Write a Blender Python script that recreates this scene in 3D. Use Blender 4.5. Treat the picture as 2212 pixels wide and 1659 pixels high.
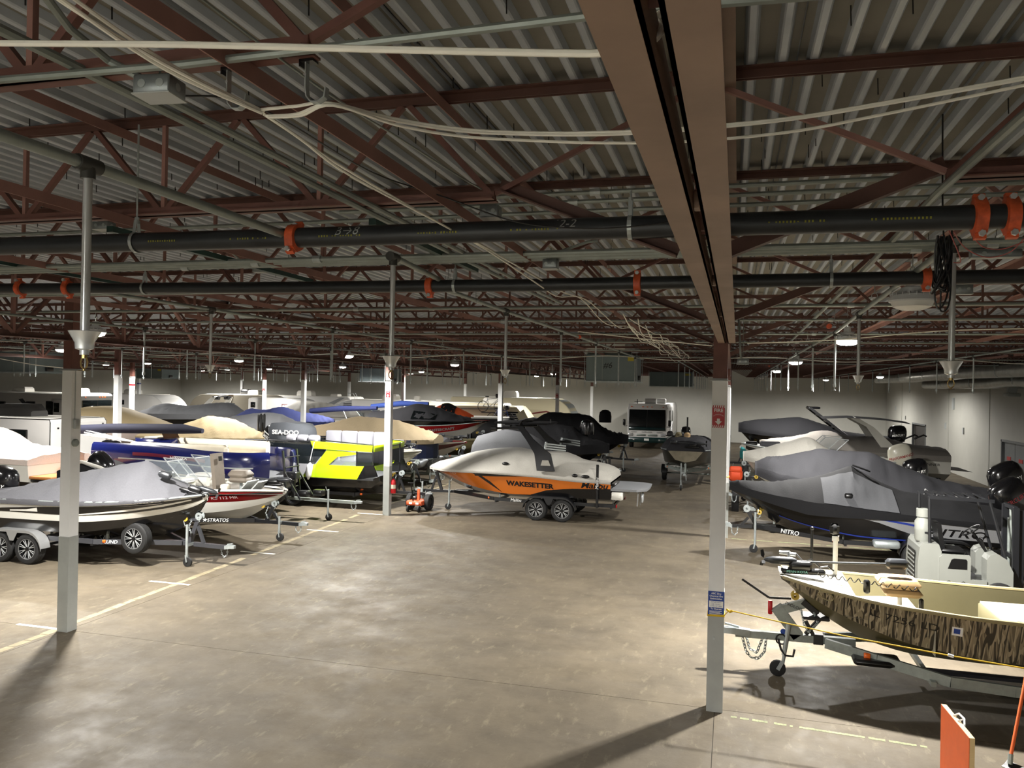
import bpy, bmesh, math, random
from mathutils import Vector, Matrix, noise
random.seed(7)
S = bpy.context.scene
COL = S.collection
PI = math.pi
for o in list(bpy.data.objects): bpy.data.objects.remove(o)

# ---------------------------------------------------------------- camera, world, exposure
YAW, PITCH, ROLL, FPX, CAMZ = 0.2693, 0.0032, 0.0188, 1726.0, 4.0
def _cam():
    f = Vector((-math.sin(YAW)*math.cos(PITCH), math.cos(YAW)*math.cos(PITCH), math.sin(PITCH)))
    r = Vector((math.cos(YAW), math.sin(YAW), 0)); u = r.cross(f)
    r2 = r*math.cos(ROLL)+u*math.sin(ROLL); u2 = -r*math.sin(ROLL)+u*math.cos(ROLL)
    cam = bpy.data.cameras.new('camera'); o = bpy.data.objects.new('camera', cam); COL.objects.link(o)
    m = Matrix((r2, u2, -f)).transposed().to_4x4(); m.translation = Vector((0, 0, CAMZ)); o.matrix_world = m
    cam.sensor_fit = 'HORIZONTAL'; cam.sensor_width = 36.0; cam.lens = FPX/2212*36.0
    cam.clip_start = 0.05; cam.clip_end = 300
    S.camera = o
_cam()
S.view_settings.view_transform = 'Standard'; S.view_settings.look = 'None'
S.view_settings.gamma = 1.0; S.view_settings.use_curve_mapping = False
S.view_settings.exposure = 0.0
W = bpy.data.worlds.new('world'); S.world = W; W.use_nodes = True
W.node_tree.nodes['Background'].inputs[0].default_value = (0.5, 0.55, 0.6, 1)
W.node_tree.nodes['Background'].inputs[1].default_value = 0.02
LAMP_W = 1800.0
LAMP_COL = (1.0, 0.97, 0.92)
# lit high-bay lamps, far-wall ones added for fill: x, y, hang height, power factor
LAMPS = [(1.66, 13.0, 4.8, 4.3), (1.6, 22.4, 4.8, 1.7), (1.7, 33.5, 4.83, .9), (-11.2, 12.0, 4.85, 3.1), (-11.25, 22.0, 4.85, 2.4), (-10.8, 30.4, 4.85, 1.1),
         (-19.1, 19.2, 4.85, 1.3), (-19.05, 27.9, 4.85, 1.3), (-19.15, 36.9, 4.85, 1.3), (-10.7, 48.3, 4.85, .9), (-28.5, 24.0, 4.85, 1.4), (-28.5, 34.0, 4.85, 1.4),
         (-28.5, 45.0, 4.85, 1.4), (-36.5, 40.0, 4.85, 1.5), (-36.5, 52.0, 4.85, 1.6), (-19.1, 47.5, 4.85, 1.3), (-2.6, -.8, 4.85, 2.0), (-11.2, 2.0, 4.85, 1.), (-19.1, 9.5, 4.85, 1.2),
         (-24., 57.5, 4.85, 1.6), (-14., 57.5, 4.85, 1.1), (-43., 58., 4.85, 1.6), (-4., 58.5, 4.85, .7), (6., 57., 4.85, 1.5), (7.2, 44., 4.85, .9)]  # lamps nearest the far wall are unseen, added to brighten it

# ---------------------------------------------------------------- materials
def hexc(h):
    h = h.lstrip('#'); c = [int(h[i:i+2], 16)/255 for i in (0, 2, 4)]
    return tuple((x/12.92 if x <= .04045 else ((x+.055)/1.055)**2.4) for x in c)
MATS = {}
def mat(name, col, rough=.5, metal=0., var=.0, scale=8., bump=0., coat=0., spec=.5, alpha=1., trans=0., emit=0., stretch=None):
    if name in MATS: return MATS[name]
    m = bpy.data.materials.new(name); m.use_nodes = True; nt = m.node_tree; b = nt.nodes['Principled BSDF']
    c = hexc(col); b.inputs['Base Color'].default_value = (*c, 1); b.inputs['Roughness'].default_value = rough
    b.inputs['Metallic'].default_value = metal; b.inputs['Coat Weight'].default_value = coat
    b.inputs['Coat Roughness'].default_value = .06; b.inputs['Specular IOR Level'].default_value = spec
    b.inputs['Alpha'].default_value = alpha; b.inputs['Transmission Weight'].default_value = trans
    if emit: b.inputs['Emission Color'].default_value = (*c, 1); b.inputs['Emission Strength'].default_value = emit
    if var or bump:
        tc = nt.nodes.new('ShaderNodeTexCoord'); n = nt.nodes.new('ShaderNodeTexNoise'); n.inputs['Scale'].default_value = scale
        n.inputs['Detail'].default_value = 5; n.inputs['Roughness'].default_value = .62
        src = tc.outputs['Object']
        if stretch:
            mp = nt.nodes.new('ShaderNodeMapping'); mp.inputs['Scale'].default_value = stretch; nt.links.new(src, mp.inputs[0]); src = mp.outputs[0]
        nt.links.new(src, n.inputs['Vector'])
        if var:
            r = nt.nodes.new('ShaderNodeMapRange'); r.inputs[1].default_value = .3; r.inputs[2].default_value = .7
            r.inputs[3].default_value = 1-var; r.inputs[4].default_value = 1+var
            mx = nt.nodes.new('ShaderNodeVectorMath'); mx.operation = 'SCALE'; mx.inputs[0].default_value = c
            nt.links.new(n.outputs[0], r.inputs[0]); nt.links.new(r.outputs[0], mx.inputs['Scale']); nt.links.new(mx.outputs[0], b.inputs['Base Color'])
        if bump:
            bp = nt.nodes.new('ShaderNodeBump'); bp.inputs['Strength'].default_value = bump; bp.inputs['Distance'].default_value = .02
            nt.links.new(n.outputs[0], bp.inputs['Height']); nt.links.new(bp.outputs[0], b.inputs['Normal'])
    MATS[name] = m
    return m
def N(nt, t, **kw):
    n = nt.nodes.new(t)
    for k, v in kw.items():
        if k.startswith('i_'):
            k = k[2:]; n.inputs[int(k) if k.isdigit() else k.replace('_', ' ')].default_value = v
        else: setattr(n, k, v)
    return n

# ---------------------------------------------------------------- mesh building
X3, Y3, Z3 = Vector((1, 0, 0)), Vector((0, 1, 0)), Vector((0, 0, 1))
V = Vector
class MB:
    def __init__(s): s.v = []; s.f = []
    def add(s, vs, fs):
        n = len(s.v); s.v += [tuple(v) for v in vs]; s.f += [tuple(i+n for i in f) for f in fs]; return s
    def box(s, x0, y0, z0, x1, y1, z1):
        return s.add([(x0,y0,z0),(x1,y0,z0),(x1,y1,z0),(x0,y1,z0),(x0,y0,z1),(x1,y0,z1),(x1,y1,z1),(x0,y1,z1)],
                     [(3,2,1,0),(4,5,6,7),(0,1,5,4),(1,2,6,5),(2,3,7,6),(3,0,4,7)])
    def bbox(s, x0, y0, z0, x1, y1, z1, r=.02):     # box with chamfered edges
        xs, ys, zs = (x0, x1), (y0, y1), (z0, z1); r = min(r, abs(x1-x0)*.45, abs(y1-y0)*.45, abs(z1-z0)*.45)
        def ring(z, d): return [(x0+d, y0, z), (x1-d, y0, z), (x1, y0+d, z), (x1, y1-d, z), (x1-d, y1, z), (x0+d, y1, z), (x0, y1-d, z), (x0, y0+d, z)]
        def ins(rg, d):
            cx, cy = (x0+x1)/2, (y0+y1)/2
            return [(x+(d if x < cx else -d), y+(d if y < cy else -d), z) for x, y, z in rg]
        return s.loft([ins(ring(z0, r), r*.7), ring(z0+r, r), ring(z1-r, r), ins(ring(z1, r), r*.7)])
    def obox(s, c, sx, sy, sz, R=None):
        n = len(s.v); s.box(-sx/2, -sy/2, -sz/2, sx/2, sy/2, sz/2); R = R or Matrix.Identity(3); c = V(c)
        for i in range(n, len(s.v)): s.v[i] = tuple(R @ V(s.v[i]) + c)
        return s
    def bar(s, p, q, w, h, up=Z3):
        p, q = V(p), V(q); d = (q-p).normalized(); a = d.cross(up)
        if a.length < 1e-4: a = d.cross(X3)
        a.normalize(); b = a.cross(d); a *= w/2; b *= h/2
        return s.add([p-a-b, p+a-b, p+a+b, p-a+b, q-a-b, q+a-b, q+a+b, q-a+b], [(0,1,2,3),(7,6,5,4),(4,5,1,0),(5,6,2,1),(6,7,3,2),(7,4,0,3)])
    def angle(s, p, q, w, t, up=Z3, flip=1):       # L section: one flat leg, one upright leg
        p, q = V(p), V(q); d = (q-p).normalized(); a = d.cross(up)
        if a.length < 1e-4: a = d.cross(X3)
        a.normalize(); b = a.cross(d); a *= flip
        pr = [(0,0),(w,0),(w,t),(t,t),(t,w),(0,w)]
        if flip < 0: pr = pr[::-1]
        return s.loft([[p+a*x+b*y for x, y in pr], [q+a*x+b*y for x, y in pr]])
    def tube(s, p, q, r, n=10, r2=None):
        p, q = V(p), V(q); d = (q-p).normalized(); a = d.orthogonal().normalized(); b = d.cross(a); r2 = r if r2 is None else r2
        return s.loft([[c+(a*math.cos(t)+b*math.sin(t))*rr for t in [2*PI*i/n for i in range(n)]] for c, rr in ((p, r), (q, r2))])
    def path(s, pts, r, n=8, closed=False):
        pts = [V(p) for p in pts]; rings = []; a = None; m = len(pts)
        for i, p in enumerate(pts):
            d = (pts[(i+1) % m if closed else min(i+1, m-1)]-pts[i-1 if closed else max(i-1, 0)]).normalized()
            a = d.orthogonal().normalized() if a is None else (a-d*a.dot(d)).normalized()
            b = d.cross(a); rr = r[i] if isinstance(r, (list, tuple)) else r
            rings.append([p+(a*math.cos(2*PI*k/n)+b*math.sin(2*PI*k/n))*rr for k in range(n)])
        if closed: rings.append(rings[0]); return s.loft(rings, caps=(0, 0))
        return s.loft(rings)
    def loft(s, rings, closed=True, caps=(1, 1)):
        n = len(rings[0]); vs = [v for r in rings for v in r]; fs = []
        for i in range(len(rings)-1):
            for k in range(n if closed else n-1):
                k2 = (k+1) % n; fs.append((i*n+k, i*n+k2, (i+1)*n+k2, (i+1)*n+k))
        if closed and caps[0]: fs.append(tuple(range(n))[::-1])
        if closed and caps[1]: fs.append(tuple((len(rings)-1)*n+k for k in range(n)))
        return s.add(vs, fs)
    def lathe(s, prof, n=20, M=None, caps=(0, 0)):
        M = M or Matrix.Identity(4)
        return s.loft([[M @ V((r*math.cos(2*PI*k/n), r*math.sin(2*PI*k/n), z)) for k in range(n)] for r, z in prof], caps=caps)
    def prism(s, poly, z0, z1, M=None):
        M = M or Matrix.Identity(4)
        return s.loft([[M @ V((x, y, z)) for x, y in poly] for z in (z0, z1)])
    def ball(s, c, rx, ry=None, rz=None, n=12, m=7):
        ry = ry or rx; rz = rz or rx; c = V(c)
        return s.loft([[c+V((rx*math.sin(t)*math.cos(2*PI*k/n), ry*math.sin(t)*math.sin(2*PI*k/n), -rz*math.cos(t))) for k in range(n)] for t in [max(.02, min(PI-.02, PI*i/m)) for i in range(m+1)]])
    def move(s, M, start=0):
        for i in range(start, len(s.v)): s.v[i] = tuple(M @ V(s.v[i]))
        return s
    def mesh(s, name, m, smooth=True, ang=38):
        me = bpy.data.meshes.new(name); me.from_pydata(s.v, [], s.f)
        bm = bmesh.new(); bm.from_mesh(me); bmesh.ops.recalc_face_normals(bm, faces=bm.faces); bm.to_mesh(me); bm.free()
        me.materials.append(m)
        if smooth: me.shade_smooth(); me.set_sharp_from_angle(angle=math.radians(ang))
        return me
    def build(s, name, m, parent=None, smooth=True, ang=38, **kw):
        return link(name, s.mesh(name, m, smooth, ang), parent, **kw)
def link(name, me, parent=None, loc=None, rotz=None, mw=None, label=None, kind=None):
    o = bpy.data.objects.new(name, me); COL.objects.link(o)
    if parent: o.parent = parent
    if loc is not None: o.location = loc
    if rotz is not None: o.rotation_euler = (0, 0, rotz)
    if mw is not None: o.matrix_local = mw
    if label: o['label'] = label
    if kind: o['kind'] = kind
    return o
def thing(name, label, cat, loc=(0, 0, 0), rotz=0, group=None):
    o = bpy.data.objects.new(name, None); COL.objects.link(o); o.empty_display_size = .2
    o.location = loc; o.rotation_euler = (0, 0, rotz); tag(o, label, cat, group); return o
def tag(o, label, cat, group=None):
    o['label'] = label; o['category'] = cat
    if group: o['group'] = group
    return o
def dup(root, loc=None, rotz=None, label=None, group=None):
    def cp(o, par):
        c = o.copy(); COL.objects.link(c)
        if par: c.parent = par
        for ch in KIDS.get(o.name, []) or [k for k in bpy.data.objects if k.parent == o]: cp(ch, c)
        return c
    r = cp(root, None)
    if loc is not None: r.location = loc
    if rotz is not None: r.rotation_euler = (0, 0, rotz)
    if label: r['label'] = label
    if group: r['group'] = group
    return r
KIDS = {}
def kids(root):      # remember the tree of a prototype so that copying does not search the scene
    ch = [k for k in bpy.data.objects if k.parent == root]; KIDS[root.name] = ch
    for c in ch: kids(c)
def struct(o): o['kind'] = 'structure'; return o
def lerp(a, b, t): return a+(b-a)*t
def interp(tab, x):
    if x <= tab[0][0]: return tab[0][1]
    for (a, b), (c, d) in zip(tab, tab[1:]):
        if x <= c: return lerp(b, d, (x-a)/(c-a)) if c > a else d
    return tab[-1][1]
def sinterp(tab, x):  # smooth (Catmull-Rom style) interpolation
    n = len(tab)
    if x <= tab[0][0]: return tab[0][1]
    if x >= tab[-1][0]: return tab[-1][1]
    for i in range(n-1):
        x0, y0 = tab[i]; x1, y1 = tab[i+1]
        if x <= x1:
            def sl(j):
                if j <= 0: return (tab[1][1]-tab[0][1])/(tab[1][0]-tab[0][0])
                if j >= n-1: return (tab[-1][1]-tab[-2][1])/(tab[-1][0]-tab[-2][0])
                a = (tab[j][1]-tab[j-1][1])/(tab[j][0]-tab[j-1][0]); b = (tab[j+1][1]-tab[j][1])/(tab[j+1][0]-tab[j][0])
                return 0 if a*b <= 0 else 2*a*b/(a+b)
            h = x1-x0; t = (x-x0)/h; m0, m1 = sl(i)*h, sl(i+1)*h
            return (2*t**3-3*t*t+1)*y0+(t**3-2*t*t+t)*m0+(-2*t**3+3*t*t)*y1+(t**3-t*t)*m1
def frange(a, b, n): return [a+(b-a)*i/n for i in range(n+1)]
TXT = {}
def text_mesh(s, size, bold=0., ext=.002, align='CENTER', shear=0., sx=1.):
    k = (s, size, bold, ext, align, shear, sx)
    if k in TXT: return TXT[k].copy()
    c = bpy.data.curves.new('lettering', 'FONT'); c.body = s; c.size = size; c.offset = bold; c.extrude = ext; c.align_x = align; c.align_y = 'CENTER'
    c.shear = shear; c.resolution_u = 3; c.space_character = 1.0
    o = bpy.data.objects.new('lettering', c); COL.objects.link(o)
    me = bpy.data.meshes.new_from_object(o); bpy.data.objects.remove(o); bpy.data.curves.remove(c)
    if sx != 1.:
        for v in me.vertices: v.co.x *= sx
    TXT[k] = me
    return me.copy()
def lettering(s, size, m, parent, M, bold=0., ext=.002, align='CENTER', shear=0., sx=1., warp=None, name='lettering'):
    me = text_mesh(s, size, bold, ext, align, shear, sx)
    for v in me.vertices: v.co = (warp(v.co) if warp else M @ v.co)
    me.materials.clear(); me.materials.append(m)
    return link(name, me, parent)
def frame(o, xd, yd):   # text plane: origin, reading direction, up direction
    xd = V(xd).normalized(); yd = (V(yd)-xd*V(yd).dot(xd)).normalized(); z = xd.cross(yd)
    m = Matrix((xd, yd, z)).transposed().to_4x4(); m.translation = V(o); return m
# ---------------------------------------------------------------- shared materials
RED = mat('red_oxide_steel', '#6a453c', .6, var=.22, scale=3.5, bump=.05)
RED2 = mat('faded_red_steel', '#8d675d', .6, var=.15, scale=4)
REDD = mat('dark_red_steel', '#573930', .6, var=.25, scale=3)
GIRD = mat('girder_red_brown', '#8a7262', .55, var=.2, scale=2.2, bump=.06)
GALV = mat('galvanised_steel', '#a9b0b0', .4, .5, var=.14, scale=9)
GALVD = mat('dull_galvanised_pipe', '#8e9590', .5, .55, var=.15, scale=6)
CHROME = mat('bright_metal', '#d3d7d9', .24, .6, var=.05, scale=5)
BLK = mat('black_plastic', '#0d0d0e', .35)
RUB = mat('tyre_rubber', '#171717', .75, var=.2, scale=20)
BLKST = mat('black_painted_steel', '#16171a', .4, .0, coat=.2)
WHITE = mat('white_paint', '#e6e7e6', .45, var=.04, scale=3)
LGREY = mat('light_grey_paint', '#a9adac', .5, var=.05, scale=3)
MGREY = mat('grey_column_guard', '#9b9e9a', .5, var=.1, scale=2.5)
SIGNRED = mat('sign_red', '#b1141c', .4); SIGNWH = mat('sign_white', '#e4e4e0', .4); SIGNBL = mat('sign_blue', '#1c3f8f', .4)
CABLE = mat('white_cable_sheath', '#eceadf', .5); CABLEB = mat('black_cable_sheath', '#141416', .4)
ORANGE = mat('orange_paint', '#c8562f', .5, var=.35, scale=14)
PIPEB = mat('black_sprinkler_pipe', '#24272a', .42, .1, var=.35, scale=5, bump=.03)
AMBER = mat('amber_lens', '#e0641a', .3); REDL = mat('red_lens', '#8e0f12', .3)
GLASS = mat('tinted_glass', '#0b0f10', .08, spec=.8)
DIAM = mat('aluminium', '#b6b8b8', .35, .8, var=.12, scale=30)

XC = [-0.15-9.97*i for i in range(5)]        # column lines
Y0, LY = 10.38, 12.19
YC = [Y0+LY*j for j in range(-1, 5)]
XR, XL, YN, YF = 10.95, -50.0, -3.0, 64.2
ZBOT, ZTOP, ZDECK = 5.04, 5.6, 5.66

def floor_material():
    m = bpy.data.materials.new('stained_concrete'); m.use_nodes = True; nt = m.node_tree; b = nt.nodes['Principled BSDF']; L = nt.links.new
    g = N(nt, 'ShaderNodeNewGeometry').outputs['Position']
    def noise(sc, det=6, rough=.6, st=None):
        v = g
        if st: mp = N(nt, 'ShaderNodeMapping'); mp.inputs['Scale'].default_value = st; L(g, mp.inputs[0]); v = mp.outputs[0]
        n = N(nt, 'ShaderNodeTexNoise', i_Scale=sc, i_Detail=det, i_Roughness=rough); L(v, n.inputs['Vector']); return n.outputs[0]
    def rng(s, a, b_, c, d):
        r = N(nt, 'ShaderNodeMapRange', i_1=a, i_2=b_, i_3=c, i_4=d); L(s, r.inputs[0]); return r.outputs[0]
    def mixc(f, a, b_):
        x = N(nt, 'ShaderNodeMix', data_type='RGBA'); L(f, x.inputs[0])
        for s, i in ((a, 6), (b_, 7)):
            if hasattr(s, 'is_output'): L(s, x.inputs[i])
            else: x.inputs[i].default_value = (*hexc(s), 1)
        return x.outputs[2]
    def mul(a, b_):
        x = N(nt, 'ShaderNodeMath', operation='MULTIPLY'); L(a, x.inputs[0])
        if hasattr(b_, 'is_output'): L(b_, x.inputs[1])
        else: x.inputs[1].default_value = b_
        return x.outputs[0]
    c = mixc(rng(noise(.35, 6, .65), .35, .65, 0, 1), '#544d42', '#675e4f')
    c = mixc(rng(noise(2.2, 8, .7), .45, .75, 0, .55), c, '#423c33')
    c = mixc(rng(noise(7., 6, .7, (1, .35, 1)), .56, .72, 0, .6), c, '#7e7562')
    c = mixc(rng(noise(26., 3, .6), .66, .74, 0, .55), c, '#5c5347')
    # faint square ghosts of old floor tiles, only in worn patches near the entrance
    br = N(nt, 'ShaderNodeTexBrick', offset=0.0, squash=1.0, i_Scale=1.0)
    br.inputs['Mortar Size'].default_value = .012; br.inputs['Brick Width'].default_value = .305; br.inputs['Row Height'].default_value = .305
    br.inputs['Color1'].default_value = br.inputs['Color2'].default_value = (0, 0, 0, 1); br.inputs['Mortar'].default_value = (1, 1, 1, 1); br.inputs['Mortar Smooth'].default_value = .4
    L(g, br.inputs['Vector'])
    w = mul(br.outputs['Fac'], rng(noise(.5, 3), .42, .62, 0, .4))
    c = mixc(w, c, '#5f574a')
    # curved tyre scuffs
    wv = N(nt, 'ShaderNodeTexWave', wave_type='RINGS', i_Scale=.33, i_Distortion=2.2, i_Detail=2.)
    mp = N(nt, 'ShaderNodeMapping'); mp.inputs['Location'].default_value = (9., -17., 0); L(g, mp.inputs[0]); L(mp.outputs[0], wv.inputs['Vector'])
    c = mixc(mul(rng(wv.outputs['Fac'], .93, 1., 0, .5), rng(noise(.45, 3), .45, .65, 0, 1)), c, '#5d564c')
    L(c, b.inputs['Base Color'])
    L(rng(noise(1.3, 7, .7), .35, .7, .5, .8), b.inputs['Roughness']); b.inputs['Specular IOR Level'].default_value = .14
    bp = N(nt, 'ShaderNodeBump', i_Strength=.08, i_Distance=.02); L(noise(30., 4), bp.inputs['Height']); L(bp.outputs[0], b.inputs['Normal'])
    return m
CONC = floor_material()
JOINT = mat('joint_filler', '#4a443b', .9)
fl = struct(MB().box(XL-1, YN-1, -.4, XR+1, YF+1, -.012).build('floor', JOINT, smooth=False))
xs = [XL-1]+[x for x in XC[::-1]]+[XR+1]; ys = [YN-1]+YC[1:]+[YF+1]
for i in range(len(xs)-1):
    for j in range(len(ys)-1):
        MB().box(xs[i]+.004, ys[j]+.004, -.2, xs[i+1]-.004, ys[j+1]-.004, 0).build('floor_slab', CONC, fl, smooth=False)
# painted stall lines and the worn yellow aisle line lie on the slab
LINEW = mat('white_line_paint', '#e6e2d4', .6, var=.1, scale=9); LINEY = mat('worn_yellow_line_paint', '#7d735a', .85, var=.3, scale=4)
for k in range(16):
    y = 10.38+3.048*k
    MB().box(-11.1, y-.035, 0, -10.18+.05*math.sin(k*3), y+.035, .003).build('parking_line', LINEW, fl, smooth=False)
def broken(x0, y0, x1, y1, w, m, nm, seed, keep=.72):
    rnd = random.Random(seed); b = MB(); n = 60; a, c = V((x0, y0, 0)), V((x1, y1, 0)); d = (c-a).normalized(); s = V((-d.y, d.x, 0))
    for i in range(n):
        if rnd.random() > keep: continue
        p, q = a.lerp(c, i/n), a.lerp(c, (i+.95)/n); l, r = w*rnd.uniform(.55, 1), w*rnd.uniform(.55, 1)
        l2, r2 = w*rnd.uniform(.55, 1), w*rnd.uniform(.55, 1)
        b.loft([[p-s*l+Z3*.0, p+s*r, p+s*r+Z3*.002, p-s*l+Z3*.002], [q-s*l2, q+s*r2, q+s*r2+Z3*.002, q-s*l2+Z3*.002]])
    b.build(nm, m, fl, smooth=False)
broken(-9.95, 4., -10.95, 22.3, .085, LINEY, 'aisle_line', 1, .93)
broken(-10.95, 22.9, -11.2, 45, .07, LINEY, 'aisle_line', 2)
LIME = mat('faded_lime_line_paint', '#767a58', .8, var=.3, scale=5)
broken(.05, 10.2, 2.2, 10.02, .035, LIME, 'aisle_line', 3, .85); broken(.05, 22.45, 8, 22.1, .05, LIME, 'aisle_line', 4, .85)

# ---------------------------------------------------------------- walls
WALLM = mat('white_wall_paint', '#b4b3ab', .7, var=.06, scale=.6, bump=.02)
t = .3
for nm, bx in (('wall_far', (XL-t, YF, 0, XR+t, YF+t, ZDECK+.2)), ('wall_left', (XL-t, YN-t, 0, XL, YF, ZDECK+.2)), ('wall_near', (XL-t, YN-t, 0, XR+t, YN, ZDECK+.2))):
    struct(MB().box(*bx).build(nm, WALLM, smooth=False))
# right wall with openings for the door and the double door
wr = MB(); D1 = (51.6, 55.1, 2.15); D2 = (35.0, 37.85, 2.12)
for y0, y1, z0 in ((YN, D2[0], 0), (D2[0], D2[1], D2[2]), (D2[1], D1[0], 0), (D1[0], D1[1], D1[2]), (D1[1], YF+t, 0)): wr.box(XR, y0, z0, XR+t, y1, ZDECK+.2)
wr = struct(wr.build('wall_right', WALLM, smooth=False))
PIL = mat('wall_seam_paint', '#a9a8a0', .7, var=.05, scale=1)
for y in (24., 30.5, 39.6, 46.5, 58.5): MB().box(XR-.02, y-.06, 0, XR, y+.06, ZDECK).build('wall_seam', PIL, wr, smooth=False)
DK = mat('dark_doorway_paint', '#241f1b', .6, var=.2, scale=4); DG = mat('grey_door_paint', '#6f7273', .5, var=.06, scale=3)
d1 = struct(thing('door_1', 'open dark doorway in the white right wall', 'door', (XR, (D1[0]+D1[1])/2, 0))); del d1['category']
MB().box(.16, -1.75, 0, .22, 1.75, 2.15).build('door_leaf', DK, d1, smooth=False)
MB().box(-.03, -1.83, 0, .1, -1.73, 2.2).box(-.03, 1.73, 0, .1, 1.83, 2.2).box(-.03, -1.83, 2.13, .1, 1.83, 2.22).build('door_frame', DG, d1, smooth=False)
d2 = struct(thing('door_2', 'grey double door in the right wall', 'door', (XR, (D2[0]+D2[1])/2, 0))); del d2['category']
for sgn in (-1, 1):
    lf = MB().box(.06, min(sgn*.02, sgn*1.36), 0, .11, max(sgn*.02, sgn*1.36), 2.08).build('door_leaf', DG, d2, smooth=False)
    MB().box(.045, sgn*.7-.22, 1.35, .06, sgn*.7+.22, 1.5).build('red_sticker', SIGNRED, lf, smooth=False)
    MB().box(.03, sgn*.12-.03, .95, .06, sgn*.12+.03, 1.15).build('door_handle', GALV, lf, smooth=False)
MB().box(-.03, -1.48, 0, .1, -1.38, 2.16).box(-.03, 1.38, 0, .1, 1.48, 2.16).box(-.03, -1.48, 2.08, .1, 1.48, 2.18).build('door_frame', DG, d2, smooth=False)
for y, z, s in ((60.5, 3.0, .14), (45.5, 3.55, .3), (47, 2.35, .16), (43.6, 2.25, .16), (57.2, 2.45, .12), (34.2, 2.6, .14)):
    MB().box(XR-.06, y-s*.5, z-s, XR, y+s*.5, z+s).build('wall_box', LGREY, wr, smooth=False)

# ---------------------------------------------------------------- roof deck: profiled sheets
DECK = mat('galvanised_deck_ribs', '#b3bac2', .42, .3, var=.12, scale=1.6); PAN = mat('taupe_deck_pans', '#7c786e', .65, .1, var=.16, scale=1.2)  # pan faces darker taupe, rib faces pale blue-grey
ceil = struct(MB().box(XL-t, YN-t, ZDECK+.16, XR+t, YF+t, ZDECK+.3).build('ceiling', DECK, smooth=False))
P6 = .1524
def deck_mesh(ln):
    pr = []
    for k in range(6):
        x = k*P6
        pr += [(x, .045), (x+.04, .045), (x+.052, .006), (x+.06, 0), (x+.088, 0), (x+.096, .006), (x+.108, .045)]
    pr += [(6*P6-.006, .045), (6*P6-.006, .02)]
    b = MB(); b.loft([[(x, 0, z) for x, z in pr], [(x, ln, z) for x, z in pr]], closed=False)
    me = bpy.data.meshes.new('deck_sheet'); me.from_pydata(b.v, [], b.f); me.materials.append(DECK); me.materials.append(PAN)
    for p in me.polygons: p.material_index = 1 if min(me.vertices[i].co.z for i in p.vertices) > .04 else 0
    return me
rows = [(YN, Y0), (Y0, Y0+2*LY), (Y0+2*LY, YF)]
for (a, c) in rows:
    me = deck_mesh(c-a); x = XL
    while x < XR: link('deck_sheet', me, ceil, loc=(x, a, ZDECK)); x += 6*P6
b = MB(); rnd = random.Random(3)
for i in range(900):
    x = rnd.uniform(-9.5, 9); y = rnd.uniform(.5, 12); b.bar((x, y, ZDECK+.05), (x+.003, y, ZDECK-.045), .005, .005)
b.build('roofing_screws', BLK, ceil, smooth=False, kind='stuff')

# ---------------------------------------------------------------- columns
CW, CS = .175, .19
COLPIC = {(0, 0): 'nearest red and grey column with FIRE sign and blue placard', (1, 0): 'grey sleeved steel column beside the black boat trailer at left',
          (1, 1): 'pale column with red sign and extinguisher beside the lime boat', (0, 1): 'cream column tied with yellow rope behind the nearest one',
          (1, 2): 'slim white column rising behind the orange wakeboard boat', (1, 3): 'far white column in front of the cream fifth-wheel trailer',
          (2, 1): 'white column standing over the tan covered boat', (2, 2): 'white column standing among blue boat covers', (2, 3): 'far column in front of the white ribbed trailer',
          (3, 2): 'white column with red band in front of the camper', (3, 3): 'far column with red sign behind the blue covers', (4, 3): 'farthest column with a blue band'}
pm = MB().box(-CW/2, -CW/2, 0, CW/2, CW/2, 5.58).mesh('post', RED, False)
hs = CS/2
um = MB().box(-hs, -hs, 1.5, hs, hs, 4.12).mesh('upper_sleeve', WHITE, False)
gm = MB().box(-hs-.004, -hs-.004, 0, hs+.004, hs+.004, 1.5).mesh('lower_guard', MGREY, False)
cm = MB().box(-hs-.03, -hs-.03, 4.12, hs+.03, hs+.03, 4.128).box(-hs, -hs, 4.128, hs, hs, 4.15).mesh('cap_flange', LGREY, False)
COLS = {}
for i, x in enumerate(XC):
    for j, y in enumerate(YC[1:]):
        if (i, j) not in COLPIC and not (i == 0 or j == 4): continue
        lab = COLPIC.get((i, j)); far = None if lab else 'columns hidden behind nearer ones'
        c = thing('steel_column', lab or 'steel column in the far rows of the hall', 'column', (x, y, 0), 0, far)
        link('post', pm, c); link('upper_sleeve', um, c); link('lower_guard', gm, c); link('cap_flange', cm, c); COLS[i, j] = c
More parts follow.
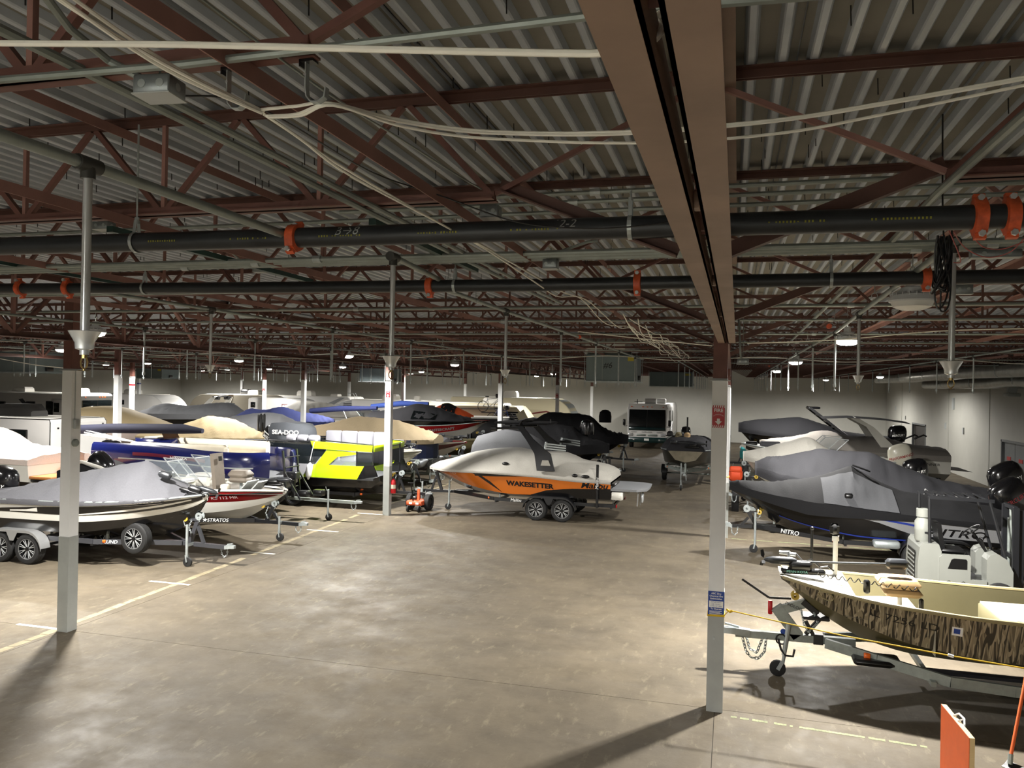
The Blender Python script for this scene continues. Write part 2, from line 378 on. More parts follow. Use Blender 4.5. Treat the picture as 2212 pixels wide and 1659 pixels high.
# signs on the columns
def hatch(w, h, n):
    b = MB()
    for k in range(n):
        x = -w/2+w*k/n; b.prism([(x, -h/2), (x+w/n*.5, -h/2), (x+w/n*.85, h/2), (x+w/n*.35, h/2)], 0, .001)
    return b
def fire_sign(par, M, w=.15, h=.28):
    m = M @ Matrix.Diagonal((w/.15, h/.28, 1, 1)); M = m
    s = MB().box(-.075, -.14, 0, .075, .14, .003).move(M).build('fire_sign', SIGNRED, par, smooth=False)
    for z in (.125, -.125):
        MB().box(-.075, z-.015, .003, .075, z+.015, .0036).move(M).build('sign_band', SIGNWH, s, smooth=False)
        hatch(.15, .03, 6).move(M @ Matrix.Translation((0, z, .0037))).build('sign_stripes', SIGNRED, s, smooth=False)
    lettering('FIRE', .062, SIGNWH, s, M @ Matrix.Translation((0, .075, .0035)), bold=.0015, ext=.0006)
    def arc(co):
        a = -co.x*10; return M @ V((-math.sin(a)*.1, -.075+math.cos(a)*(.1+co.y), .0035+co.z))
    lettering('EXTINGUISHER', .019, SIGNWH, s, M, ext=.0005, warp=arc)
    MB().prism([(-.018, 0), (.018, 0), (.018, -.035), (.042, -.035), (0, -.08), (-.042, -.035), (-.018, -.035)], .0032, .004).move(M @ Matrix.Translation((0, -.025, 0))).build('arrow', SIGNWH, s, smooth=False)
    return s
c = COLS[0, 0]
fire_sign(c, frame((-.012, -hs-.001, 3.675), X3, Z3))
pl = MB().box(-.098, -.0, -.15, .098, .003, .15).move(Matrix.Translation((0, -hs-.008, 1.35))).build('extinguisher_placard', SIGNBL, c, smooth=False)
F = lambda z, dy=-.0005: frame((0, -hs-.0085+dy, 1.35+z), X3, Z3)
for k, (tx, z, sz) in enumerate((('ABC Dry', .122, .032), ('Chemical Fire', .09, .029), ('Extinguisher', .058, .029), ('To Operate', -.068, .027))): lettering(tx, sz, SIGNWH, pl, F(z), ext=.0004, bold=.0006)
MB().box(-.085, -.05, 0, .085, .03, .001).move(F(.0)).build('placard_panel', SIGNWH, pl, smooth=False)
for k, tx in enumerate(('IMPORTANT!', 'USE ON ALL', 'TYPES OF FIRES')): lettering(tx, .021, SIGNBL, pl, F(.015-.024*k, -.0015), ext=.0003)
for k in range(4): MB().box(-.08, -.003, 0, .07-.02*(k % 2), .003, .0006).move(F(-.095-.013*k)).build('placard_line', SIGNWH, pl, smooth=False)
MB().box(-.012, -.012, .9, .012, 0, .93).move(Matrix.Translation((-.02, -hs-.004, .0))).build('scuff', LGREY, c, smooth=False)
fire_sign(COLS[1, 1], frame((.0, -hs-.001, 3.72), X3, Z3), .14, .3)
for k, nm in (((3, 3), 'red'), ((1, 3), 'red')):
    fire_sign(COLS[k], frame((0, -hs-.001, 3.5), X3, Z3), .17, .3)
MB().box(-hs-.003, -hs-.003, 3.68, hs+.003, hs+.003, 3.76).build('red_band', SIGNRED, COLS[3, 2], smooth=False)
MB().box(-hs-.003, -hs-.003, 3.68, hs+.003, hs+.003, 3.76).build('blue_band', SIGNBL, COLS[4, 3], smooth=False)
# conduit, switch box and round lens on the left column
c = COLS[1, 0]
MB().tube((hs+.006, -.03, 4.12), (hs+.006, -.03, 3.35), .006, 6).build('conduit', LGREY, c)
MB().bbox(hs, -.06, 3.2, hs+.05, .03, 3.35, .008).build('junction_box', LGREY, c)
MB().lathe([(.001, .05), (.05, .045), (.062, .03), (.062, 0)], 18, Matrix.Translation((hs, -.02, 2.98)) @ Matrix.Rotation(PI/2, 4, 'Y')).build('round_reflector', GALVD, c)
MB().box(-hs-.03, -.04, 3.2, -hs, .04, 3.3).build('wall_clip', LGREY, c, smooth=False)

# ---------------------------------------------------------------- joist girders along the column lines
def girder_parts(L, near):
    """L long from local y=0; returns list of (name, mesh, matrix)"""
    zb, zt = 4.59, 5.58; w = .092; g = .013
    out = []
    M1 = GIRD if near else REDD
    def leg(z0, sgn, up):
        b = MB(); x0, x1 = sgn*g, sgn*(g+w); t = .01
        b.box(min(x0, x1), 0, z0, max(x0, x1), L, z0+t*up) if up > 0 else b.box(min(x0, x1), 0, z0-t, max(x0, x1), L, z0)
        xa = (x0, x0+sgn*t); b.box(min(xa), 0, z0 if up > 0 else z0-w, max(xa), L, z0+w if up > 0 else z0)
        return b
    for sgn in (-1, 1):
        out.append(('bottom_chord_angle', leg(zb, sgn, 1).mesh('bottom_chord_angle', M1, False)))
        out.append(('top_chord_angle', leg(zt, sgn, -1).mesh('top_chord_angle', M1, False)))
    n = max(2, round(L/2.032)); s = L/n
    for k in range(n):
        a, m_, c = k*s, (k+.5)*s, (k+1)*s
        out.append(('web_member', MB().bar((0, a+.05, zt-.05), (0, m_-.03, zb+.06), .05, .06, X3).mesh('web_member', RED2 if k % 2 else RED, False)))
        out.append(('web_member', MB().bar((0, m_+.03, zb+.06), (0, c-.05, zt-.05), .05, .06, X3).mesh('web_member', RED, False)))
        out.append(('web_member', MB().bar((0, m_, zb+.05), (0, m_, zt-.05), .045, .05, X3).mesh('web_member', RED2, False)))
    return out
GL = LY-.2
GP = {True: girder_parts(GL, True), False: girder_parts(GL, False)}
far_b = None
for i, x in enumerate(XC):
    for j, y in enumerate(YC[:5]):
        near = (i == 0 and j == 0)
        lab = {(0, 0): 'brown slotted roof girder passing overhead to the nearest column', (0, 1): 'second girder beyond the nearest column', (1, 0): 'truss girder ending at the left grey column',
               (1, 1): 'truss girder between the left column and the extinguisher column'}.get((i, j))
        ln = 'roof truss girder on the %s column line, %s bay from the camera' % (('nearest right', 'left aisle', 'second left', 'third left', 'farthest left')[i], ('first', 'second', 'third', 'fourth', 'fifth')[j])
        o = thing('joist_girder', lab or ln, 'girder', (x, y+.1, 0), -.006 if near else 0)
        for nm, me in GP[near]: link(nm, me, o)
        if near:
            for yy in (2.3, 4.4, 6.4, 8.4): MB().bbox(-.012, yy, 4.6, .012, yy+.06, 4.66, .004).build('spacer', GIRD, o)

# ---------------------------------------------------------------- open-web bar joists
def joist_meshes(x0, x1, e0, e1):
    """top chord x0..x1; bottom chord starts/ends e0,e1 from the ends"""
    g, w, t = .012, .05, .008
    def chord(a, b_, z, up, mt):
        b = MB()
        for s in (-1, 1):
            ya = (s*g, s*(g+w)); b.box(a, min(ya), z if up > 0 else z-t, b_, max(ya), z+t if up > 0 else z)
            yb = (s*g, s*(g+t)); b.box(a, min(yb), z if up > 0 else z-w, b_, max(yb), z+w if up > 0 else z)
        return b.mesh('chord', mt, False)
    top = chord(x0, x1, ZDECK-.002, -1, REDD); xb0, xb1 = x0+e0, x1-e1; bot = chord(xb0, xb1, ZBOT, 1, RED)
    n = max(2, round((xb1-xb0)/1.165)); s = (xb1-xb0)/n; webs = []
    zb, zt = ZBOT+.04, ZDECK-.05
    webs.append(((x0+.03, zt-.03), (xb0, zb), .028)); webs.append(((xb1, zb), (x1-.03, zt-.03), .028))
    for k in range(n):
        a, m_, c = xb0+k*s, xb0+(k+.5)*s, xb0+(k+1)*s
        webs += [((a+.03, zb), (m_-.02, zt), .032), ((m_+.02, zt), (c-.03, zb), .034)]
        if k > 0: webs.append(((a, zb), (a, zt), .026))
    return top, bot, webs
BAYS = [(XC[0]+.03, XR, 1.1, .6)]+[(XC[i+1]+.03, XC[i]-.03, 1.12, 1.12) for i in range(4)]+[(XL, XC[4]-.03, .6, 1.12)]
JY = [Y0-2.032*5+2.032*k for k in range(32)]
JY = [y for y in JY if YN+.3 < y < YF-.5]
BAYN = ('in the right bay', 'in the aisle bay', 'in the bay over the first left boats', 'in the second left bay', 'in the third left bay', 'in the farthest left bay')
near_lab = {(0, 2): 'nearest roof joist right of the brown girder', (0, 3): 'second roof joist right of the brown girder', (1, 1): 'nearest roof joist over the aisle, carrying the cable hooks',
            (1, 2): 'roof joist over the aisle above the thick black pipe', (1, 3): 'roof joist over the aisle above the second black pipe', (1, 4): 'fourth roof joist over the aisle'}
for bi, (a, c, e0, e1) in enumerate(BAYS):
    top, bot, webs = joist_meshes(a, c, e0, e1)
    wm = [MB().bar((p[0], 0, p[1]), (q[0], 0, q[1]), d, d, Y3).mesh('web_member', RED if k % 3 else RED2, False) for k, (p, q, d) in enumerate(webs)]
    wb = MB()
    for p, q, d in webs: wb.bar((p[0], 0, p[1]), (q[0], 0, q[1]), d, d, Y3)
    wj = wb.mesh('web', REDD, False)
    for k, y in enumerate(JY):
        near = y < 11 and bi < 2
        lab = near_lab.get((bi, k+0))
        o = thing('roof_joist', lab or ('%s roof joist from the camera, %s' % (('first', 'second', 'third', 'fourth', 'fifth', 'sixth', 'seventh', 'eighth', 'ninth')[k], BAYN[bi]) if k < 9 else 'far open-web roof joist, %s' % BAYN[bi]), 'roof joist', (0, y, 0), 0, None if (lab or k < 9) else 'far roof joists '+BAYN[bi])
        link('top_chord', top, o); link('bottom_chord', bot, o)
        if near:
            for w in wm: link('web_member', w, o)
        else: link('web', wj, o)
# bridging angles run across the joists, at both chord levels
BX = [-1.53, -3.72, -5.95, -8.2, 2.1, 4.4, 6.7, 8.9]
for bx in BX:
    for z, nm in ((ZBOT-.002, 'low'), (ZDECK-.062, 'high')):
        x = bx-(.05 if nm == 'high' else 0)
        for a, c in ((YN+.3, Y0-.2), (Y0+.2, Y0+LY-.2), (Y0+LY+.2, 55.)):
            bb = MB().angle((x, a, z), (x, c, z), .06, .006, up=-Z3)
            o = bb.build('bridging_angle', RED2, smooth=False); tag(o, '%s bridging angle at %s chord level, %s %s of the brown girder, %s bay' % ('pinkish', 'bottom' if nm == 'low' else 'top', ('first', 'second', 'third', 'fourth')[BX.index(bx) % 4], 'left' if bx < 0 else 'right', 'nearest' if a < 0 else 'second' if a < Y0+1 else 'far'), 'bridging angle')
# knee braces from joist bottom chords down to the girder
for y, lab in ((4.33, 'above the first black pipe'), (8.4, 'above the second black pipe'), (12.45, 'just beyond the nearest column'), (16.5, 'far beyond the nearest column')):
    for x0, x1, sd in ((-1.3, -.3, 'left'), (1.0, -.03, 'right')):
        tag(MB().angle((x0, y, 5.1), (x1, y, 4.7), .075, .008).build('knee_brace', REDD, smooth=False), 'dark knee brace %s of the brown girder, %s' % (sd, lab), 'brace')
# ---------------------------------------------------------------- sprinkler mains with orange couplings
def coupling(par, x, y, z, r, tilt=0., small=False):
    """two-bolt grooved coupling round a pipe that runs along x"""
    b = MB(); w = .026; n = 18
    ring = []
    for k in range(n):
        a = 2*PI*k/n; rr = r*1.34+(.012 if abs(math.sin(a+tilt)) > .93 else 0)
        ring.append([V((x+dx, y+math.cos(a)*r2, z+math.sin(a)*r2)) for dx, r2 in ((-w*1.15, r*.99), (-w, rr), (w, rr), (w*1.15, r*.99))])
    ring.append(ring[0]); b.loft(ring, closed=False)
    for s in (1, -1):
        a = s*PI/2-tilt; d = V((0, math.cos(a), math.sin(a))); c = V((x, y, z))+d*r*1.45
        b.obox(c, w*1.9, .03, .05, Matrix.Rotation(a-PI/2, 3, 'X'))
    o = b.build('coupling', ORANGE, par)
    for s in (1, -1):
        a = s*PI/2-tilt; d = V((0, math.cos(a), math.sin(a))); e = V((0, -math.sin(a)*s, math.cos(a)*s)); c = V((x, y, z))+d*r*1.5
        MB().tube(c-V((0, .035, 0)), c+V((0, .03, 0)), .009, 8).tube(c-V((0, .05, 0)), c-V((0, .034, 0)), .016, 6).build('bolt', CHROME, o)
    return o
def hanger(par, x, y, z, r, top=ZBOT, strap=False):
    b = MB(); b.tube((x, y, z+r+.08), (x, y, top), .006, 6)
    pts = [(x, y-.012, z+r+.08)]+[(x, y+math.cos(a)*(r+.006), z+math.sin(a)*(r+.006)) for a in [PI*.62+PI*1.76*k/14*1. for k in range(15)]]+[(x, y+.012, z+r+.08)]
    for p, q in zip(pts, pts[1:]): b.bar(p, q, .022, .004, up=(V((0, y, z))-V((0, p[1], p[2]))).normalized())
    b.tube((x, y, z+r+.06), (x, y, z+r+.1), .014, 6)
    b.build('hanger', GALV, par)
M_CH = mat('chalk_marks', '#b9bcb8', .9); M_YS = mat('yellow_stencil', '#8c8a2e', .8)
def main_pipe(name, lab, y, pts, r, coups, hangs, chalk, sten):
    o = thing(name, lab, 'pipe', (0, y, 0))
    zx = lambda x: interp(pts, x)
    MB().path([(x, 0, z) for x, z in pts], r, 20).build('pipe', PIPEB, o)
    for x, t in coups: coupling(o, x, 0, zx(x), r, t)
    for x, tp in hangs: hanger(o, x, 0, zx(x), r, tp)
    for x, tx, sz in chalk:
        def wp(co): a = co.y/r+.35; return V((x+co.x, -math.cos(a)*(r+.001), zx(x)+math.sin(a)*(r+.001)))
        lettering(tx, sz, M_CH, o, None, warp=wp, shear=.25, ext=.0005, name='chalk_mark')
    rnd = random.Random(5)
    for x in sten:
        b = MB()
        for k in range(16):
            if rnd.random() < .2: continue
            xx = x+k*.017; a = -.12; b.obox((xx, -math.cos(a)*(r+.0006), zx(xx)+math.sin(a)*r), .008, .001, rnd.choice((.006, .011, .011)))
        b.build('stencil_mark', M_YS, o, smooth=False)
    return o
PA, PB_, PC_, PD_ = (-4.701, 4.200, 4.866), (-2.372, 4.200, 4.853), (-0.966, 4.200, 4.849), (0.914, 4.200, 4.839)
QA, QB, QC, QD = (-7.153, 6.400, 4.893), (-4.260, 6.400, 4.859), (-1.640, 6.400, 4.841), (1.644, 6.400, 4.848)
main_pipe('sprinkler_main_pipe', 'thick black sprinkler pipe nearer the camera with B and 12-2 chalked on it', 4.2, [(-9.9, PA[2]+.01), (PA[0], PA[2]), (PB_[0], PB_[2]), (PC_[0], PC_[2]), (PD_[0], PD_[2]), (10.9, PD_[2]-.02)], .058,
          [((1.104, 4.200, 4.834)[0], .15), ((1.237, 4.200, 4.838)[0], .15), ((-2.506, 4.200, 4.855)[0], .5)], [((-3.621, 4.200, 4.869)[0], ZDECK-.06), ((-0.531, 4.200, 4.848)[0], ZBOT), (-6.6, ZBOT), (4., ZBOT)],
          [((-2.146, 4.200, 4.870)[0], 'B→8', .075), ((-0.877, 4.200, 4.865)[0], '12-2', .07)], [(-2.315, 4.200, 4.849)[0], (-1.735, 4.200, 4.849)[0], (-1.165, 4.200, 4.845)[0], (-3.500, 4.200, 4.866)[0], (-2.904, 4.200, 4.856)[0], (0.160, 4.200, 4.838)[0], (0.631, 4.200, 4.837)[0]])
main_pipe('sprinkler_main_pipe', 'thinner black sprinkler pipe farther in, with spread orange couplings', 6.4, [(-9.9, QA[2]), (QA[0], QA[2]), (QB[0], QB[2]), (QC[0], QC[2]), (QD[0], QD[2]), (10.9, QD[2]-.03)], .052,
          [((-6.890, 6.400, 4.894)[0], -.25), ((-6.310, 6.400, 4.890)[0], -.25), ((-2.511, 6.400, 4.849)[0], -.1), ((-0.745, 6.400, 4.840)[0], 0.), ((1.345, 6.400, 4.850)[0], .12)],
          [((-5.412, 6.400, 4.877)[0], ZBOT), ((-2.284, 6.400, 4.842)[0], ZBOT), ((0.697, 6.400, 4.851)[0], ZBOT)], [], [])

# ---------------------------------------------------------------- branch lines and sprinkler drops
TEEM = mat('dark_pipe_fitting', '#3f3f3c', .5, .3); BRASS = mat('brass', '#8f7a4d', .35, .8)
def drop_parts(det):
    out = [('drop_pipe', MB().tube((0, 0, 0.02), (0, 0, -.8), .0185 if det else .017, 14 if det else 7).mesh('drop_pipe', CHROME if det else GALV))]
    out.append(('tee', MB().tube((0, -.06, 0), (0, .06, 0), .033, 12 if det else 7).tube((0, 0, 0), (0, 0, -.06), .03, 12 if det else 7).mesh('tee', TEEM)))
    if det:
        out.append(('escutcheon', MB().lathe([(.02, -.7), (.062, -.7), (.064, -.702), (.038, -.748), (.036, -.775), (.018, -.782)], 20).mesh('escutcheon', CHROME)))
        h = MB().tube((0, 0, -.78), (0, 0, -.815), .012, 8)
        for s in (-1, 1): h.path([(s*.012, 0, -.812), (s*.018, 0, -.83), (s*.014, 0, -.85), (0, 0, -.862)], .0035, 6)
        h.tube((0, 0, -.862), (0, 0, -.868), .006, 8).lathe([(.001, -.868), (.022, -.866), (.024, -.868)], 12)
        out.append(('sprinkler_head', h.mesh('sprinkler_head', BRASS)))
    else:
        out.append(('sprinkler_head', MB().tube((0, 0, -.77), (0, 0, -.815), .026, 7).tube((0, 0, -.815), (0, 0, -.86), .009, 5).tube((0, 0, -.86), (0, 0, -.866), .022, 6).mesh('sprinkler_head', GALV)))
    return out
DP = {True: drop_parts(True), False: drop_parts(False)}
def sdrop(x, y, z=4.9, det=False, lab=None, grp=None):
    o = thing('sprinkler_drop', lab, 'sprinkler', (x, y, z), 0, grp)
    for nm, me in DP[det]: link(nm, me, o)
    return o
def branch(lab, pts, r=.021, grp=None, cps=(), hang=()):
    o = thing('branch_pipe', lab, 'pipe', (0, 0, 0), 0, grp)
    MB().path(pts, r, 12).build('pipe', GALVD, o)
    for y in hang:
        x, _, z = pts[0]; MB().tube((x, y, z+r), (x, y, ZBOT+.02), .005, 5).path([(x+math.cos(a)*(r+.004), y, z+math.sin(a)*(r+.004)) for a in frange(.3*PI+.6, 2.1*PI+.6, 10)], .004, 5).build('hanger', GALV, o)
    for y in cps:
        x, _, z = pts[0]; MB().tube((x, y-.03, z), (x, y+.03, z), r*1.6, 12).build('coupling', ORANGE, o)
    return o
branch('nearest thick galvanised branch pipe running into the orange coupling at left', [(-2.72, -2.5, 4.9), (-2.63, 2.76, 4.9), (-2.56, 4.14, 4.87)], .024)
branch('short galvanised branch pipe above the second black pipe', [(-2.33, 5.22, 4.905), (-2.42, 6.36, 4.9)], .021)
branch('galvanised branch pipe running from under the second black pipe over the orange boat', [(-2.62, 6.5, 4.9), (-2.66, 24.8, 4.9)], .021, cps=(13.9,), hang=(8., 11.2, 15, 18.2, 21.5))
branch('galvanised branch pipe beside the hanging grey air unit', [(-1.65, 25., 4.9), (-1.75, 60., 4.88)], .02)
branch('galvanised branch pipe above the sprinkler drop right of the nearest column', [(1.25, 5.2, 4.9), (1.37, 9.77, 4.9), (1.47, 12.8, 4.9), (1.47, 60., 4.9)], .022, cps=(11.6, 30), hang=(8, 11., 14.8, 18))
sdrop(-2.63, 2.76, 4.9, True, 'nearest long chrome sprinkler drop at the left edge')
sdrop(-2.33, 5.22, 4.9, True, 'chrome sprinkler drop in front of the extinguisher column')
sdrop(1.25, 5.27, 4.9, True, 'chrome sprinkler drop at right under the coiled black cable')
sdrop(-2.62, 9.18, 4.9, True, 'chrome sprinkler drop in front of the slim column behind the orange boat')
sdrop(1.37, 9.77, 4.9, True, 'chrome sprinkler drop right of the bright lamp over the right bay')
sdrop(-6.34, 8.68, 4.9, True, 'chrome sprinkler drop above the blue pontoon boat')
GS = 'distant sprinkler drops'; LS = 'thin galvanised sprinkler drop among the rows under the far roof'
lines = {1.47: [12.8+3.45*k for k in range(14)], -2.65: [12.5+3.35*k for k in range(4)], -1.7: [26.5+3.4*k for k in range(10)], 5.3: [10.2+3.4*k for k in range(15)], -6.5: [12.15+3.4*k for k in range(14)], -10.05: [11.9+3.4*k for k in range(14)],
         -13.7: [11.0+3.4*k for k in range(15)], -17.5: [13+3.4*k for k in range(14)], -21.3: [17+3.4*k for k in range(13)], -25.1: [20+3.4*k for k in range(12)], -28.9: [24+3.4*k for k in range(11)], -33: [27+3.4*k for k in range(10)], -37: [31+3.4*k for k in range(8)]}
LN = {1.47: 'over the right bay', -2.65: 'over the orange boat', -1.7: 'beside the #6 air unit', 5.3: 'nearest the right wall', -6.5: 'over the extinguisher column side of the aisle', -10.05: 'along the left column line', -13.7: 'over the first left boats',
      -17.5: 'over the sterns of the first left boats', -21.3: 'over the second column line', -25.1: 'over the tan covers', -28.9: 'over the far tan and navy covers', -33: 'over the far campers', -37: 'farthest to the left'}
for x, ys in lines.items():
    for k, y in enumerate(ys): sdrop(x, y, 4.9, False, ('%s galvanised sprinkler drop on the branch pipe %s' % (('nearest', 'second', 'third')[k], LN[x])) if k < 3 else 'thin far sprinkler drop on the branch pipe %s' % LN[x], None if k < 3 else 'far drops on the pipe %s' % LN[x])
    if x not in (1.47, -2.65, -1.7): branch('long galvanised branch pipe %s' % LN[x], ([(-6.34, 6.5, 4.9), (-6.34, 8.7, 4.9), (-6.5, 12.1, 4.9)] if x == -6.5 else [(x, min(6.5, ys[0]-.5), 4.9)])+[(x, ys[-1]+.5, 4.9)], .02, None, hang=(13., 17., 21) if x > -20 else ())

# ---------------------------------------------------------------- conduits
def conduit(lab, pts, r=.013, grp=None, coup=()):
    o = thing('conduit', lab, 'conduit', (0, 0, 0), 0, grp)
    MB().path(pts, r, 8).build('tube', GALVD, o)
    for c in coup: MB().tube(V(c)-V((.035, 0, 0)), V(c)+V((.035, 0, 0)), r*1.5, 8).build('coupling', GALV, o)
    return o
conduit('steel conduit crossing overhead behind the brown girder', [(-2.542, 2.150, 5.008), (-2.422, 2.150, 5.011), (-1.684, 2.150, 4.998), (-0.568, 2.150, 5.012), (-0.211, 2.150, 5.018), (0.440, 2.150, 4.999)], .0135)
k = 0; ORD = ('nearest', 'second', 'third', 'fourth', 'fifth', 'sixth', 'seventh', 'eighth', 'ninth', 'tenth', 'eleventh', 'twelfth', 'thirteenth')
for y, z, a, c in ((5.25, 5.3, -2.3, 10.8), (5.5, 5.3, -2.9, 10.8), (5.8, 5.3, -9.9, 10.8)):
    conduit('%s of three grey conduits behind the first black pipe' % ORD[round(k/.4)], [(a, y, z), (c, y, z)], .016, None, [(a+1.4+k, y, z), (3.1-k*.8, y, z)]); k += .4
for ci, (y, z, a, c, r) in enumerate(((6.05, 5.0, -9.9, 10.8, .02), (5.92, 5.0, -9.9, 10.8, .02), (5.8, 5.0, -9.9, 3, .02), (7.5, 4.98, -9.9, 10.8, .018), (7.65, 4.98, -9.9, 10.8, .018), (9.6, 4.98, -9.9, 10.8, .018), (9.8, 5., -30, 10.8, .016), (11.4, 4.97, -30, 10.8, .016), (14.2, 4.97, -30, 10.8, .016), (16.8, 4.98, -30, 10.8, .016), (20.3, 4.97, -30, 10.8, .016), (24.5, 4.97, -30, 10.8, .018), (29, 4.97, -35, 10.8, .018))):
    conduit('%s grey conduit strapped crosswise under the joists, counting from the camera' % ORD[ci], [(a, y, z), (c, y, z)], r, None, [(-4.+.8*math.sin(y*9), y, z), (2.2+math.sin(y*7), y, z)])
conduit('grey conduit slanting away up the right bay', [(1.026, 2.980, 5.020), (1.003, 3.283, 5.020), (0.984, 4.422, 5.020), (1.038, 7.341, 5.020), (1.128, 18.389, 5.020)], .02)
conduit('long grey conduit running deep over the left aisle', [(-2., 2.35, 5.02), (-2.02, 9.5, 5.02)], .016, None); conduit('second long grey conduit over the left aisle', [(-2.12, -1, 5.04), (-2.12, 9.5, 5.02)], .018)
conduit('bent conduit dropping from the girder to a small box beyond the nearest column', [(.05, 10.6, 4.95), (.06, 10.5, 4.9), (.07, 10.45, 4.8), (.09, 10.45, 4.45), (.1, 10.45, 4.4)], .013)
DKG = mat('dark_green_steel', '#1f3d38', .5, var=.2, scale=5)
for n_, (p, q) in enumerate(((( -4.1, 4.5, 5.02), (-4.1, 7.2, 5.02)), ((-2.2, 4.6, 5.02), (-2.2, 6.7, 5.02)), ((-6.3, 5.6, 5.02), (-6.3, 7.6, 5.02)))):
    tag(MB().bar(p, q, .05, .04).build('channel_strut', DKG, smooth=False), ('dark green channel strut beside the left end of the first black pipe', 'dark green channel strut by the small junction box', 'dark green channel strut at the left edge')[n_], 'strut')
BOXM = mat('junction_box_steel', '#8d9496', .4, .6, var=.12, scale=14)
def jbox(lab, c, sx, sy, sz, rot=0.):
    o = thing('junction_box', lab, 'box', c, rot); b = MB().bbox(-sx/2, -sy/2, -sz/2, sx/2, sy/2, sz/2, .004).build('body', BOXM, o)
    if c[2] < ZBOT: MB().tube((0, 0, sz/2-.005), (0, 0, ZBOT+.03-c[2]), .004, 5).build('hanger_rod', GALVD, o)
    MB().box(-sx/2-.003, -sy/2-.003, -sz/2-.004, sx/2+.003, sy/2+.003, -sz/2).build('cover_plate', LGREY, o, smooth=False)
    for s in (-1, 1):
        for k in (-.25, .25): MB().tube((k*sx, s*sy*.5, 0), (k*sx, s*(sy*.5+.002), 0), .014, 10).build('knockout', GALV, o)
        MB().tube((s*sx*.5, 0, 0), (s*(sx*.5+.002), 0, 0), .014, 10).build('knockout', GALV, o)
    return o
jbox('grey junction box with pencil marks hanging from the nearest joist', (-1.854, 2.243, 4.970), .13, .1, .06, .1)
conduit('curved bright conduit arriving at the nearest junction box', [(-1.866, 1.735, 5.100), (-1.992, 2.005, 5.080), (-1.983, 2.158, 5.040), (-1.908, 2.209, 5.000), (-1.880, 2.215, 4.980)], .013)
jbox('junction box left of the hooked pipe hanger', (-4.975, 5.400, 5.249), .15, .1, .06); jbox('junction box under the conduits left of the middle drop', (-4.949, 7.600, 5.215), .13, .1, .06)
jbox('junction box with a bent tube left of the brown girder', (-1.364, 6.000, 4.945), .11, .1, .07); jbox('junction box with a dark hole over the first black pipe', (-1.516, 4.900, 5.116), .12, .1, .08); jbox('long junction box right of the coiled cable', (1.677, 6.000, 4.947), .3, .08, .05)
jbox('small pale box on the girder beyond the nearest column', (.12, 10.47, 4.37), .14, .06, .07); jbox('small box on the conduit right of the far coupling', (1.883, 7.600, 4.902), .14, .08, .08)
conduit('bent tube above the box left of the girder', [(-1.382, 6.000, 4.956), (-1.401, 6.000, 4.992), (-1.347, 6.000, 5.026), (-1.061, 5.900, 5.092), (-0.984, 5.900, 5.097)], .011)
conduit('curved conduit reaching the box left of the middle drop', [(-5.055, 7.000, 5.383), (-5.101, 7.300, 5.354), (-5.099, 7.550, 5.261), (-5.018, 7.600, 5.236)], .011)

# ---------------------------------------------------------------- cables and hooks
def cable(lab, strands, r=.006, m=None, grp=None):
    o = thing('cable', lab, 'cable', (0, 0, 0), 0, grp)
    for pts in strands:
        pts = [V(p) for p in pts]; out = []
        for i in range(len(pts)-1):
            a, b_, c, d = pts[max(i-1, 0)], pts[i], pts[i+1], pts[min(i+2, len(pts)-1)]
            for k in range(6):
                t = k/6; out.append(.5*((2*b_)+(c-a)*t+(2*a-5*b_+4*c-d)*t*t+(3*b_-a-3*c+d)*t**3))
        out.append(pts[-1]); MB().path(out, r, 7).build('strand', m or CABLE, o)
    return o
cable('thick white cable looping under the brown girder', [[(-1.776, 1.500, 4.803), (-1.692, 1.500, 4.793), (-1.176, 1.500, 4.740), (-0.729, 1.500, 4.688), (-0.353, 1.480, 4.637), (-0.235, 1.460, 4.618), (-0.179, 1.460, 4.621), (-0.147, 1.470, 4.640), (-0.138, 1.500, 4.672), (-0.150, 1.560, 4.725), (-.06, 1.6, 4.78)]], .0075)
cable('bright bundle of white cables from the top left to the first hook', [[(-1.735, 1.655, 5.020), (-1.735, 1.714, 5.000), (-1.630, 1.979, 4.930), (-1.544, 2.347, 4.905)], [(-1.697, 1.647, 5.000), (-1.696, 1.706, 4.980), (-1.634, 2.005, 4.920), (-1.535, 2.348, 4.900)], [(-1.693, 1.665, 5.020), (-1.692, 1.724, 5.000), (-1.632, 2.022, 4.940), (-1.537, 2.363, 4.910)]], .006)
cable('white cable pair running from the first hook away over the aisle', [[(-1.535, 2.362, 4.900), (-1.549, 2.591, 4.900), (-1.544, 2.943, 4.880), (-1.515, 3.986, 4.860), (-1.494, 4.745, 4.860), (-1.529, 7.129, 4.880), (-1.56, 8.4, 4.94), (-1.6, 10.4, 4.84), (-1.5, 12.45, 4.95), (-1.6, 14.5, 4.85), (-1.5, 16.5, 4.95)],
        [(-1.533, 2.372, 4.900), (-1.503, 2.547, 4.870), (-1.484, 2.907, 4.830), (-1.512, 4.048, 4.860), (-1.498, 4.857, 4.850), (-1.471, 5.998, 4.800), (-1.607, 7.390, 4.860), (-1.52, 8.4, 4.94), (-1.45, 10.4, 4.8), (-1.5, 12.45, 4.93), (-1.4, 15., 4.8), (-1.5, 18, 4.95)]], .0055)
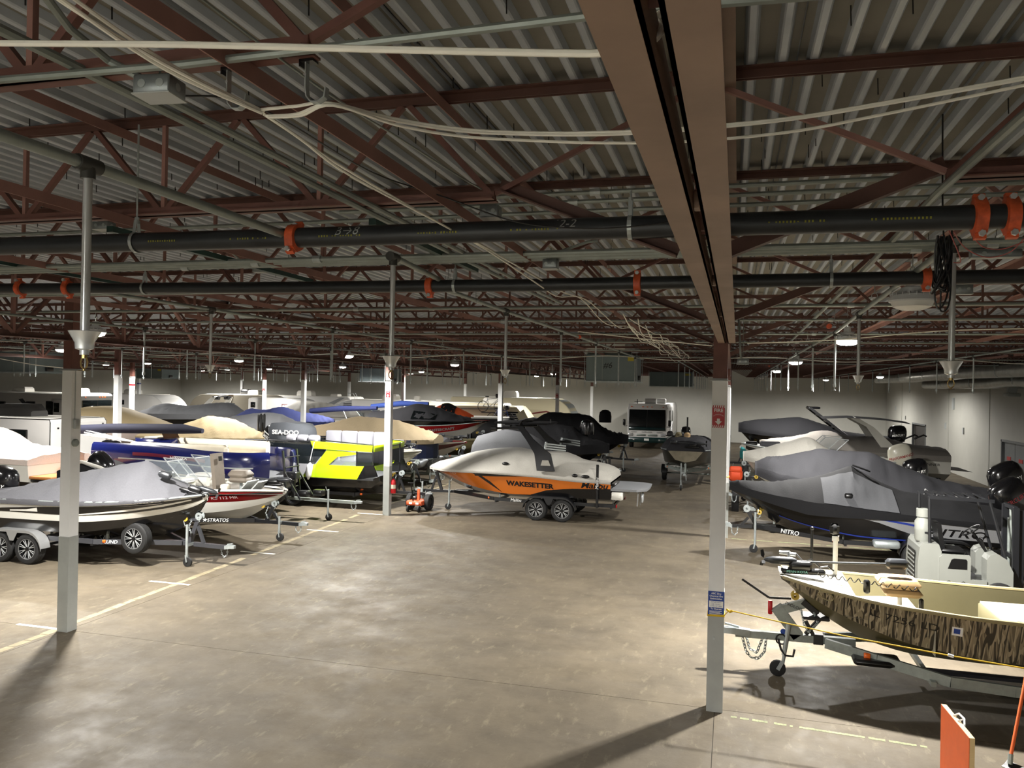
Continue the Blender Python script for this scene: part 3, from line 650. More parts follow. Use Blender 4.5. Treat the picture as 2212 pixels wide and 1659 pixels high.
cable('cream cables sagging from the second hook past the girder to the right', [[(-1.546, 2.350, 4.912), (-1.407, 2.350, 4.914), (-1.269, 2.330, 4.906), (-1.170, 2.600, 4.938), (-0.980, 2.800, 4.951), (-0.740, 2.900, 4.953), (-0.477, 2.900, 4.937), (-0.187, 2.900, 4.932), (0.165, 2.900, 4.942), (0.458, 2.900, 4.972), (0.884, 2.900, 5.024), (1.124, 2.900, 5.062)],
        [(-1.519, 2.350, 4.889), (-1.406, 2.350, 4.887), (-1.269, 2.330, 4.901), (-1.170, 2.600, 4.932), (-0.980, 2.800, 4.943), (-0.740, 2.900, 4.946), (-0.477, 2.900, 4.928), (-0.187, 2.900, 4.924), (0.165, 2.900, 4.937), (0.458, 2.900, 4.966), (0.884, 2.900, 5.017), (1.124, 2.900, 5.055)],
        [(-1.510, 2.350, 4.885), (-1.389, 2.350, 4.882), (-1.260, 2.330, 4.899), (-1.152, 2.600, 4.913), (-0.980, 2.800, 4.924), (-0.739, 2.900, 4.923), (-0.477, 2.900, 4.898), (-0.178, 2.900, 4.884), (0.166, 2.900, 4.894), (0.459, 2.900, 4.932), (0.884, 2.900, 4.997), (1.124, 2.900, 5.031)]], .0055)
cable('grey cable crossing behind the second hook', [[(-1.503, 1.912, 5.120), (-1.494, 1.982, 5.100), (-1.365, 2.456, 5.000), (-1.326, 2.951, 5.000), (-1.349, 3.867, 5.060), (-1.347, 4.173, 5.080)]], .0045, GALVD)
cable('thin black cable dipping across the first black pipe to the girder', [[(-1.887, 2.400, 5.004), (-1.710, 2.600, 5.017), (-1.738, 3.600, 5.046), (-1.497, 4.000, 5.003), (-1.164, 4.100, 4.888), (-0.911, 4.100, 4.842), (-0.666, 4.100, 4.826), (-0.464, 4.100, 4.833), (-0.315, 4.120, 4.853)]], .004, CABLEB)
HOOKM = GALV
def jhook(lab, x, y, z):
    o = thing('cable_hook', lab, 'hook', (x, y, z))
    b = MB(); pts = [(0, 0, .13), (0, 0, .05), (.004, 0, .02), (.02, 0, .002), (.045, 0, 0), (.068, 0, .014), (.072, 0, .045)]
    for p, q in zip(pts, pts[1:]): b.bar(p, q, .024, .004, up=V((q[0]-p[0], 0, q[2]-p[2])).cross(Y3))
    b.build('strap', HOOKM, o, smooth=False); MB().box(-.02, -.018, .13, .03, .018, .138).box(-.02, -.018, .115, -.015, .018, .138).build('clip', BLKST, o, smooth=False)
    MB().tube((.0, -.013, .09), (.0, -.0145, .09), .005, 8).build('rivet', CHROME, o)
jhook('flat steel cable hook holding the white cables', -1.63, 2.3, 4.9); jhook('larger flat steel cable hook at the end of the nearest joist', -1.34, 2.3, 4.9)
MB_c = MB(); rnd = random.Random(11)
cl = []
for k in range(9):
    x, y, z = (1.152, 5.000, 4.869); pts = []; rr = rnd.uniform(.02, .05); dz = rnd.uniform(.0, .06)
    for t in frange(0, 1, 10): pts.append((x-.02+rr*math.sin(t*2*PI+k), y+rr*.6*math.cos(t*2*PI+k), z+.03-(.27+dz)*math.sin(t*PI)))
    cl.append(pts)
x, y, z = (1.143, 5.000, 4.686)
cl += [[(x, y, z+.1), (x-.01, y+.02, z+.4), (x, y+.1, 5.62)], [(x-.03, y, z+.2), (x-.045, y, z), (x-.045, y, z-.15), (x-.02, y, z-.2), (x+.02, y, z-.1), (x+.03, y, z+.2)], [(x-.02, y+.02, z+.2), (x-.012, y+.02, z-.1), (x-.01, y+.02, z-.21), (x+.03, y, z-.15), (x+.035, y, z+.25)]]
cable('coil of black cable hanging by the right sprinkler drop', cl, .005, CABLEB)
PINKC = mat('red_fire_cable', '#a4544f', .5)
cable('thin red cable drooping under the two orange couplings', [[(1.070, 4.600, 4.854), (1.111, 4.600, 4.750), (1.151, 4.700, 4.704), (1.118, 4.700, 4.702)], [(1.161, 4.500, 4.792), (1.206, 4.500, 4.746), (1.307, 4.600, 4.749), (1.379, 4.600, 4.770), (1.472, 4.600, 4.810)], [(1.092, 4.600, 4.846), (1.197, 4.800, 4.794), (1.298, 4.800, 4.741), (1.407, 4.800, 4.763), (1.445, 4.700, 4.817)]], .003, PINKC)
rnd = random.Random(21); tang = []
for k in range(9):
    y0 = rnd.uniform(9, 17); pts = []; x = -1.5+rnd.uniform(-.25, .25)
    for j in range(7): pts.append((x+rnd.uniform(-.1, .1)+.006*(y0-10)*j*.3, y0+j*rnd.uniform(1.6, 2.2), 4.98-(.16*rnd.random() if j % 2 else .02)))
    tang.append(pts)
cable('tangled cream cables trailing left of the girder into the distance', tang, .006)
cable('pale cable swagged across the far joists', [[(-30+2.2*k, 23.5+.02*k, 4.97-(.12 if k % 2 else 0)) for k in range(19)]], .012)
cable('pale cable swagged over the right bay', [[(.2, 12.2, 4.7), (1.5, 12.6, 4.78), (3.2, 13.0, 4.95), (6, 13.2, 5.0)], [(-.3, 12.2, 4.66), (-1.4, 12.4, 4.78), (-2.4, 12.6, 4.9)]], .008)
cable('thin wire reaching from the left wall to the left column', [[(-13.4, 10.6, 4.6), (-12., 10.45, 4.36), (-11., 10.4, 4.22), (-10.25, 10.36, 4.16)]], .006)

# ---------------------------------------------------------------- hung air units and ducts
HV = mat('air_unit_sheet_metal', '#6f7c7e', .5, .35, var=.08, scale=2); FOIL = mat('foil_duct_wrap', '#9c9d97', .36, .7, var=.25, scale=3, bump=.5)
def unit(lab, x0, x1, y, d, z0, z1, text=None, grp=None, end=None):
    o = thing('air_handling_unit', lab, 'air unit', ((x0+x1)/2, y, z0), 0, grp); w = (x1-x0)/2; h = z1-z0
    MB().bbox(-w, -d/2, .04, w, d/2, h, .02).build('casing', HV, o, smooth=False)
    for x in (-w*.33, w*.33): MB().box(x-.006, -d/2-.004, .06, x+.006, -d/2, h-.03).build('panel_seam', GALVD, o, smooth=False)
    MB().box(-w-.05, -d/2-.05, 0, w+.05, -d/2, .04).box(-w-.05, d/2, 0, w+.05, d/2+.05, .04).box(-w-.05, -d/2, 0, -w+.02, d/2, .04).build('support_rail', GALV, o, smooth=False)
    for sx in (-1, 1):
        for sy in (-1, 1): MB().tube((sx*(w+.03), sy*(d/2+.03), 0), (sx*(w+.03), sy*(d/2+.03), ZBOT+.03-z0), .008, 5).build('hanger_rod', GALV, o)
    MB().box(w*.68, -d/2-.004, h-.2, w*.92, -d/2, h-.08).build('warning_label', mat('yellow_label', '#b3a52f', .5), o, smooth=False)
    MB().bbox(w*.98, -d*.1, .08, w+.06, d*.08, .22, .01).build('switch_box', BLKST, o)
    if text: lettering(text, h*.3, BLK, o, frame((-w*.12, -d/2-.004, h*.6), X3, Z3), ext=.001, shear=.2)
    return o
unit('grey hanging air unit marked #6 left of the girder', -4.28, -2.78, 24.6, 1.5, 4.18, 5.02, '#6'); 
MB_ = MB().bbox(-.75, -.8, .0, .75, 1.6, .62, .15).build('foil_duct', FOIL); MB_.location = (-3.7, 24.6, 5.03); tag(MB_, 'crumpled foil duct on top of the air unit marked #6', 'duct')
unit('second grey hanging air unit at the left edge', -24.6, -22.6, 22.2, 1.6, 4.14, 4.86); unit('far grey hanging air unit left of the white camper', -33.7, -31.9, 40, 1.5, 4.06, 4.72)
unit('pale hanging air unit beside the extinguisher column', -19.6, -17.8, 40.5, 1.5, 4.1, 4.85); unit('small grey hanging air unit beyond the one marked #6', -4.6, -2.2, 47, 1.5, 4.15, 5.)
def duct(lab, pts, w, h):
    b = MB(); rings = []
    for (x, y, z, s) in pts:
        rings.append([V((x+a*w/2*s, y, z+c*h/2*s)) for a, c in ((-1, -.6), (-.7, -1), (.7, -1), (1, -.6), (1, .6), (.7, 1), (-.7, 1), (-1, .6))])
    o = thing('foil_duct', lab, 'duct', (0, 0, 0)); b.loft(rings).build('wrap', FOIL, o, ang=60)
    for (x, y, z, s) in pts[::3]:
        MB().loft([[V((x+a*w/2*s*1.03, y+dy, z+c*h/2*s*1.03)) for a, c in ((-1, -.6), (-.7, -1), (.7, -1), (1, -.6), (1, .6), (.7, 1), (-.7, 1), (-1, .6))] for dy in (-.05, .05)]).build('tape_band', GALV, o, smooth=False)
        for sx in (-1, 1): MB().bar((x+sx*w*.52, y, z), (x+sx*w*.52, y, ZBOT+.1), .03, .004, Y3).build('hanger_strap', GALVD, o, smooth=False)
rnd = random.Random(9)
duct('upper silver foil duct along the right wall', [(8.5+rnd.uniform(-.05, .05), y, 4.83+rnd.uniform(-.03, .03), rnd.uniform(.9, 1.1)) for y in frange(24, 52, 16)], .6, .42)
duct('lower silver foil duct along the right wall', [(9.9+rnd.uniform(-.05, .05), y, 4.5+rnd.uniform(-.03, .03), rnd.uniform(.9, 1.1)) for y in frange(22, 46, 14)], .7, .4)
f = thing('flood_light', 'grey flood light on the right wall under the foil duct', 'light', (10.400, 34.764, 4.094), 0)
MB().obox((0, 0, .25), .3, .25, .5, Matrix.Rotation(.3, 3, 'Y')).build('arm', LGREY, f, smooth=False); MB().bbox(-.25, -.3, -.12, .2, .3, .02, .03).build('housing', MGREY, f); MB().box(.18, -.05, .2, .5, .05, .3).build('bracket', LGREY, f, smooth=False)
# ---------------------------------------------------------------- boat building kit (local x to the bow, y to port, z up)
class Hull:
    def __init__(s, L, zs, bs, zc, bc, zk, flare=.85):
        s.L, s.zs, s.bs, s.zc, s.bc, s.zk, s.fl = L, zs, bs, zc, bc, zk, flare
    def at(s, x): return [max(sinterp(t, x), 0 if i in (1, 3) else -9) for i, t in enumerate((s.zs, s.bs, s.zc, s.bc, s.zk))]
    def P(s, x, t, sd=1, off=0.):
        zs, bs, zc, bc, zk = s.at(x)
        if t >= 0: y, z = lerp(bc, bs, max(t, 0)**s.fl), lerp(zc, zs, t)
        else: u = t+1; y, z = bc*u, lerp(zk, zc, u)
        return V((x, sd*(y+off), z))
    def xs(s, n=26, a=0., b=None):
        b = s.L if b is None else b
        return [a+(b-a)*(1-(1-k/n)**1.5) for k in range(n+1)]
    def shell(s, par, mside, mbot, mtrans=None, n=28):
        xs = s.xs(n); ts = [0, .2, .4, .6, .8, 1.]; tb = [-1, -.66, -.33, 0]
        for sd, nm in ((-1, 'hull_side'), (1, 'hull_side')):
            MB().loft([[s.P(x, t, sd) for t in ts] for x in xs], closed=False).build(nm, mside, par, ang=50)
        MB().loft([[s.P(x, t, 1) for t in tb[::-1]]+[s.P(x, t, -1) for t in tb[1:]] for x in xs], closed=False).build('hull_bottom', mbot, par, ang=30)
        MB().add([s.P(0, t, 1) for t in tb+ts[1:]]+[s.P(0, t, -1) for t in (tb+ts[1:])[::-1]][:-1], [tuple(range(2*len(tb+ts[1:])-1))]).build('transom', mtrans or mside, par)
    def deck(s, par, m, dz=-.02, xa=0., xb=None, name='deck'):
        xs = s.xs(20, xa, xb)
        MB().loft([[V((x, k*(s.at(x)[1]-.005), s.at(x)[0]+dz+.03*(1-k*k))) for k in (-1, -.6, 0, .6, 1)] for x in xs], closed=False).build(name, m, par)
    def strip(s, par, name, m, t0, t1, xa=0., xb=None, sides=(-1, 1), off=.006, n=30):
        xs = s.xs(n, xa, xb); f = lambda t, x: t if not isinstance(t, (list, tuple)) else interp(t, x)
        for sd in sides:
            rows = []
            for x in xs:
                a, b = f(t0, x), f(t1, x); rows.append([s.P(x, lerp(a, b, k/4), sd, off) for k in range(5)])
            MB().loft(rows, closed=False).build(name, m, par)
    def rail(s, par, name, m, t=1., r=.022, xa=0., xb=None):
        xs = s.xs(24, xa, (s.L-.02) if xb is None else xb)
        MB().path([s.P(x, t, 1, .004) for x in xs], r, 7).path([s.P(x, t, -1, .004) for x in xs], r, 7).build(name, m, par)
    def write(s, par, text, size, m, x, t, sd, shear=0., bold=.0, sx=1., ext=.002, off=.008, name='lettering'):
        d = 1 if sd < 0 else -1
        def wp(co):
            xx = x+d*co.x; a = s.at(xx); h = max(a[0]-a[2], .1); return s.P(xx, t+co.y/h, sd, off+co.z)
        return lettering(text, size, m, par, None, bold, ext, 'CENTER', shear, sx, warp=wp, name=name)
    def cover(s, par, m, zr, xa=0., xb=None, p=1.6, skirt=.12, over=.02, wr=.012, wf=1.6, name='cover', seed=1, n=64, lin=0):
        xs = s.xs(n, xa, xb); ip = interp if lin else sinterp; f = lambda t, x: t if not isinstance(t, (list, tuple)) else ip(t, x)
        ss = [-1, -.97, -.92, -.86, -.78, -.7, -.6, -.5, -.4, -.3, -.2, -.1]; ss = ss+[0]+[-k for k in ss[::-1]]; rows = []
        for x in xs:
            zs, bs, *_ = s.at(x); b = bs+over; top = f(zr, x); sk = f(skirt, x); r = []
            r.append(s.Q(x, -b*.995, zs-sk, 0, seed, wf)); r.append(s.Q(x, -b*1.004, zs-sk*.45, wr*.4, seed, wf))
            for k in ss:
                r.append(s.Q(x, b*k, zs+.012+(top-zs)*(1-abs(k)**f(p, x)), wr*(.35+1.2*(1-abs(k))*abs(k)*2.4), seed, wf))
            r.append(s.Q(x, b*1.004, zs-sk*.45, wr*.4, seed, wf)); r.append(s.Q(x, b*.995, zs-sk, 0, seed, wf)); rows.append(r)
        b = MB().loft(rows, closed=False); m_ = len(rows[0])
        b.f.append(tuple(range(m_))); b.f.append(tuple((len(rows)-1)*m_+k for k in range(m_))[::-1])
        s._cov = (zr, p, over, ip, wr, seed, wf)
        return b.build(name, m, par, ang=40)
    def Q(s, x, y, z, w, seed, wf):
        n = noise.noise(V((x*wf+3*seed, y*wf*.9, z*2+seed)))*w*1.2+((1-abs(noise.noise(V((x*wf*2.2+y*1.2+z*2.4+seed, (z-x)*.45, seed)))))**7-.15)*w*1.5
        return V((x, y+(n*.5 if y > 0 else -n*.5), z+n))
    def covpt(s, x, k, off=.01):
        zr, p, over, ip, wr, seed, wf = s._cov; f = lambda t: t if not isinstance(t, (list, tuple)) else ip(t, x)
        zs, bs, *_ = s.at(x); q = s.Q(x, (bs+over)*k, zs+.012+(f(zr)-zs)*(1-abs(k)**f(p)), wr*(.35+1.2*(1-abs(k))*abs(k)*2.4), seed, wf); return q+V((0, off*.8 if k > 0 else -off*.8, off))
    def covpatch(s, par, name, m, xa, xb, ka, kb, off=.012, n=14):
        MB().loft([[s.covpt(x, lerp(ka, kb, j/8), off) for j in range(9)] for x in frange(xa, xb, n)], closed=False).build(name, m, par)
    def covwrite(s, par, text, size, m, x, k, sd, shear=0., bold=0., sx=1., rise=None):
        d = 1 if sd < 0 else -1
        def wp(co):
            xx = x+d*co.x; kk = abs(k)-co.y/(rise or .6); q = s.covpt(xx, sd*kk, .014+co.z); return q
        return lettering(text, size, m, par, None, bold, .001, 'CENTER', shear, sx, warp=wp)

WHEELS = {}
def wheel_meshes(r, w, style):
    k = (r, w, style)
    if k in WHEELS: return WHEELS[k]
    rr = r*.66; T = Matrix.Rotation(PI/2, 4, 'X')
    tyre = MB().lathe([(rr, -w*.42), (rr*1.04, -w*.5), (r*.86, -w*.52), (r*.95, -w*.47), (r*.985, -w*.36), (r, -w*.34), (r, -w*.02), (r*.985, -w*.015), (r*.985, w*.015), (r, w*.02), (r, w*.34), (r*.985, w*.36), (r*.95, w*.47), (r*.86, w*.52), (rr*1.04, w*.5), (rr, w*.42)], 32, T).mesh('tyre', RUB, ang=28)
    if style == 'alloy':
        barrel = MB().lathe([(rr, -w*.46), (rr*.93, -w*.42), (rr*.9, -w*.2), (.001, -w*.18)], 28, T).lathe([(rr, w*.46), (rr*.93, w*.42), (rr*.9, w*.2), (.001, w*.18)], 28, T).mesh('rim', mat('rim_black', '#111214', .3, .3))
        sp = MB()
        for q in range(8):
            a = 2*PI*q/8
            for sd in (-1, 1):
                for da in (-.13, .13):
                    p0 = V((math.cos(a)*rr*.2, sd*w*.36, math.sin(a)*rr*.2)); p1 = V((math.cos(a+da)*rr*.92, sd*w*.43, math.sin(a+da)*rr*.92)); sp.bar(p0, p1, .012, rr*.055, up=V((0, sd, 0)))
        sp.lathe([(rr*.97, -w*.47), (rr, -w*.47), (rr, -w*.42)], 28, T).lathe([(rr*.97, w*.47), (rr, w*.47), (rr, w*.42)], 28, T)
        spk = sp.mesh('spokes', CHROME, False); hub = MB().tube((0, -w*.45, 0), (0, w*.45, 0), rr*.2, 14).mesh('hub', BLK)
        out = [('tyre', tyre), ('rim', barrel), ('spokes', spk), ('hub', hub)]
    else:
        m = {'steel': mat('rim_white', '#b9b9b3', .4), 'grey': mat('rim_grey', '#7f8384', .4, .4), 'dark': BLKST}[style]
        barrel = MB().lathe([(rr, -w*.46), (rr*.9, -w*.42), (rr*.85, -w*.22), (rr*.55, -w*.2), (rr*.45, -w*.3), (.001, -w*.3)], 28, T).lathe([(rr, w*.46), (rr*.9, w*.42), (rr*.85, w*.22), (rr*.55, w*.2), (rr*.45, w*.3), (.001, w*.3)], 28, T).mesh('rim', m)
        h = MB()
        for q in range(8):
            a = 2*PI*q/8; c = V((math.cos(a)*rr*.7, 0, math.sin(a)*rr*.7))
            h.tube(c-V((0, w*.235, 0)), c+V((0, w*.235, 0)), rr*.08, 8)
        h.tube((0, -w*.34, 0), (0, w*.34, 0), rr*.2, 12)
        out = [('tyre', tyre), ('rim', barrel), ('hub', h.mesh('hub', BLK))]
    WHEELS[k] = out
    return out
def wheel(par, c, r=.33, w=.2, style='steel', rot=0., name='wheel'):
    ms = wheel_meshes(r, w, style); o = link(name, ms[0][1], par, loc=c, rotz=rot); o.rotation_euler = (0, random.uniform(0, .7), rot)
    for nm, me in ms[1:]: link(nm, me, o)
    return o
def chain(par, pts, m=None, r=.006, pitch=.035, name='safety_chain'):
    b = MB(); n = 0; pts = [V(p) for p in pts]
    for p, q in zip(pts, pts[1:]):
        k = max(1, round((q-p).length/pitch)); d = (q-p).normalized(); u = d.orthogonal().normalized(); v = d.cross(u)
        for i in range(k):
            c = p.lerp(q, (i+.5)/k); n += 1; a = u if n % 2 else v
            b.path([c+d*(pitch*.75*math.cos(t))+a*(pitch*.42*math.sin(t)) for t in frange(0, 2*PI, 6)[:-1]], r, 4, closed=True)
    return b.build(name, m or GALV, par)
def trailer(lab, x, y, rot, rear, knee, tip, coup, w=.95, z=.56, wheels=((0., .3),), r=.33, ww=.2, fm=None, rim='alloy', fender='black', jack=None, winch=None, bh=.1, drop=0., text=None, spare=None, tails=True, bunks=True, jackx=.0, jy=.18, zt=None, jz=None, fname=None):
    """drop: rails dip by this much toward the wheels; all x along the trailer, bow +x"""
    fm = fm or BLKST; zt = zt if zt is not None else z-.06; o = thing('boat_trailer', lab, 'trailer', (x, y, 0), rot)
    fw = w-.16
    for s in (-1, 1):
        b = MB(); pts = [(rear, s*fw, z-drop), (lerp(rear, knee, .75), s*fw, z-drop), (knee, s*fw, z-drop*.4), (lerp(knee, tip, .6), s*fw*.42, lerp(z, zt, .6)), (tip, s*.05, zt)]
        for p, q in zip(pts, pts[1:]): b.bar(p, q, .055, bh)
        b.build('frame_rail', fm, o, smooth=False)
    MB().bar((tip-.45, 0, zt), (coup-.16, 0, zt-.03), .085, .085).build('tongue', fm, o, smooth=False)
    MB().loft([[V((coup-.2, a*.045, zt-.03+c*.04)) for a, c in ((-1, -1), (1, -1), (1, 1), (-1, 1))], [V((coup-.05, a*.06, zt-.01+c*.035)) for a, c in ((-1, -1), (1, -1), (1, 1), (-1, 1))], [V((coup+.03, a*.04, zt-.015+c*.03)) for a, c in ((-1, -1), (1, -1), (1, 1), (-1, 1))]]).bar((coup-.15, 0, zt+.035), (coup-.02, 0, zt+.06), .03, .02).build('coupler', GALV, o)
    chain(o, [(coup-.18, .05, zt-.05), (coup-.2, .07, zt-.2), (coup-.26, .06, zt-.26), (coup-.32, .05, zt-.2), (coup-.34, .05, zt-.05)])
    for xx in (rear+.15, lerp(rear, knee, .5), knee-.05): MB().bar((xx, -fw, z-drop-.06), (xx, fw, z-drop-.06), .055, .07).build('crossmember', fm, o, smooth=False)
    for (wx, _) in wheels:
        MB().tube((wx, -w, r), (wx, w, r), .03, 8).build('axle', fm, o)
        for s in (-1, 1): wheel(o, (wx, s*w, r), r, ww, rim)
    wx = [a for a, _ in wheels]
    FM = {'black': BLKST, 'galv': GALV, 'white': WHITE, 'diamond': mat('silver_fender', '#a9aaaa', .3, .6)}[fender]
    for s in (-1, 1):
        prof = []; R = r+.07
        if len(wx) == 2:
            a0, a1 = max(wx), min(wx)
            prof = [(a0+R*math.cos(t), r+R*math.sin(t)) for t in frange(.1, PI*.5, 6)]+[((a0+a1)/2, r+R*1.0)]+[(a1+R*math.cos(t), r+R*math.sin(t)) for t in frange(PI*.5, PI-.1, 6)]
        else: prof = [(wx[0]+R*math.cos(t), r+R*math.sin(t)) for t in frange(.1, PI-.1, 12)]
        b = MB(); y0, y1 = s*(w-ww*.55), s*(w+ww*.62)
        b.loft([[V((px, y0, pz)), V((px, y1, pz)), V((px, y1, pz-.055)), V((px, y1-s*.008, pz-.055)), V((px, y1-s*.008, pz-.01)), V((px, y0, pz-.01))] for px, pz in prof])
        f_ = b.build('fender', FM, o, ang=40)
        if len(wx) == 2:
            mx = sum(wx)/2; MB().prism([(mx-R*.42, r+R*.98), (mx+R*.42, r+R*.98), (mx+.05, r+R*.42), (mx-.05, r+R*.42)], -.004, .004, Matrix(((1, 0, 0, 0), (0, 0, -1, y1), (0, 1, 0, 0), (0, 0, 0, 1)))).build('fender_gusset', FM, f_, smooth=False)
    if bunks:
        CARP = mat('bunk_carpet', '#26262a', .95)
        for s in (-1, 1):
            bz = z-drop+.07
            MB().obox((lerp(rear, knee, .5), s*.5, bz+.06), (knee-rear)*.95, .11, .05, Matrix.Rotation(s*.3, 3, 'X')).build('bunk', CARP, o, smooth=False)
            for xx in (rear+.15, lerp(rear, knee, .5), knee-.05): MB().bar((xx, s*.5, z-drop-.06), (xx, s*.5, bz+.05), .04, .04).build('bunk_bracket', GALV, o, smooth=False)
    if jack is not None:
        jx = jack; ztop = jz or zt+.36; s = jy
        MB().tube((jx, s, .2), (jx, s, ztop), .03, 10).tube((jx, s, .12), (jx, s, .3), .024, 10).bar((jx, 0, zt), (jx, s, zt), .06, .06).path([(jx, s, ztop-.03), (jx-.06, s, ztop-.02), (jx-.07, s-.03, ztop+.08)], .01, 6).build('jack', GALV if fm != BLKST or jackx else GALV, o)
        wj = MB().lathe([(.02, -.03), (.08, -.03), (.1, -.025), (.1, .025), (.08, .03), (.02, .03)], 18, Matrix.Translation((jx+.03, s, .1)) @ Matrix.Rotation(PI/2, 4, 'X')).build('jack_wheel', RUB, o)
        MB().bar((jx, s-.045, .25), (jx+.03, s-.045, .1), .03, .006, Y3).bar((jx, s+.045, .25), (jx+.03, s+.045, .1), .03, .006, Y3).build('fork', GALV, wj, smooth=False)
    if winch is not None:
        wx_, wz = winch
        p = MB().bar((wx_-.18, 0, zt+.02), (wx_+.02, 0, wz), .07, .09, X3).bar((wx_+.16, 0, zt+.02), (wx_+.01, 0, wz-.16), .06, .06, X3).bar((wx_-.2, 0, wz-.02), (wx_+.08, 0, wz-.02), .09, .05).build('winch_post', fm, o, smooth=False)
        YROLL = mat('yellow_bow_roller', '#b79a3c', .4)
        MB().lathe([(.02, -.1), (.062, -.1), (.05, -.03), (.03, 0), (.05, .03), (.062, .1), (.02, .1)], 14, Matrix.Translation((wx_-.25, 0, wz)) @ Matrix.Rotation(PI/2, 4, 'X')).build('bow_roller', YROLL, p)
        MB().lathe([(.03, -.05), (.085, -.05), (.085, -.045), (.03, -.04), (.03, .04), (.085, .045), (.085, .05), (.03, .05)], 16, Matrix.Translation((wx_+.05, 0, wz+.06)) @ Matrix.Rotation(PI/2, 4, 'X')).path([(wx_+.05, -.06, wz+.06), (wx_+.05, -.1, wz+.06), (wx_+.12, -.1, wz-.04), (wx_+.12, -.15, wz-.04)], .008, 6).build('winch', GALV, p)
        chain(p, [(wx_-.12, -.05, wz-.03), (wx_-.18, -.06, wz-.2), (wx_-.12, -.05, wz-.32)], name='winch_chain')
    if tails:
        for s in (-1, 1): MB().bbox(rear-.03, s*fw-.06, z-drop-.05, rear, s*fw+.06, z-drop+.05, .01).build('tail_light', REDL, o)
    for s in (-1, 1): MB().bbox(knee+.18-.04, s*(fw-.09)-.02, z-.03, knee+.18+.04, s*(fw-.09)+.02, z+.03, .006).build('marker_light', AMBER, o)
    if text:
        tx, xx, sz, m, sd = text; dr = (1, 0, 0) if sd < 0 else (-1, 0, 0)
        zz = z-drop*(.9 if xx < lerp(rear, knee, .75) else .6)
        a, b_ = V((knee, sd*fw, z-drop*.4)), V((tip, sd*.05, zt)); d = (b_-a).normalized()
        if xx > knee: q = a.lerp(b_, (xx-knee)/(tip-knee)); M = frame(q+V((0, sd*.03, 0))+V((-d.y, d.x, 0))*(.0), d if sd < 0 else -d, Z3)
        else: M = frame((xx, sd*(fw+.03), zz), dr, Z3)
        lettering(tx, sz, m, o, M, bold=.001, ext=.002, shear=.15)
    if spare:
        sx_, sy_, sz_ = spare; MB().bar((sx_, sy_*.3, z), (sx_, sy_-.1*(1 if sy_ > 0 else -1), sz_), .05, .05).build('spare_bracket', fm, o, smooth=False)
        wheel(o, spare, r, ww, rim, name='spare_wheel')
    return o
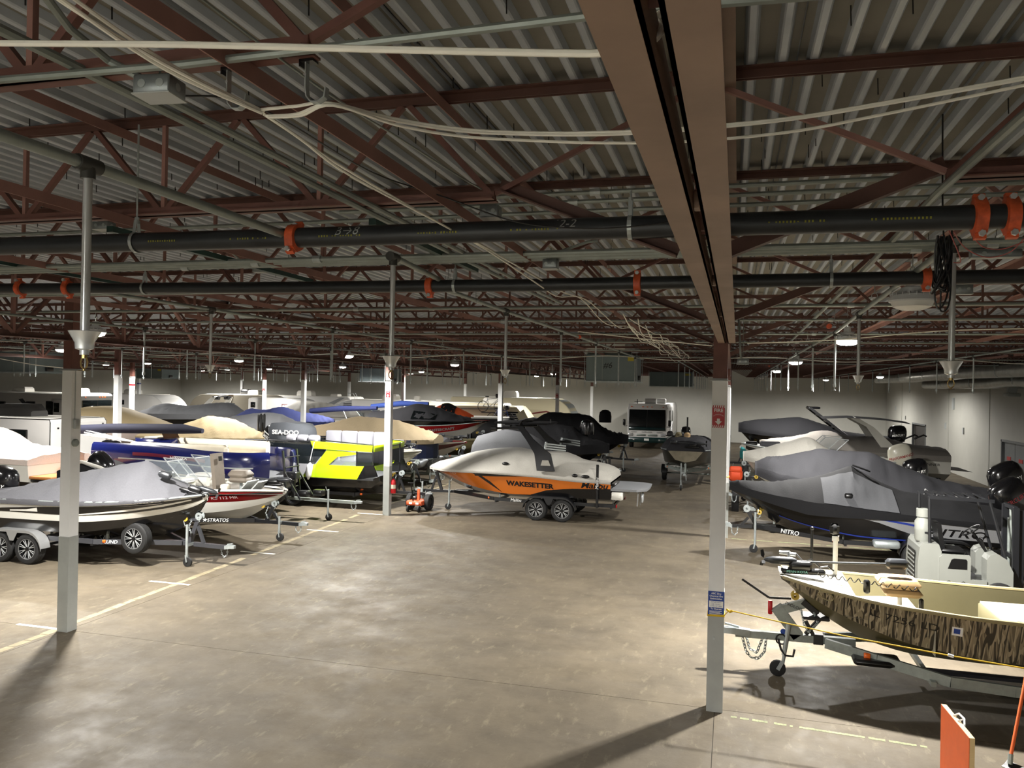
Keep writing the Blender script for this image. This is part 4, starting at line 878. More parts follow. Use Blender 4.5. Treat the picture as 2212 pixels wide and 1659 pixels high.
def outboard(par, x, y, z, tilt=0., k=1., mcowl=None, text=None, mtext=None, band=None, text2=None, sub='outboard_motor', sd=0, stripe=None):
    """mount point at transom top; motor hangs behind (-x); tilt in radians swings it up"""
    mc = mcowl or mat('outboard_gloss_black', '#0b0b0d', .18, coat=.8)
    T = Matrix.Translation((x, y, z)) @ Matrix.Rotation(tilt, 4, 'Y') @ Matrix.Scale(k, 4)
    def sec(zc, xc, a, b, n=20, e=2.6):
        r = []
        for i in range(n):
            t = 2*PI*i/n; c, s_ = math.cos(t), math.sin(t); r.append(T @ V((xc+a*math.copysign(abs(c)**(2/e), c), b*math.copysign(abs(s_)**(2/e), s_), zc)))
        return r
    cz = [(.12, -.32, .30, .21), (.2, -.33, .34, .235), (.36, -.35, .37, .25), (.52, -.37, .37, .245), (.66, -.38, .34, .225), (.75, -.38, .27, .18), (.79, -.38, .15, .1)]
    c = MB().loft([sec(*q) for q in cz]).build('outboard_cowl', mc, par, ang=55)
    MB().loft([sec(.1, -.32, .3, .212), sec(.13, -.32, .305, .214)]).build('cowl_seam', BLKST, c)
    MB().loft([sec(.1, -.3, .24, .15), sec(-.05, -.3, .2, .12), sec(-.35, -.3, .17, .075), sec(-.62, -.32, .19, .06), sec(-.66, -.36, .27, .12), sec(-.675, -.36, .27, .12), sec(-.69, -.32, .15, .045), sec(-.8, -.32, .13, .05)]).build('midsection', BLKST, par, ang=45)
    g = MB().loft([[T @ V((px, math.cos(t)*rr, -.83+math.sin(t)*rr)) for t in [2*PI*q/12 for q in range(12)]] for px, rr in ((-.02, .01), (-.08, .045), (-.2, .065), (-.42, .065), (-.55, .05))])
    g.prism([(-.2, -.85), (-.42, -.85), (-.44, -1.06), (-.36, -1.06)], -.012, .012, T @ Matrix(((1, 0, 0, 0), (0, 0, 1, 0), (0, 1, 0, 0), (0, 0, 0, 1)))).build('gearcase', BLKST, par)
    b = MB()
    for q in range(3):
        R = T @ Matrix.Translation((-.52, 0, -.83)) @ Matrix.Rotation(q*2*PI/3, 4, 'X'); b.prism([(-.04, .03), (.03, .05), (.07, .13), (.02, .2), (-.05, .19), (-.07, .1)], -.006, .006, R @ Matrix.Rotation(.6, 4, 'Z') @ Matrix(((1, 0, 0, 0), (0, 0, 1, 0), (0, 1, 0, 0), (0, 0, 0, 1))))
    b.build('propeller', GALV, par)
    MB().loft([[T @ V(q) for q in ((-.1, -.12, .05), (-.1, .12, .05), (.03, .1, .0), (.03, -.1, .0))], [T @ V(q) for q in ((-.12, -.1, -.35), (-.12, .1, -.35), (.03, .1, -.32), (.03, -.1, -.32))]]).build('mount_bracket', BLKST, par, smooth=False)
    if text:
        for s in ((-1, 1) if sd == 0 else (sd,)):
            def wp(co, s=s, zc=.38, up=0):
                d = 1 if s < 0 else -1; xx = -.36+d*co.x; zz = zc+co.y; a, bb = interp([(q[0], q[2]) for q in cz], zz), interp([(q[0], q[3]) for q in cz], zz); xc = interp([(q[0], q[1]) for q in cz], zz)
                u = min(.985, abs((xx-xc)/a)); yy = bb*(1-u**2.6)**(1/2.6); return T @ V((xx, s*(yy+.006+co.z), zz))
            lettering(text, .125, mtext or SIGNWH, par, None, .001, .001, sx=.88, shear=.2, warp=wp, name='cowl_lettering')
            if text2: lettering(text2[0], .085, text2[1], par, None, 0, .001, shear=.2, warp=lambda co: wp(co, s, .25), name='cowl_lettering')
            if stripe:
                for zc in stripe[1]:
                    me = MB().loft([[wp(V((xq, zq, .001)), s, zc) for zq in (-.018, .018)] for xq in frange(-.3, .24, 10)], closed=False); me.build('cowl_stripe', stripe[0], par)
def trolling_motor(par, M, L=1.1, pod=True):
    """stowed bow motor: M places the mounting base, shaft runs along local -x"""
    b = MB().bbox(-.28, -.07, 0, .3, .07, .07, .02).bbox(-.1, -.09, .05, .2, .09, .17, .03).move(M).build('trolling_motor', BLK, par)
    MB().tube(M @ V((.15, 0, .16)), M @ V((-L, 0, .2)), .016, 9).build('trolling_shaft', mat('shaft_grey', '#3c3e40', .4, .4), par)
    MB().loft([[M @ V((px, math.cos(t)*r, .17+math.sin(t)*r)) for t in [2*PI*q/12 for q in range(12)]] for px, r in ((.1, .03), (.16, .055), (.42, .055), (.5, .035), (.54, .012))]).build('motor_pod', mat('pod_grey', '#2a2c2f', .35), par)
    p = MB()
    for q in range(3): p.prism([(-.01, .02), (.025, .05), (.03, .13), (-.01, .14), (-.025, .07)], -.004, .004, M @ Matrix.Translation((.55, 0, .17)) @ Matrix.Rotation(q*2*PI/3+.3, 4, 'X') @ Matrix(((1, 0, 0, 0), (0, 0, 1, 0), (0, 1, 0, 0), (0, 0, 0, 1))))
    p.build('trolling_propeller', BLK, par, smooth=False)
    MB().bbox(-L-.1, -.07, .14, -L+.18, .07, .27, .035).move(M).build('motor_head', mat('pod_grey', '#2a2c2f', .35), par)
    return b
def text_on(par, tx, sz, m, o, xd, yd, **k): return lettering(tx, sz, m, par, frame(o, xd, yd), **k)
def canopy_fabric(name, col, rough=.85, bump=.25, var=.06): return mat(name, col, rough, var=var, scale=30, bump=bump, spec=.25)
def windshield(par, pts, h, rake, m_frame, m_glass):
    """pts: base polyline (x,y,z); h height; rake: x shift of top"""
    for p, q in zip(pts, pts[1:]):
        p, q = V(p), V(q); r = V((-rake, 0, h)); MB().loft([[p, q], [p+r, q+r]], closed=False).build('windshield_pane', m_glass, par, smooth=False)
        MB().tube(p, p+r, .014, 6).tube(p+r, q+r, .014, 6).tube(q, q+r, .014, 6).tube(p, q, .014, 6).build('windshield_frame', m_frame, par)
# ---------------------------------------------------------------- boats: shared colours
CLEAR = mat('clear_acrylic', '#aab4b6', .05, alpha=.22, spec=.6)
SMOKE = mat('smoked_acrylic', '#1d2224', .08, alpha=.72, spec=.6)
GELB = mat('gloss_black_gelcoat', '#0a0a0c', .22, coat=.5); GELW = mat('white_gelcoat', '#d3d1c8', .3, coat=.3); GELS = mat('silver_gelcoat', '#8f9092', .35, .3, coat=.3, var=.06, scale=60)
CVG = canopy_fabric('grey_cover_fabric', '#56565a'); CVD = canopy_fabric('dark_cover_fabric', '#2b2b2e'); CVB = canopy_fabric('black_cover_fabric', '#131315'); CVM = canopy_fabric('mid_grey_cover_fabric', '#5c5d60')
CVT = canopy_fabric('tan_cover_fabric', '#9c8c6c'); CVT2 = canopy_fabric('brown_tan_cover_fabric', '#7d7059'); CVL = canopy_fabric('light_grey_cover_fabric', '#a6a39b', .7); CVW = canopy_fabric('white_cover_fabric', '#d5d0c8'); CVN = canopy_fabric('navy_cover_fabric', '#333a66'); CVP = canopy_fabric('pinkish_cover_fabric', '#cdbfb6')
VINYL = mat('cream_vinyl', '#cfc6b2', .45, var=.04, scale=8); VINYLT = mat('tan_vinyl', '#a68b66', .4, var=.05, scale=8); GREYP = mat('taupe_panel', '#6f665b', .6, var=.06, scale=12)

# --- orange wakeboard boat in the aisle, bow to the left
o = thing('wakeboard_boat', 'orange and black wakeboard boat under a light grey cover, parked across the aisle', 'boat', (-3.4, 24.5, 0), PI)
h = Hull(5.95, [(0, 1.24), (1., 1.27), (2.5, 1.36), (4., 1.39), (5.2, 1.36), (5.95, 1.36)], [(0, 1.12), (1.5, 1.22), (3.2, 1.22), (4.4, 1.12), (5.2, .88), (5.7, .55), (5.95, .32)],
         [(0, .72), (2, .72), (3.2, .74), (4.3, .86), (5.2, 1.06), (5.75, 1.22), (5.95, 1.28)], [(0, 1.08), (2.6, 1.08), (4., .85), (5., .45), (5.6, .18), (5.95, .06)], [(0, .52), (3., .52), (4., .56), (4.8, .72), (5.4, .96), (5.8, 1.18), (5.95, 1.26)])
ORG = mat('orange_gelcoat', '#c76a1c', .25, coat=.6)
h.shell(o, GELB, GELB)
h.strip(o, 'orange_panel', ORG, [(0, .62), (1.2, .5), (2., .3), (2.35, .05), (3., .0), (5.9, .0)], .97, .0, 5.85, off=.004)
h.strip(o, 'black_flash', GELB, [(2.6, .9), (4.0, .74), (4.15, .72)], [(2.6, .96), (4.4, .93)], 2.6, 4.2, off=.008)
for sd in (-1, 1):
    MB().loft([[h.P(x, t, sd, .008) for t in (t0, t1)] for x, t0, t1 in ((3.35, .05, .07), (3.7, .34, .5), (4.1, .74, .88), (4.35, .9, .93))], closed=False).build('black_slash', GELB, o)
h.rail(o, 'rub_rail', BLK, .98, .018)
h.cover(o, CVL, [(0, 1.5), (.35, 1.66), (1., 1.75), (1.7, 1.98), (2.5, 1.98), (3.1, 2.06), (3.75, 2.02), (4.6, 1.86), (5.3, 1.64), (5.8, 1.5), (5.95, 1.42)], 0, 5.97, p=[(0, 3.2), (1.5, 2.6), (3, 1.9), (4.5, 1.7), (5.95, 2.2)], skirt=.06, wr=.01, seed=2)
WSM = mat('black_vinyl_letters', '#0c0c0e', .3)
h.write(o, 'WAKESETTER', .2, WSM, 2.43, .52, 1, bold=.009, sx=1.18, off=.01); h.write(o, 'Malibu', .24, WSM, .48, .74, 1, shear=.25, bold=.006, sx=1.25, off=.01)
h.write(o, '1323 G', .085, GELW, 5.0, .75, 1, off=.012)
for xx, k, rx in ((3.25, .8, .11), (1.06, .93, .09), (.75, .93, .13)):
    q = h.covpt(xx, k, .012); MB().ball(q, rx, .05, .055, 14, 6).build('cover_vent', BLK, o)
# wake tower
TW = mat('tower_black', '#101114', .32, coat=.3)
for s in (-1, 1):
    MB().loft([[V((x, s*y, z)) for x, y, z in q] for q in (((1.65, 1.2, 1.5), (2.2, 1.2, 1.5), (2.2, 1.26, 1.5), (1.65, 1.26, 1.5)), ((1.8, 1.13, 2.0), (2.3, 1.13, 2.0), (2.3, 1.19, 2.0), (1.8, 1.19, 2.0)), ((2.35, 1.0, 2.4), (2.6, 1.0, 2.4), (2.6, 1.05, 2.4), (2.35, 1.05, 2.4)), ((2.75, .86, 2.8), (2.95, .86, 2.8), (2.95, .91, 2.8), (2.75, .91, 2.8)))]).build('tower_leg', TW, o, ang=50)
    MB().prism([(1.78, 1.66), (2.08, 1.66), (2.03, 1.82), (1.85, 1.82)], 1.235 if s > 0 else -1.275, 1.275 if s > 0 else -1.235, Matrix(((1, 0, 0, 0), (0, 0, 1, 0), (0, 1, 0, 0), (0, 0, 0, 1)))).build('tower_window', CVL, o, smooth=False)
MB().path([(2.85, -.88, 2.78), (2.85, -.6, 2.9), (2.85, 0, 2.93), (2.85, .6, 2.9), (2.85, .88, 2.78)], .06, 8).build('tower_arch', TW, o)
MB().bbox(2.0, -.75, 2.84, 3.7, .75, 2.9, .03).build('tower_bimini', CVB, o)
for s in (-1, 1):
    MB().tube((2.7, s*.8, 2.74), (3.65, s*.8, 2.7), .035, 8).build('tower_rail', TW, o)
    MB().tube((3.6, s*.8, 2.7), (3.78, s*.8, 2.7), .085, 14).build('tower_speaker', BLK, o)
    rk = MB()
    for q in range(3): rk.bar((1.35, s*1.12, 2.12+q*.07), (1.95, s*1.32, 2.18+q*.07), .025, .04)
    rk.bar((2.0, s*1.1, 2.1), (1.95, s*1.14, 2.36), .05, .05).build('board_rack', GALV, o, smooth=False)
    MB().bbox(1.6, s*1.0-.05, 2.2, 2.0, s*1.0+.05, 2.28, .02).build('tower_lamp', BLK, o)
MB().tube((1.95, .6, 2.9), (1.95, .6, 3.02), .02, 8).build('tower_light', BLK, o)
MB().loft([[V((x, y, .98)) for x, y in ((0, 1.05), (-.75, .98), (-1.02, .7), (-1.05, 0), (-1.02, -.7), (-.75, -.98), (0, -1.05))], [V((x, y, 1.05)) for x, y in ((0, 1.07), (-.76, 1.), (-1.04, .72), (-1.07, 0), (-1.04, -.72), (-.76, -1.), (0, -1.07))]]).build('swim_platform', mat('platform_grey', '#85878a', .6), o, smooth=False)
MB().bbox(-.35, .55, .72, -.02, 1.08, .95, .02).build('wake_gate', GELW, o); MB().bbox(-.35, -1.08, .72, -.02, -.55, .95, .02).build('wake_gate', GELW, o)
MB().tube((-.75, .55, .98), (-.72, .5, .5), .02, 8).tube((-.8, .35, .98), (-.78, .3, .52), .02, 8).bbox(-.9, .3, .62, -.84, .62, .9, .02).build('boarding_ladder', CHROME, o)
MB().bbox(-.14, .2, 1.12, .0, 1.1, 1.2, .03).build('stern_bumper', BLK, o)
t = trailer('black wakeboard boat trailer with silver spoke wheels', -3.4, 24.5, PI, -.15, 3.6, 5.2, 6.55, w=1.12, z=.56, wheels=((2.22, 0), (1.42, 0)), r=.335, ww=.24, rim='alloy', fender='black', jack=5.35, winch=(5.85, 1.2), zt=.58, drop=.03, text=('Malibu', 2.9, .13, SIGNWH, 1), jy=.16, jz=.95)
for s in (-1, 1): MB().tube((.38, s*1.17, .5), (.38, s*1.19, 1.75), .04, 10).bar((.38, s*.9, .5), (.38, s*1.17, .5), .05, .05).build('guide_post', BLK, t)
text_on(t, 'Malibu', .13, SIGNWH, (.38, 1.232, 1.2), (0, 0, 1), (1, 0, 0), shear=.2)

# --- black and white fishing boat, grey cover, nearest at the left
o = thing('fishing_boat', 'nearest left fishing boat, black with white stripes under a wrinkled grey cover', 'boat', (-16.2, 14.95, 0), 0)
h = Hull(5.3, [(0, 1.34), (2.2, 1.38), (3.6, 1.42), (4.6, 1.48), (5.3, 1.54)], [(0, 1.12), (1, 1.16), (2.8, 1.18), (3.9, .98), (4.6, .62), (5.1, .22), (5.3, .03)],
         [(0, .66), (2.6, .72), (3.8, .86), (4.6, 1.04), (5.05, 1.22), (5.3, 1.42)], [(0, 1.02), (2.8, 1.04), (3.8, .76), (4.5, .36), (5.0, .1), (5.3, .01)], [(0, .47), (3., .47), (3.8, .52), (4.4, .66), (4.85, .9), (5.15, 1.2), (5.3, 1.48)])
h.shell(o, GELW, GELB)
h.strip(o, 'black_lower_side', GELB, 0., [(0, .38), (2.5, .36), (4, .3), (5.3, .2)], 0, 5.28, off=.003)
h.strip(o, 'black_side_panel', GELB, [(0, .6), (1.1, .6), (2.5, .57), (4.2, .52), (5.3, .5)], [(0, .64), (1.0, .72), (1.9, .8), (3, .84), (4.4, .86), (5.3, .86)], .2, 5.22, off=.004)
h.strip(o, 'white_arrow', GELW, [(1.15, .63), (1.5, .64)], [(1.15, .67), (1.6, .7), (1.9, .77)], 1.15, 1.9, off=.008)
h.strip(o, 'white_bow_stripe', GELW, [(2.9, .57), (4.6, .62), (5.1, .7)], [(2.9, .6), (4.6, .72), (5.1, .78)], 2.9, 5.05, off=.008)
h.rail(o, 'gunwale_rail', GALV, 1., .022)
h.deck(o, mat('brushed_bow_plate', '#a7a9aa', .25, .7), .0, 4.5, 5.28, 'bow_plate'); h.deck(o, GREYP, -.1, 0, 4.6)
h.cover(o, CVG, [(0, 1.42), (.6, 1.5), (1.9, 1.84), (3., 2.06), (3.75, 2.2), (4.2, 1.9), (4.75, 1.6), (4.9, 1.54)], .1, 4.9, p=[(0, 2.2), (2, 1.35), (3.7, 1.15), (4.9, 1.6)], skirt=[(0, .1), (2.5, .1), (4.9, .03)], wr=.035, wf=1.5, seed=5, lin=1)
h.write(o, 'LUND', .09, WSM, 1.0, .88, -1, sx=1.3); h.write(o, 'OR 798 ZPL', .085, WSM, 4.35, .93, -1, sx=1.3); MB().box(3.72, -.999, 1.37, 3.86, -.995, 1.45).build('registration_decal', SIGNWH, o, smooth=False)
outboard(o, -.05, 0, 1.05, tilt=.25, k=.98, text='MERCURY', sd=-1)
trolling_motor(o, Matrix.Translation((4.98, -.12, 1.56)) @ Matrix.Rotation(.25, 4, 'Z') @ Matrix.Rotation(.28, 4, 'Y'), .72)
trailer('dark grey tandem trailer with spare wheel under the nearest left boat', -16.2, 14.95, 0, .1, 3.2, 4.7, 5.95, w=1.12, z=.55, wheels=((1.72, 0), (.98, 0)), r=.33, ww=.22, rim='alloy', fender='diamond', jack=4.95, winch=(5.05, 1.0), zt=.46, fm=mat('dark_grey_trailer', '#35363a', .4, coat=.2), text=('LUND', 3.5, .1, SIGNWH, -1), spare=(4.0, -.62, .62), jy=-.22, jz=.9)

# --- red and white bass boat
o = thing('bass_boat', 'red and white open bass boat with a windshield and folded seat', 'boat', (-16.6, 18., 0), 0)
h = Hull(5.75, [(0, 1.2), (2, 1.26), (4, 1.3), (5, 1.3), (5.75, 1.26)], [(0, 1.08), (2, 1.14), (3.6, 1.12), (4.6, .85), (5.3, .45), (5.75, .06)],
         [(0, .62), (3, .64), (4.2, .72), (5, .86), (5.5, 1.04), (5.75, 1.18)], [(0, .98), (3, .98), (4, .74), (4.8, .38), (5.4, .1), (5.75, .01)], [(0, .3), (3.2, .3), (4.1, .36), (4.7, .54), (5.2, .82), (5.55, 1.04), (5.75, 1.2)])
RED_G = mat('metal_flake_red', '#9c1216', .22, .25, coat=.8, var=.12, scale=120); RED_D = mat('dark_red_gelcoat', '#6d0f12', .3, .2, coat=.5)
h.shell(o, GELW, GELW); h.strip(o, 'red_top_band', RED_G, .8, .98, .1, 5.72); h.strip(o, 'dark_red_band', RED_D, [(0, .5), (4, .48), (5.5, .35)], .78, .1, 5.7); h.rail(o, 'rub_rail', BLK, .79, .02)
h.rail(o, 'gunwale_cap', GELW, 1., .03); h.deck(o, mat('grey_boat_carpet', '#6a655d', .95), -.1)
h.write(o, 'KS 112 MR', .1, mat('grey_letters', '#b7aca9', .5), 4.5, .63, -1, sx=1.3); MB().box(3.92, -1.08, 1.02, 4.03, -1.07, 1.1).build('registration_decal', SIGNWH, o, smooth=False)
for s in (-1, 1):
    MB().bbox(2.55, s*.55-.32, 1.16, 3.3, s*.55+.32, 1.5, .06).build('console', GELW, o)
    windshield(o, [(2.75, s*.55-.34, 1.48), (3.35, s*.55-.3, 1.46), (3.35, s*.55+.3, 1.46), (2.75, s*.55+.34, 1.48)], .48, .5, CHROME, CLEAR)
MB().bbox(2.6, -.62, 1.48, 2.78, -.38, 1.66, .03).build('fish_finder', BLK, o)
MB().path([(2.35+.0, -.55+.17*math.cos(a), 1.55+.17*math.sin(a)) for a in frange(0, 2*PI, 16)[:-1]], .014, 6, closed=True).build('steering_wheel', BLK, o)
MB().obox((3.95, -.28, 1.68), .1, .4, .95, Matrix.Rotation(-.12, 3, 'Y')).build('upright_hatch_panel', GREYP, o, smooth=False)
MB().obox((4.012, -.28, 2.02), .02, .12, .12, Matrix.Rotation(-.12, 3, 'Y')).build('hatch_latch', BLK, o)
MB().bbox(4.2, -.25, 1.42, 4.75, .25, 1.54, .05).build('seat_cushion', GREYP, o); MB().bbox(4.15, -.24, 1.5, 4.72, .24, 1.72, .09).build('seat_back', GREYP, o); MB().tube((4.45, 0, 1.2), (4.45, 0, 1.45), .04, 10).build('seat_pedestal', GALV, o)
for x in (4.75, 5.05): MB().obox((x, -.1, 1.36), .34, .5, .03, Matrix.Rotation(-.8, 3, 'Y')).build('open_lid', LGREY, o, smooth=False)
MB().bbox(4.3, -.7, 1.24, 4.5, -.5, 1.42, .03).build('cooler_box', VINYL, o)
outboard(o, 0, 0, 1.0, tilt=.75, k=1.05, text='SUZUKI', sd=-1)
trolling_motor(o, Matrix.Translation((5.25, .15, 1.34)) @ Matrix.Rotation(.1, 4, 'Z'), .8)
MB().loft([[V((x, y, z)) for x, y, z in q] for q in (((-.9, -.5, 1.1), (-.9, .5, 1.1), (-.9, .5, 1.5), (-.9, -.5, 1.5)), ((0., -.6, 1.2), (0., .6, 1.2), (0., .6, 1.75), (0., -.6, 1.75)), ((1.6, -.6, 1.22), (1.6, .6, 1.22), (1.6, .6, 1.3), (1.6, -.6, 1.3)))]).build('motor_cover', CVB, o)
MB().path([(-.5, -.66, 1.78), (.1, -.68, 1.8), (.7, -.7, 1.68), (1.3, -.72, 1.46), (1.7, -.74, 1.26)], .045, 8).build('grey_cover_trim', CVL, o)
trailer('black single-tongue trailer under the red bass boat', -16.6, 18., 0, .1, 3.4, 4.9, 6.35, w=1.1, z=.52, wheels=((1.9, 0), (1.1, 0)), r=.32, ww=.2, rim='steel', fender='black', jack=5.65, winch=(5.4, .86), zt=.46, text=('★STRATOS', 4.1, .12, SIGNWH, -1), jy=-.12, jz=.62)

# --- black and silver bass boat on the right, cover with a grey panel
o = thing('bass_boat', 'black and silver bass boat, black cover with grey panel, behind the forklift', 'boat', (6.15, 21., 0), PI)
h = Hull(6.15, [(0, 1.1), (1.5, 1.2), (3.5, 1.34), (5, 1.48), (6.15, 1.62)], [(0, 1.12), (2, 1.2), (3.8, 1.16), (4.8, .88), (5.6, .42), (6.15, .05)],
         [(0, .62), (3, .66), (4.3, .8), (5.2, 1.02), (5.8, 1.3), (6.15, 1.5)], [(0, 1.02), (3.2, 1.02), (4.3, .74), (5.1, .36), (5.8, .08), (6.15, .01)], [(0, .4), (3.4, .4), (4.3, .48), (5., .7), (5.5, 1.04), (5.9, 1.36), (6.15, 1.55)])
h.shell(o, GELB, GELB)
h.strip(o, 'silver_side_panel', GELS, [(0, .2), (1.8, .25), (2.2, .3), (2.9, .62), (4.4, .9)], [(0, .78), (2, .82), (4.5, .95)], .05, 4.4, sides=(1,), off=.005)
h.strip(o, 'blue_pinstripe', mat('blue_stripe_paint', '#20307c', .3, coat=.4), [(1.6, .44), (2.2, .62), (3, .74), (4.2, .88)], [(1.6, .5), (2.2, .7), (3, .8), (4.2, .91)], 1.6, 4.2, sides=(1,), off=.009)
h.strip(o, 'lower_blue_line', mat('blue_stripe_paint', '#20307c', .3), .0, .05, 1.5, 5., sides=(1,), off=.008)
h.write(o, 'NITRO', .24, WSM, 1.3, .46, 1, shear=.25, bold=.003, sx=1.7, off=.012)
h.rail(o, 'rub_rail', BLK, .97, .02)
h.cover(o, CVB, [(0, 1.34), (1., 1.5), (2.2, 1.66), (2.7, 1.86), (3.1, 2.08), (3.35, 2.22), (3.8, 2.02), (4.3, 1.84), (5.1, 1.74), (5.8, 1.74), (6.15, 1.7)], -.05, 6.18, p=[(0, 1.5), (2, 1.3), (3.3, 1.15), (4.2, 1.6), (6.1, 2.)], skirt=[(0, .1), (2, .1), (4.4, .3), (6.15, .12)], wr=.025, seed=8, lin=1)
CVPAN = canopy_fabric('charcoal_panel_fabric', '#4d4e51')
h.covpatch(o, 'grey_cover_panel', CVPAN, 2.45, 4.05, .99, .2, .016, 20)
q = h.covpt(3.5, .8, .03); MB().bbox(q.x-.09, q.y-.05, q.z-.07, q.x+.09, q.y+.03, q.z+.07, .03).build('cover_vent', BLK, o)
MB().path([(3.3+.0, .0, 2.24), (3.0, .02, 2.14), (2.9, .0, 2.1)], .02, 6).build('cover_strap', BLK, o)
outboard(o, -.05, .0, 1.0, tilt=.62, k=1.15, text='MERCURY', sd=1, mtext=mat('red_cowl_letters', '#6b1e22', .4))
t = trailer('black bass boat trailer lettered on its tongue, behind the forklift', 6.15, 21., PI, .1, 3.6, 5.5, 6.3, w=1.12, z=.52, wheels=((2.05, 0), (1.25, 0)), r=.34, ww=.22, rim='dark', fender='black', jack=5.55, winch=(5.7, .98), zt=.62, text=('NITRO', 4.75, .15, SIGNWH, 1), jy=.28, jz=1.0)
MB().bbox(2.45, 1.06, .5, 3.0, 1.34, .66, .03).build('trailer_step', GALV, t)

# --- second black covered bass boat with red and white stripe
o = thing('bass_boat', 'black-covered bass boat with red and white stripe and lettering, second on the right', 'boat', (6.9, 24., 0), PI)
h = Hull(6.2, [(0, 1.28), (1.5, 1.36), (3.5, 1.46), (5, 1.6), (6.2, 1.8)], [(0, 1.12), (2, 1.2), (3.8, 1.16), (4.8, .9), (5.7, .5), (6.2, .15)],
         [(0, .7), (3, .74), (4.3, .9), (5.2, 1.1), (5.8, 1.36), (6.2, 1.6)], [(0, 1.02), (3.2, 1.02), (4.3, .74), (5.1, .4), (5.8, .12), (6.2, .02)], [(0, .5), (3.4, .5), (4.3, .6), (5., .8), (5.6, 1.14), (6.2, 1.66)])
h.shell(o, GELW, GELB); h.strip(o, 'red_stripe', mat('red_gelcoat', '#9a1418', .25, coat=.5), [(1.2, .3), (4.2, .82)], [(.2, .35), (2, .7), (4.2, .9)], .9, 4.2, sides=(1,), off=.006); h.strip(o, 'red_lower_line', mat('red_gelcoat', '#9a1418', .25), .12, .22, 0., 4., sides=(1,), off=.006)
h.write(o, 'ZV', .24, WSM, .42, .42, 1, bold=.006, sx=1.4, shear=.2)
h.cover(o, CVD, [(0, 1.46), (.6, 1.52), (1.4, 1.66), (2.4, 2.0), (3.2, 2.36), (3.9, 2.36), (4.5, 2.4), (5.2, 2.24), (5.9, 2.08), (6.2, 1.98)], -.05, 6.24, p=[(0, 1.8), (3, 1.5), (4.5, 1.3), (6.2, 2.)], skirt=[(0, .14), (3, .1), (5., .4), (6.2, .2)], wr=.04, seed=11, lin=1)
h.covwrite(o, 'NITRO', .25, mat('cover_outline_letters', '#8d8d8c', .8), 1.55, .93, 1, shear=.25, sx=1.5, rise=1.1)
outboard(o, -.05, .0, 1.12, tilt=.52, k=1.2, text='MERCURY', sd=1, text2=('V8', mat('red_cowl_letters', '#6b1e22', .4)))
trailer('black trailer under the second covered bass boat on the right', 6.9, 24., PI, .1, 3.6, 5.2, 6.4, w=1.12, z=.55, wheels=((2.05, 0), (1.25, 0)), r=.34, ww=.22, rim='dark', fender='black', jack=5.7, winch=(5.9, 1.1), zt=.62, jy=.22)

# --- camouflage jon boat, front right
def camo():
    m = bpy.data.materials.new('reed_camouflage'); m.use_nodes = True; nt = m.node_tree; b = nt.nodes['Principled BSDF']; L = nt.links.new
    tc = N(nt, 'ShaderNodeTexCoord').outputs['Object']; col = None
    base = N(nt, 'ShaderNodeTexNoise', i_Scale=3., i_Detail=3.); L(tc, base.inputs['Vector'])
    cr = N(nt, 'ShaderNodeMix', data_type='RGBA'); cr.inputs[6].default_value = (*hexc('#4d4435'), 1); cr.inputs[7].default_value = (*hexc('#6f6450'), 1); L(base.outputs[0], cr.inputs[0]); col = cr.outputs[2]
    for k, (ang, sc, c1, th) in enumerate(((.5, 4.6, '#857860', .78), (-.6, 3.4, '#2f2a20', .82), (1.0, 5.0, '#9a8d74', .84), (-.4, 6.0, '#a89c82', .86), (-1.1, 5.5, '#857a62', .84), (.15, 3.1, '#352f24', .86))):
        mp = N(nt, 'ShaderNodeMapping'); mp.inputs['Rotation'].default_value = (0, ang, 0); mp.inputs['Location'].default_value = (k*3.1, 0, k*1.7); mp.inputs['Scale'].default_value = (1, .2, .16); L(tc, mp.inputs[0])
        w = N(nt, 'ShaderNodeTexWave', wave_type='BANDS', bands_direction='X', i_Scale=sc, i_Distortion=9., i_Detail=1.5); w.inputs['Detail Scale'].default_value = 1.6; L(mp.outputs[0], w.inputs['Vector'])
        r = N(nt, 'ShaderNodeMapRange', i_1=th, i_2=th+.06); L(w.outputs['Fac'], r.inputs[0])
        x = N(nt, 'ShaderNodeMix', data_type='RGBA'); x.inputs[7].default_value = (*hexc(c1), 1); L(col, x.inputs[6]); L(r.outputs[0], x.inputs[0]); col = x.outputs[2]
    L(col, b.inputs['Base Color']); b.inputs['Roughness'].default_value = .5
    return m
CAMO = camo(); OLIVE = mat('olive_drab_paint', '#5f5739', .5, var=.06, scale=4); SANDP = mat('sand_interior_paint', '#625c42', .5, var=.05, scale=3); SANDL = mat('pale_sand_trim', '#9a8f6a', .45)
o = thing('jon_boat', 'open reed-camouflage jon boat with a tan seat, nearest on the right', 'boat', (6.1, 11.95, 0), PI)
h = Hull(5.4, [(0, 1.22), (2.6, 1.24), (4, 1.3), (4.8, 1.37), (5.4, 1.45)], [(0, .98), (2.8, .98), (3.9, .9), (4.7, .66), (5.2, .42), (5.4, .3)],
         [(0, .7), (2.8, .72), (3.8, .8), (4.5, .98), (5.1, 1.24), (5.4, 1.4)], [(0, .86), (2.8, .86), (3.8, .74), (4.5, .52), (5.1, .3), (5.4, .24)], [(0, .42), (2.8, .43), (3.6, .46), (4.2, .58), (4.8, .88), (5.2, 1.2), (5.4, 1.39)], flare=1.)
h.shell(o, CAMO, OLIVE, OLIVE)
h.rail(o, 'gunwale_rail', SANDL, 1., .028)
xs = h.xs(26, .05, 4.55)
for sd in (-1, 1): MB().loft([[h.P(x, t_, sd, -.03) for t_ in (.98, .5, .06)] for x in xs], closed=False).build('inner_side', SANDP, o)
MB().loft([[V((x, k*(h.at(x)[3]-.03), .74)) for k in (-1, 1)] for x in h.xs(20, .05, 4.2)], closed=False).build('floor_deck', SANDP, o)
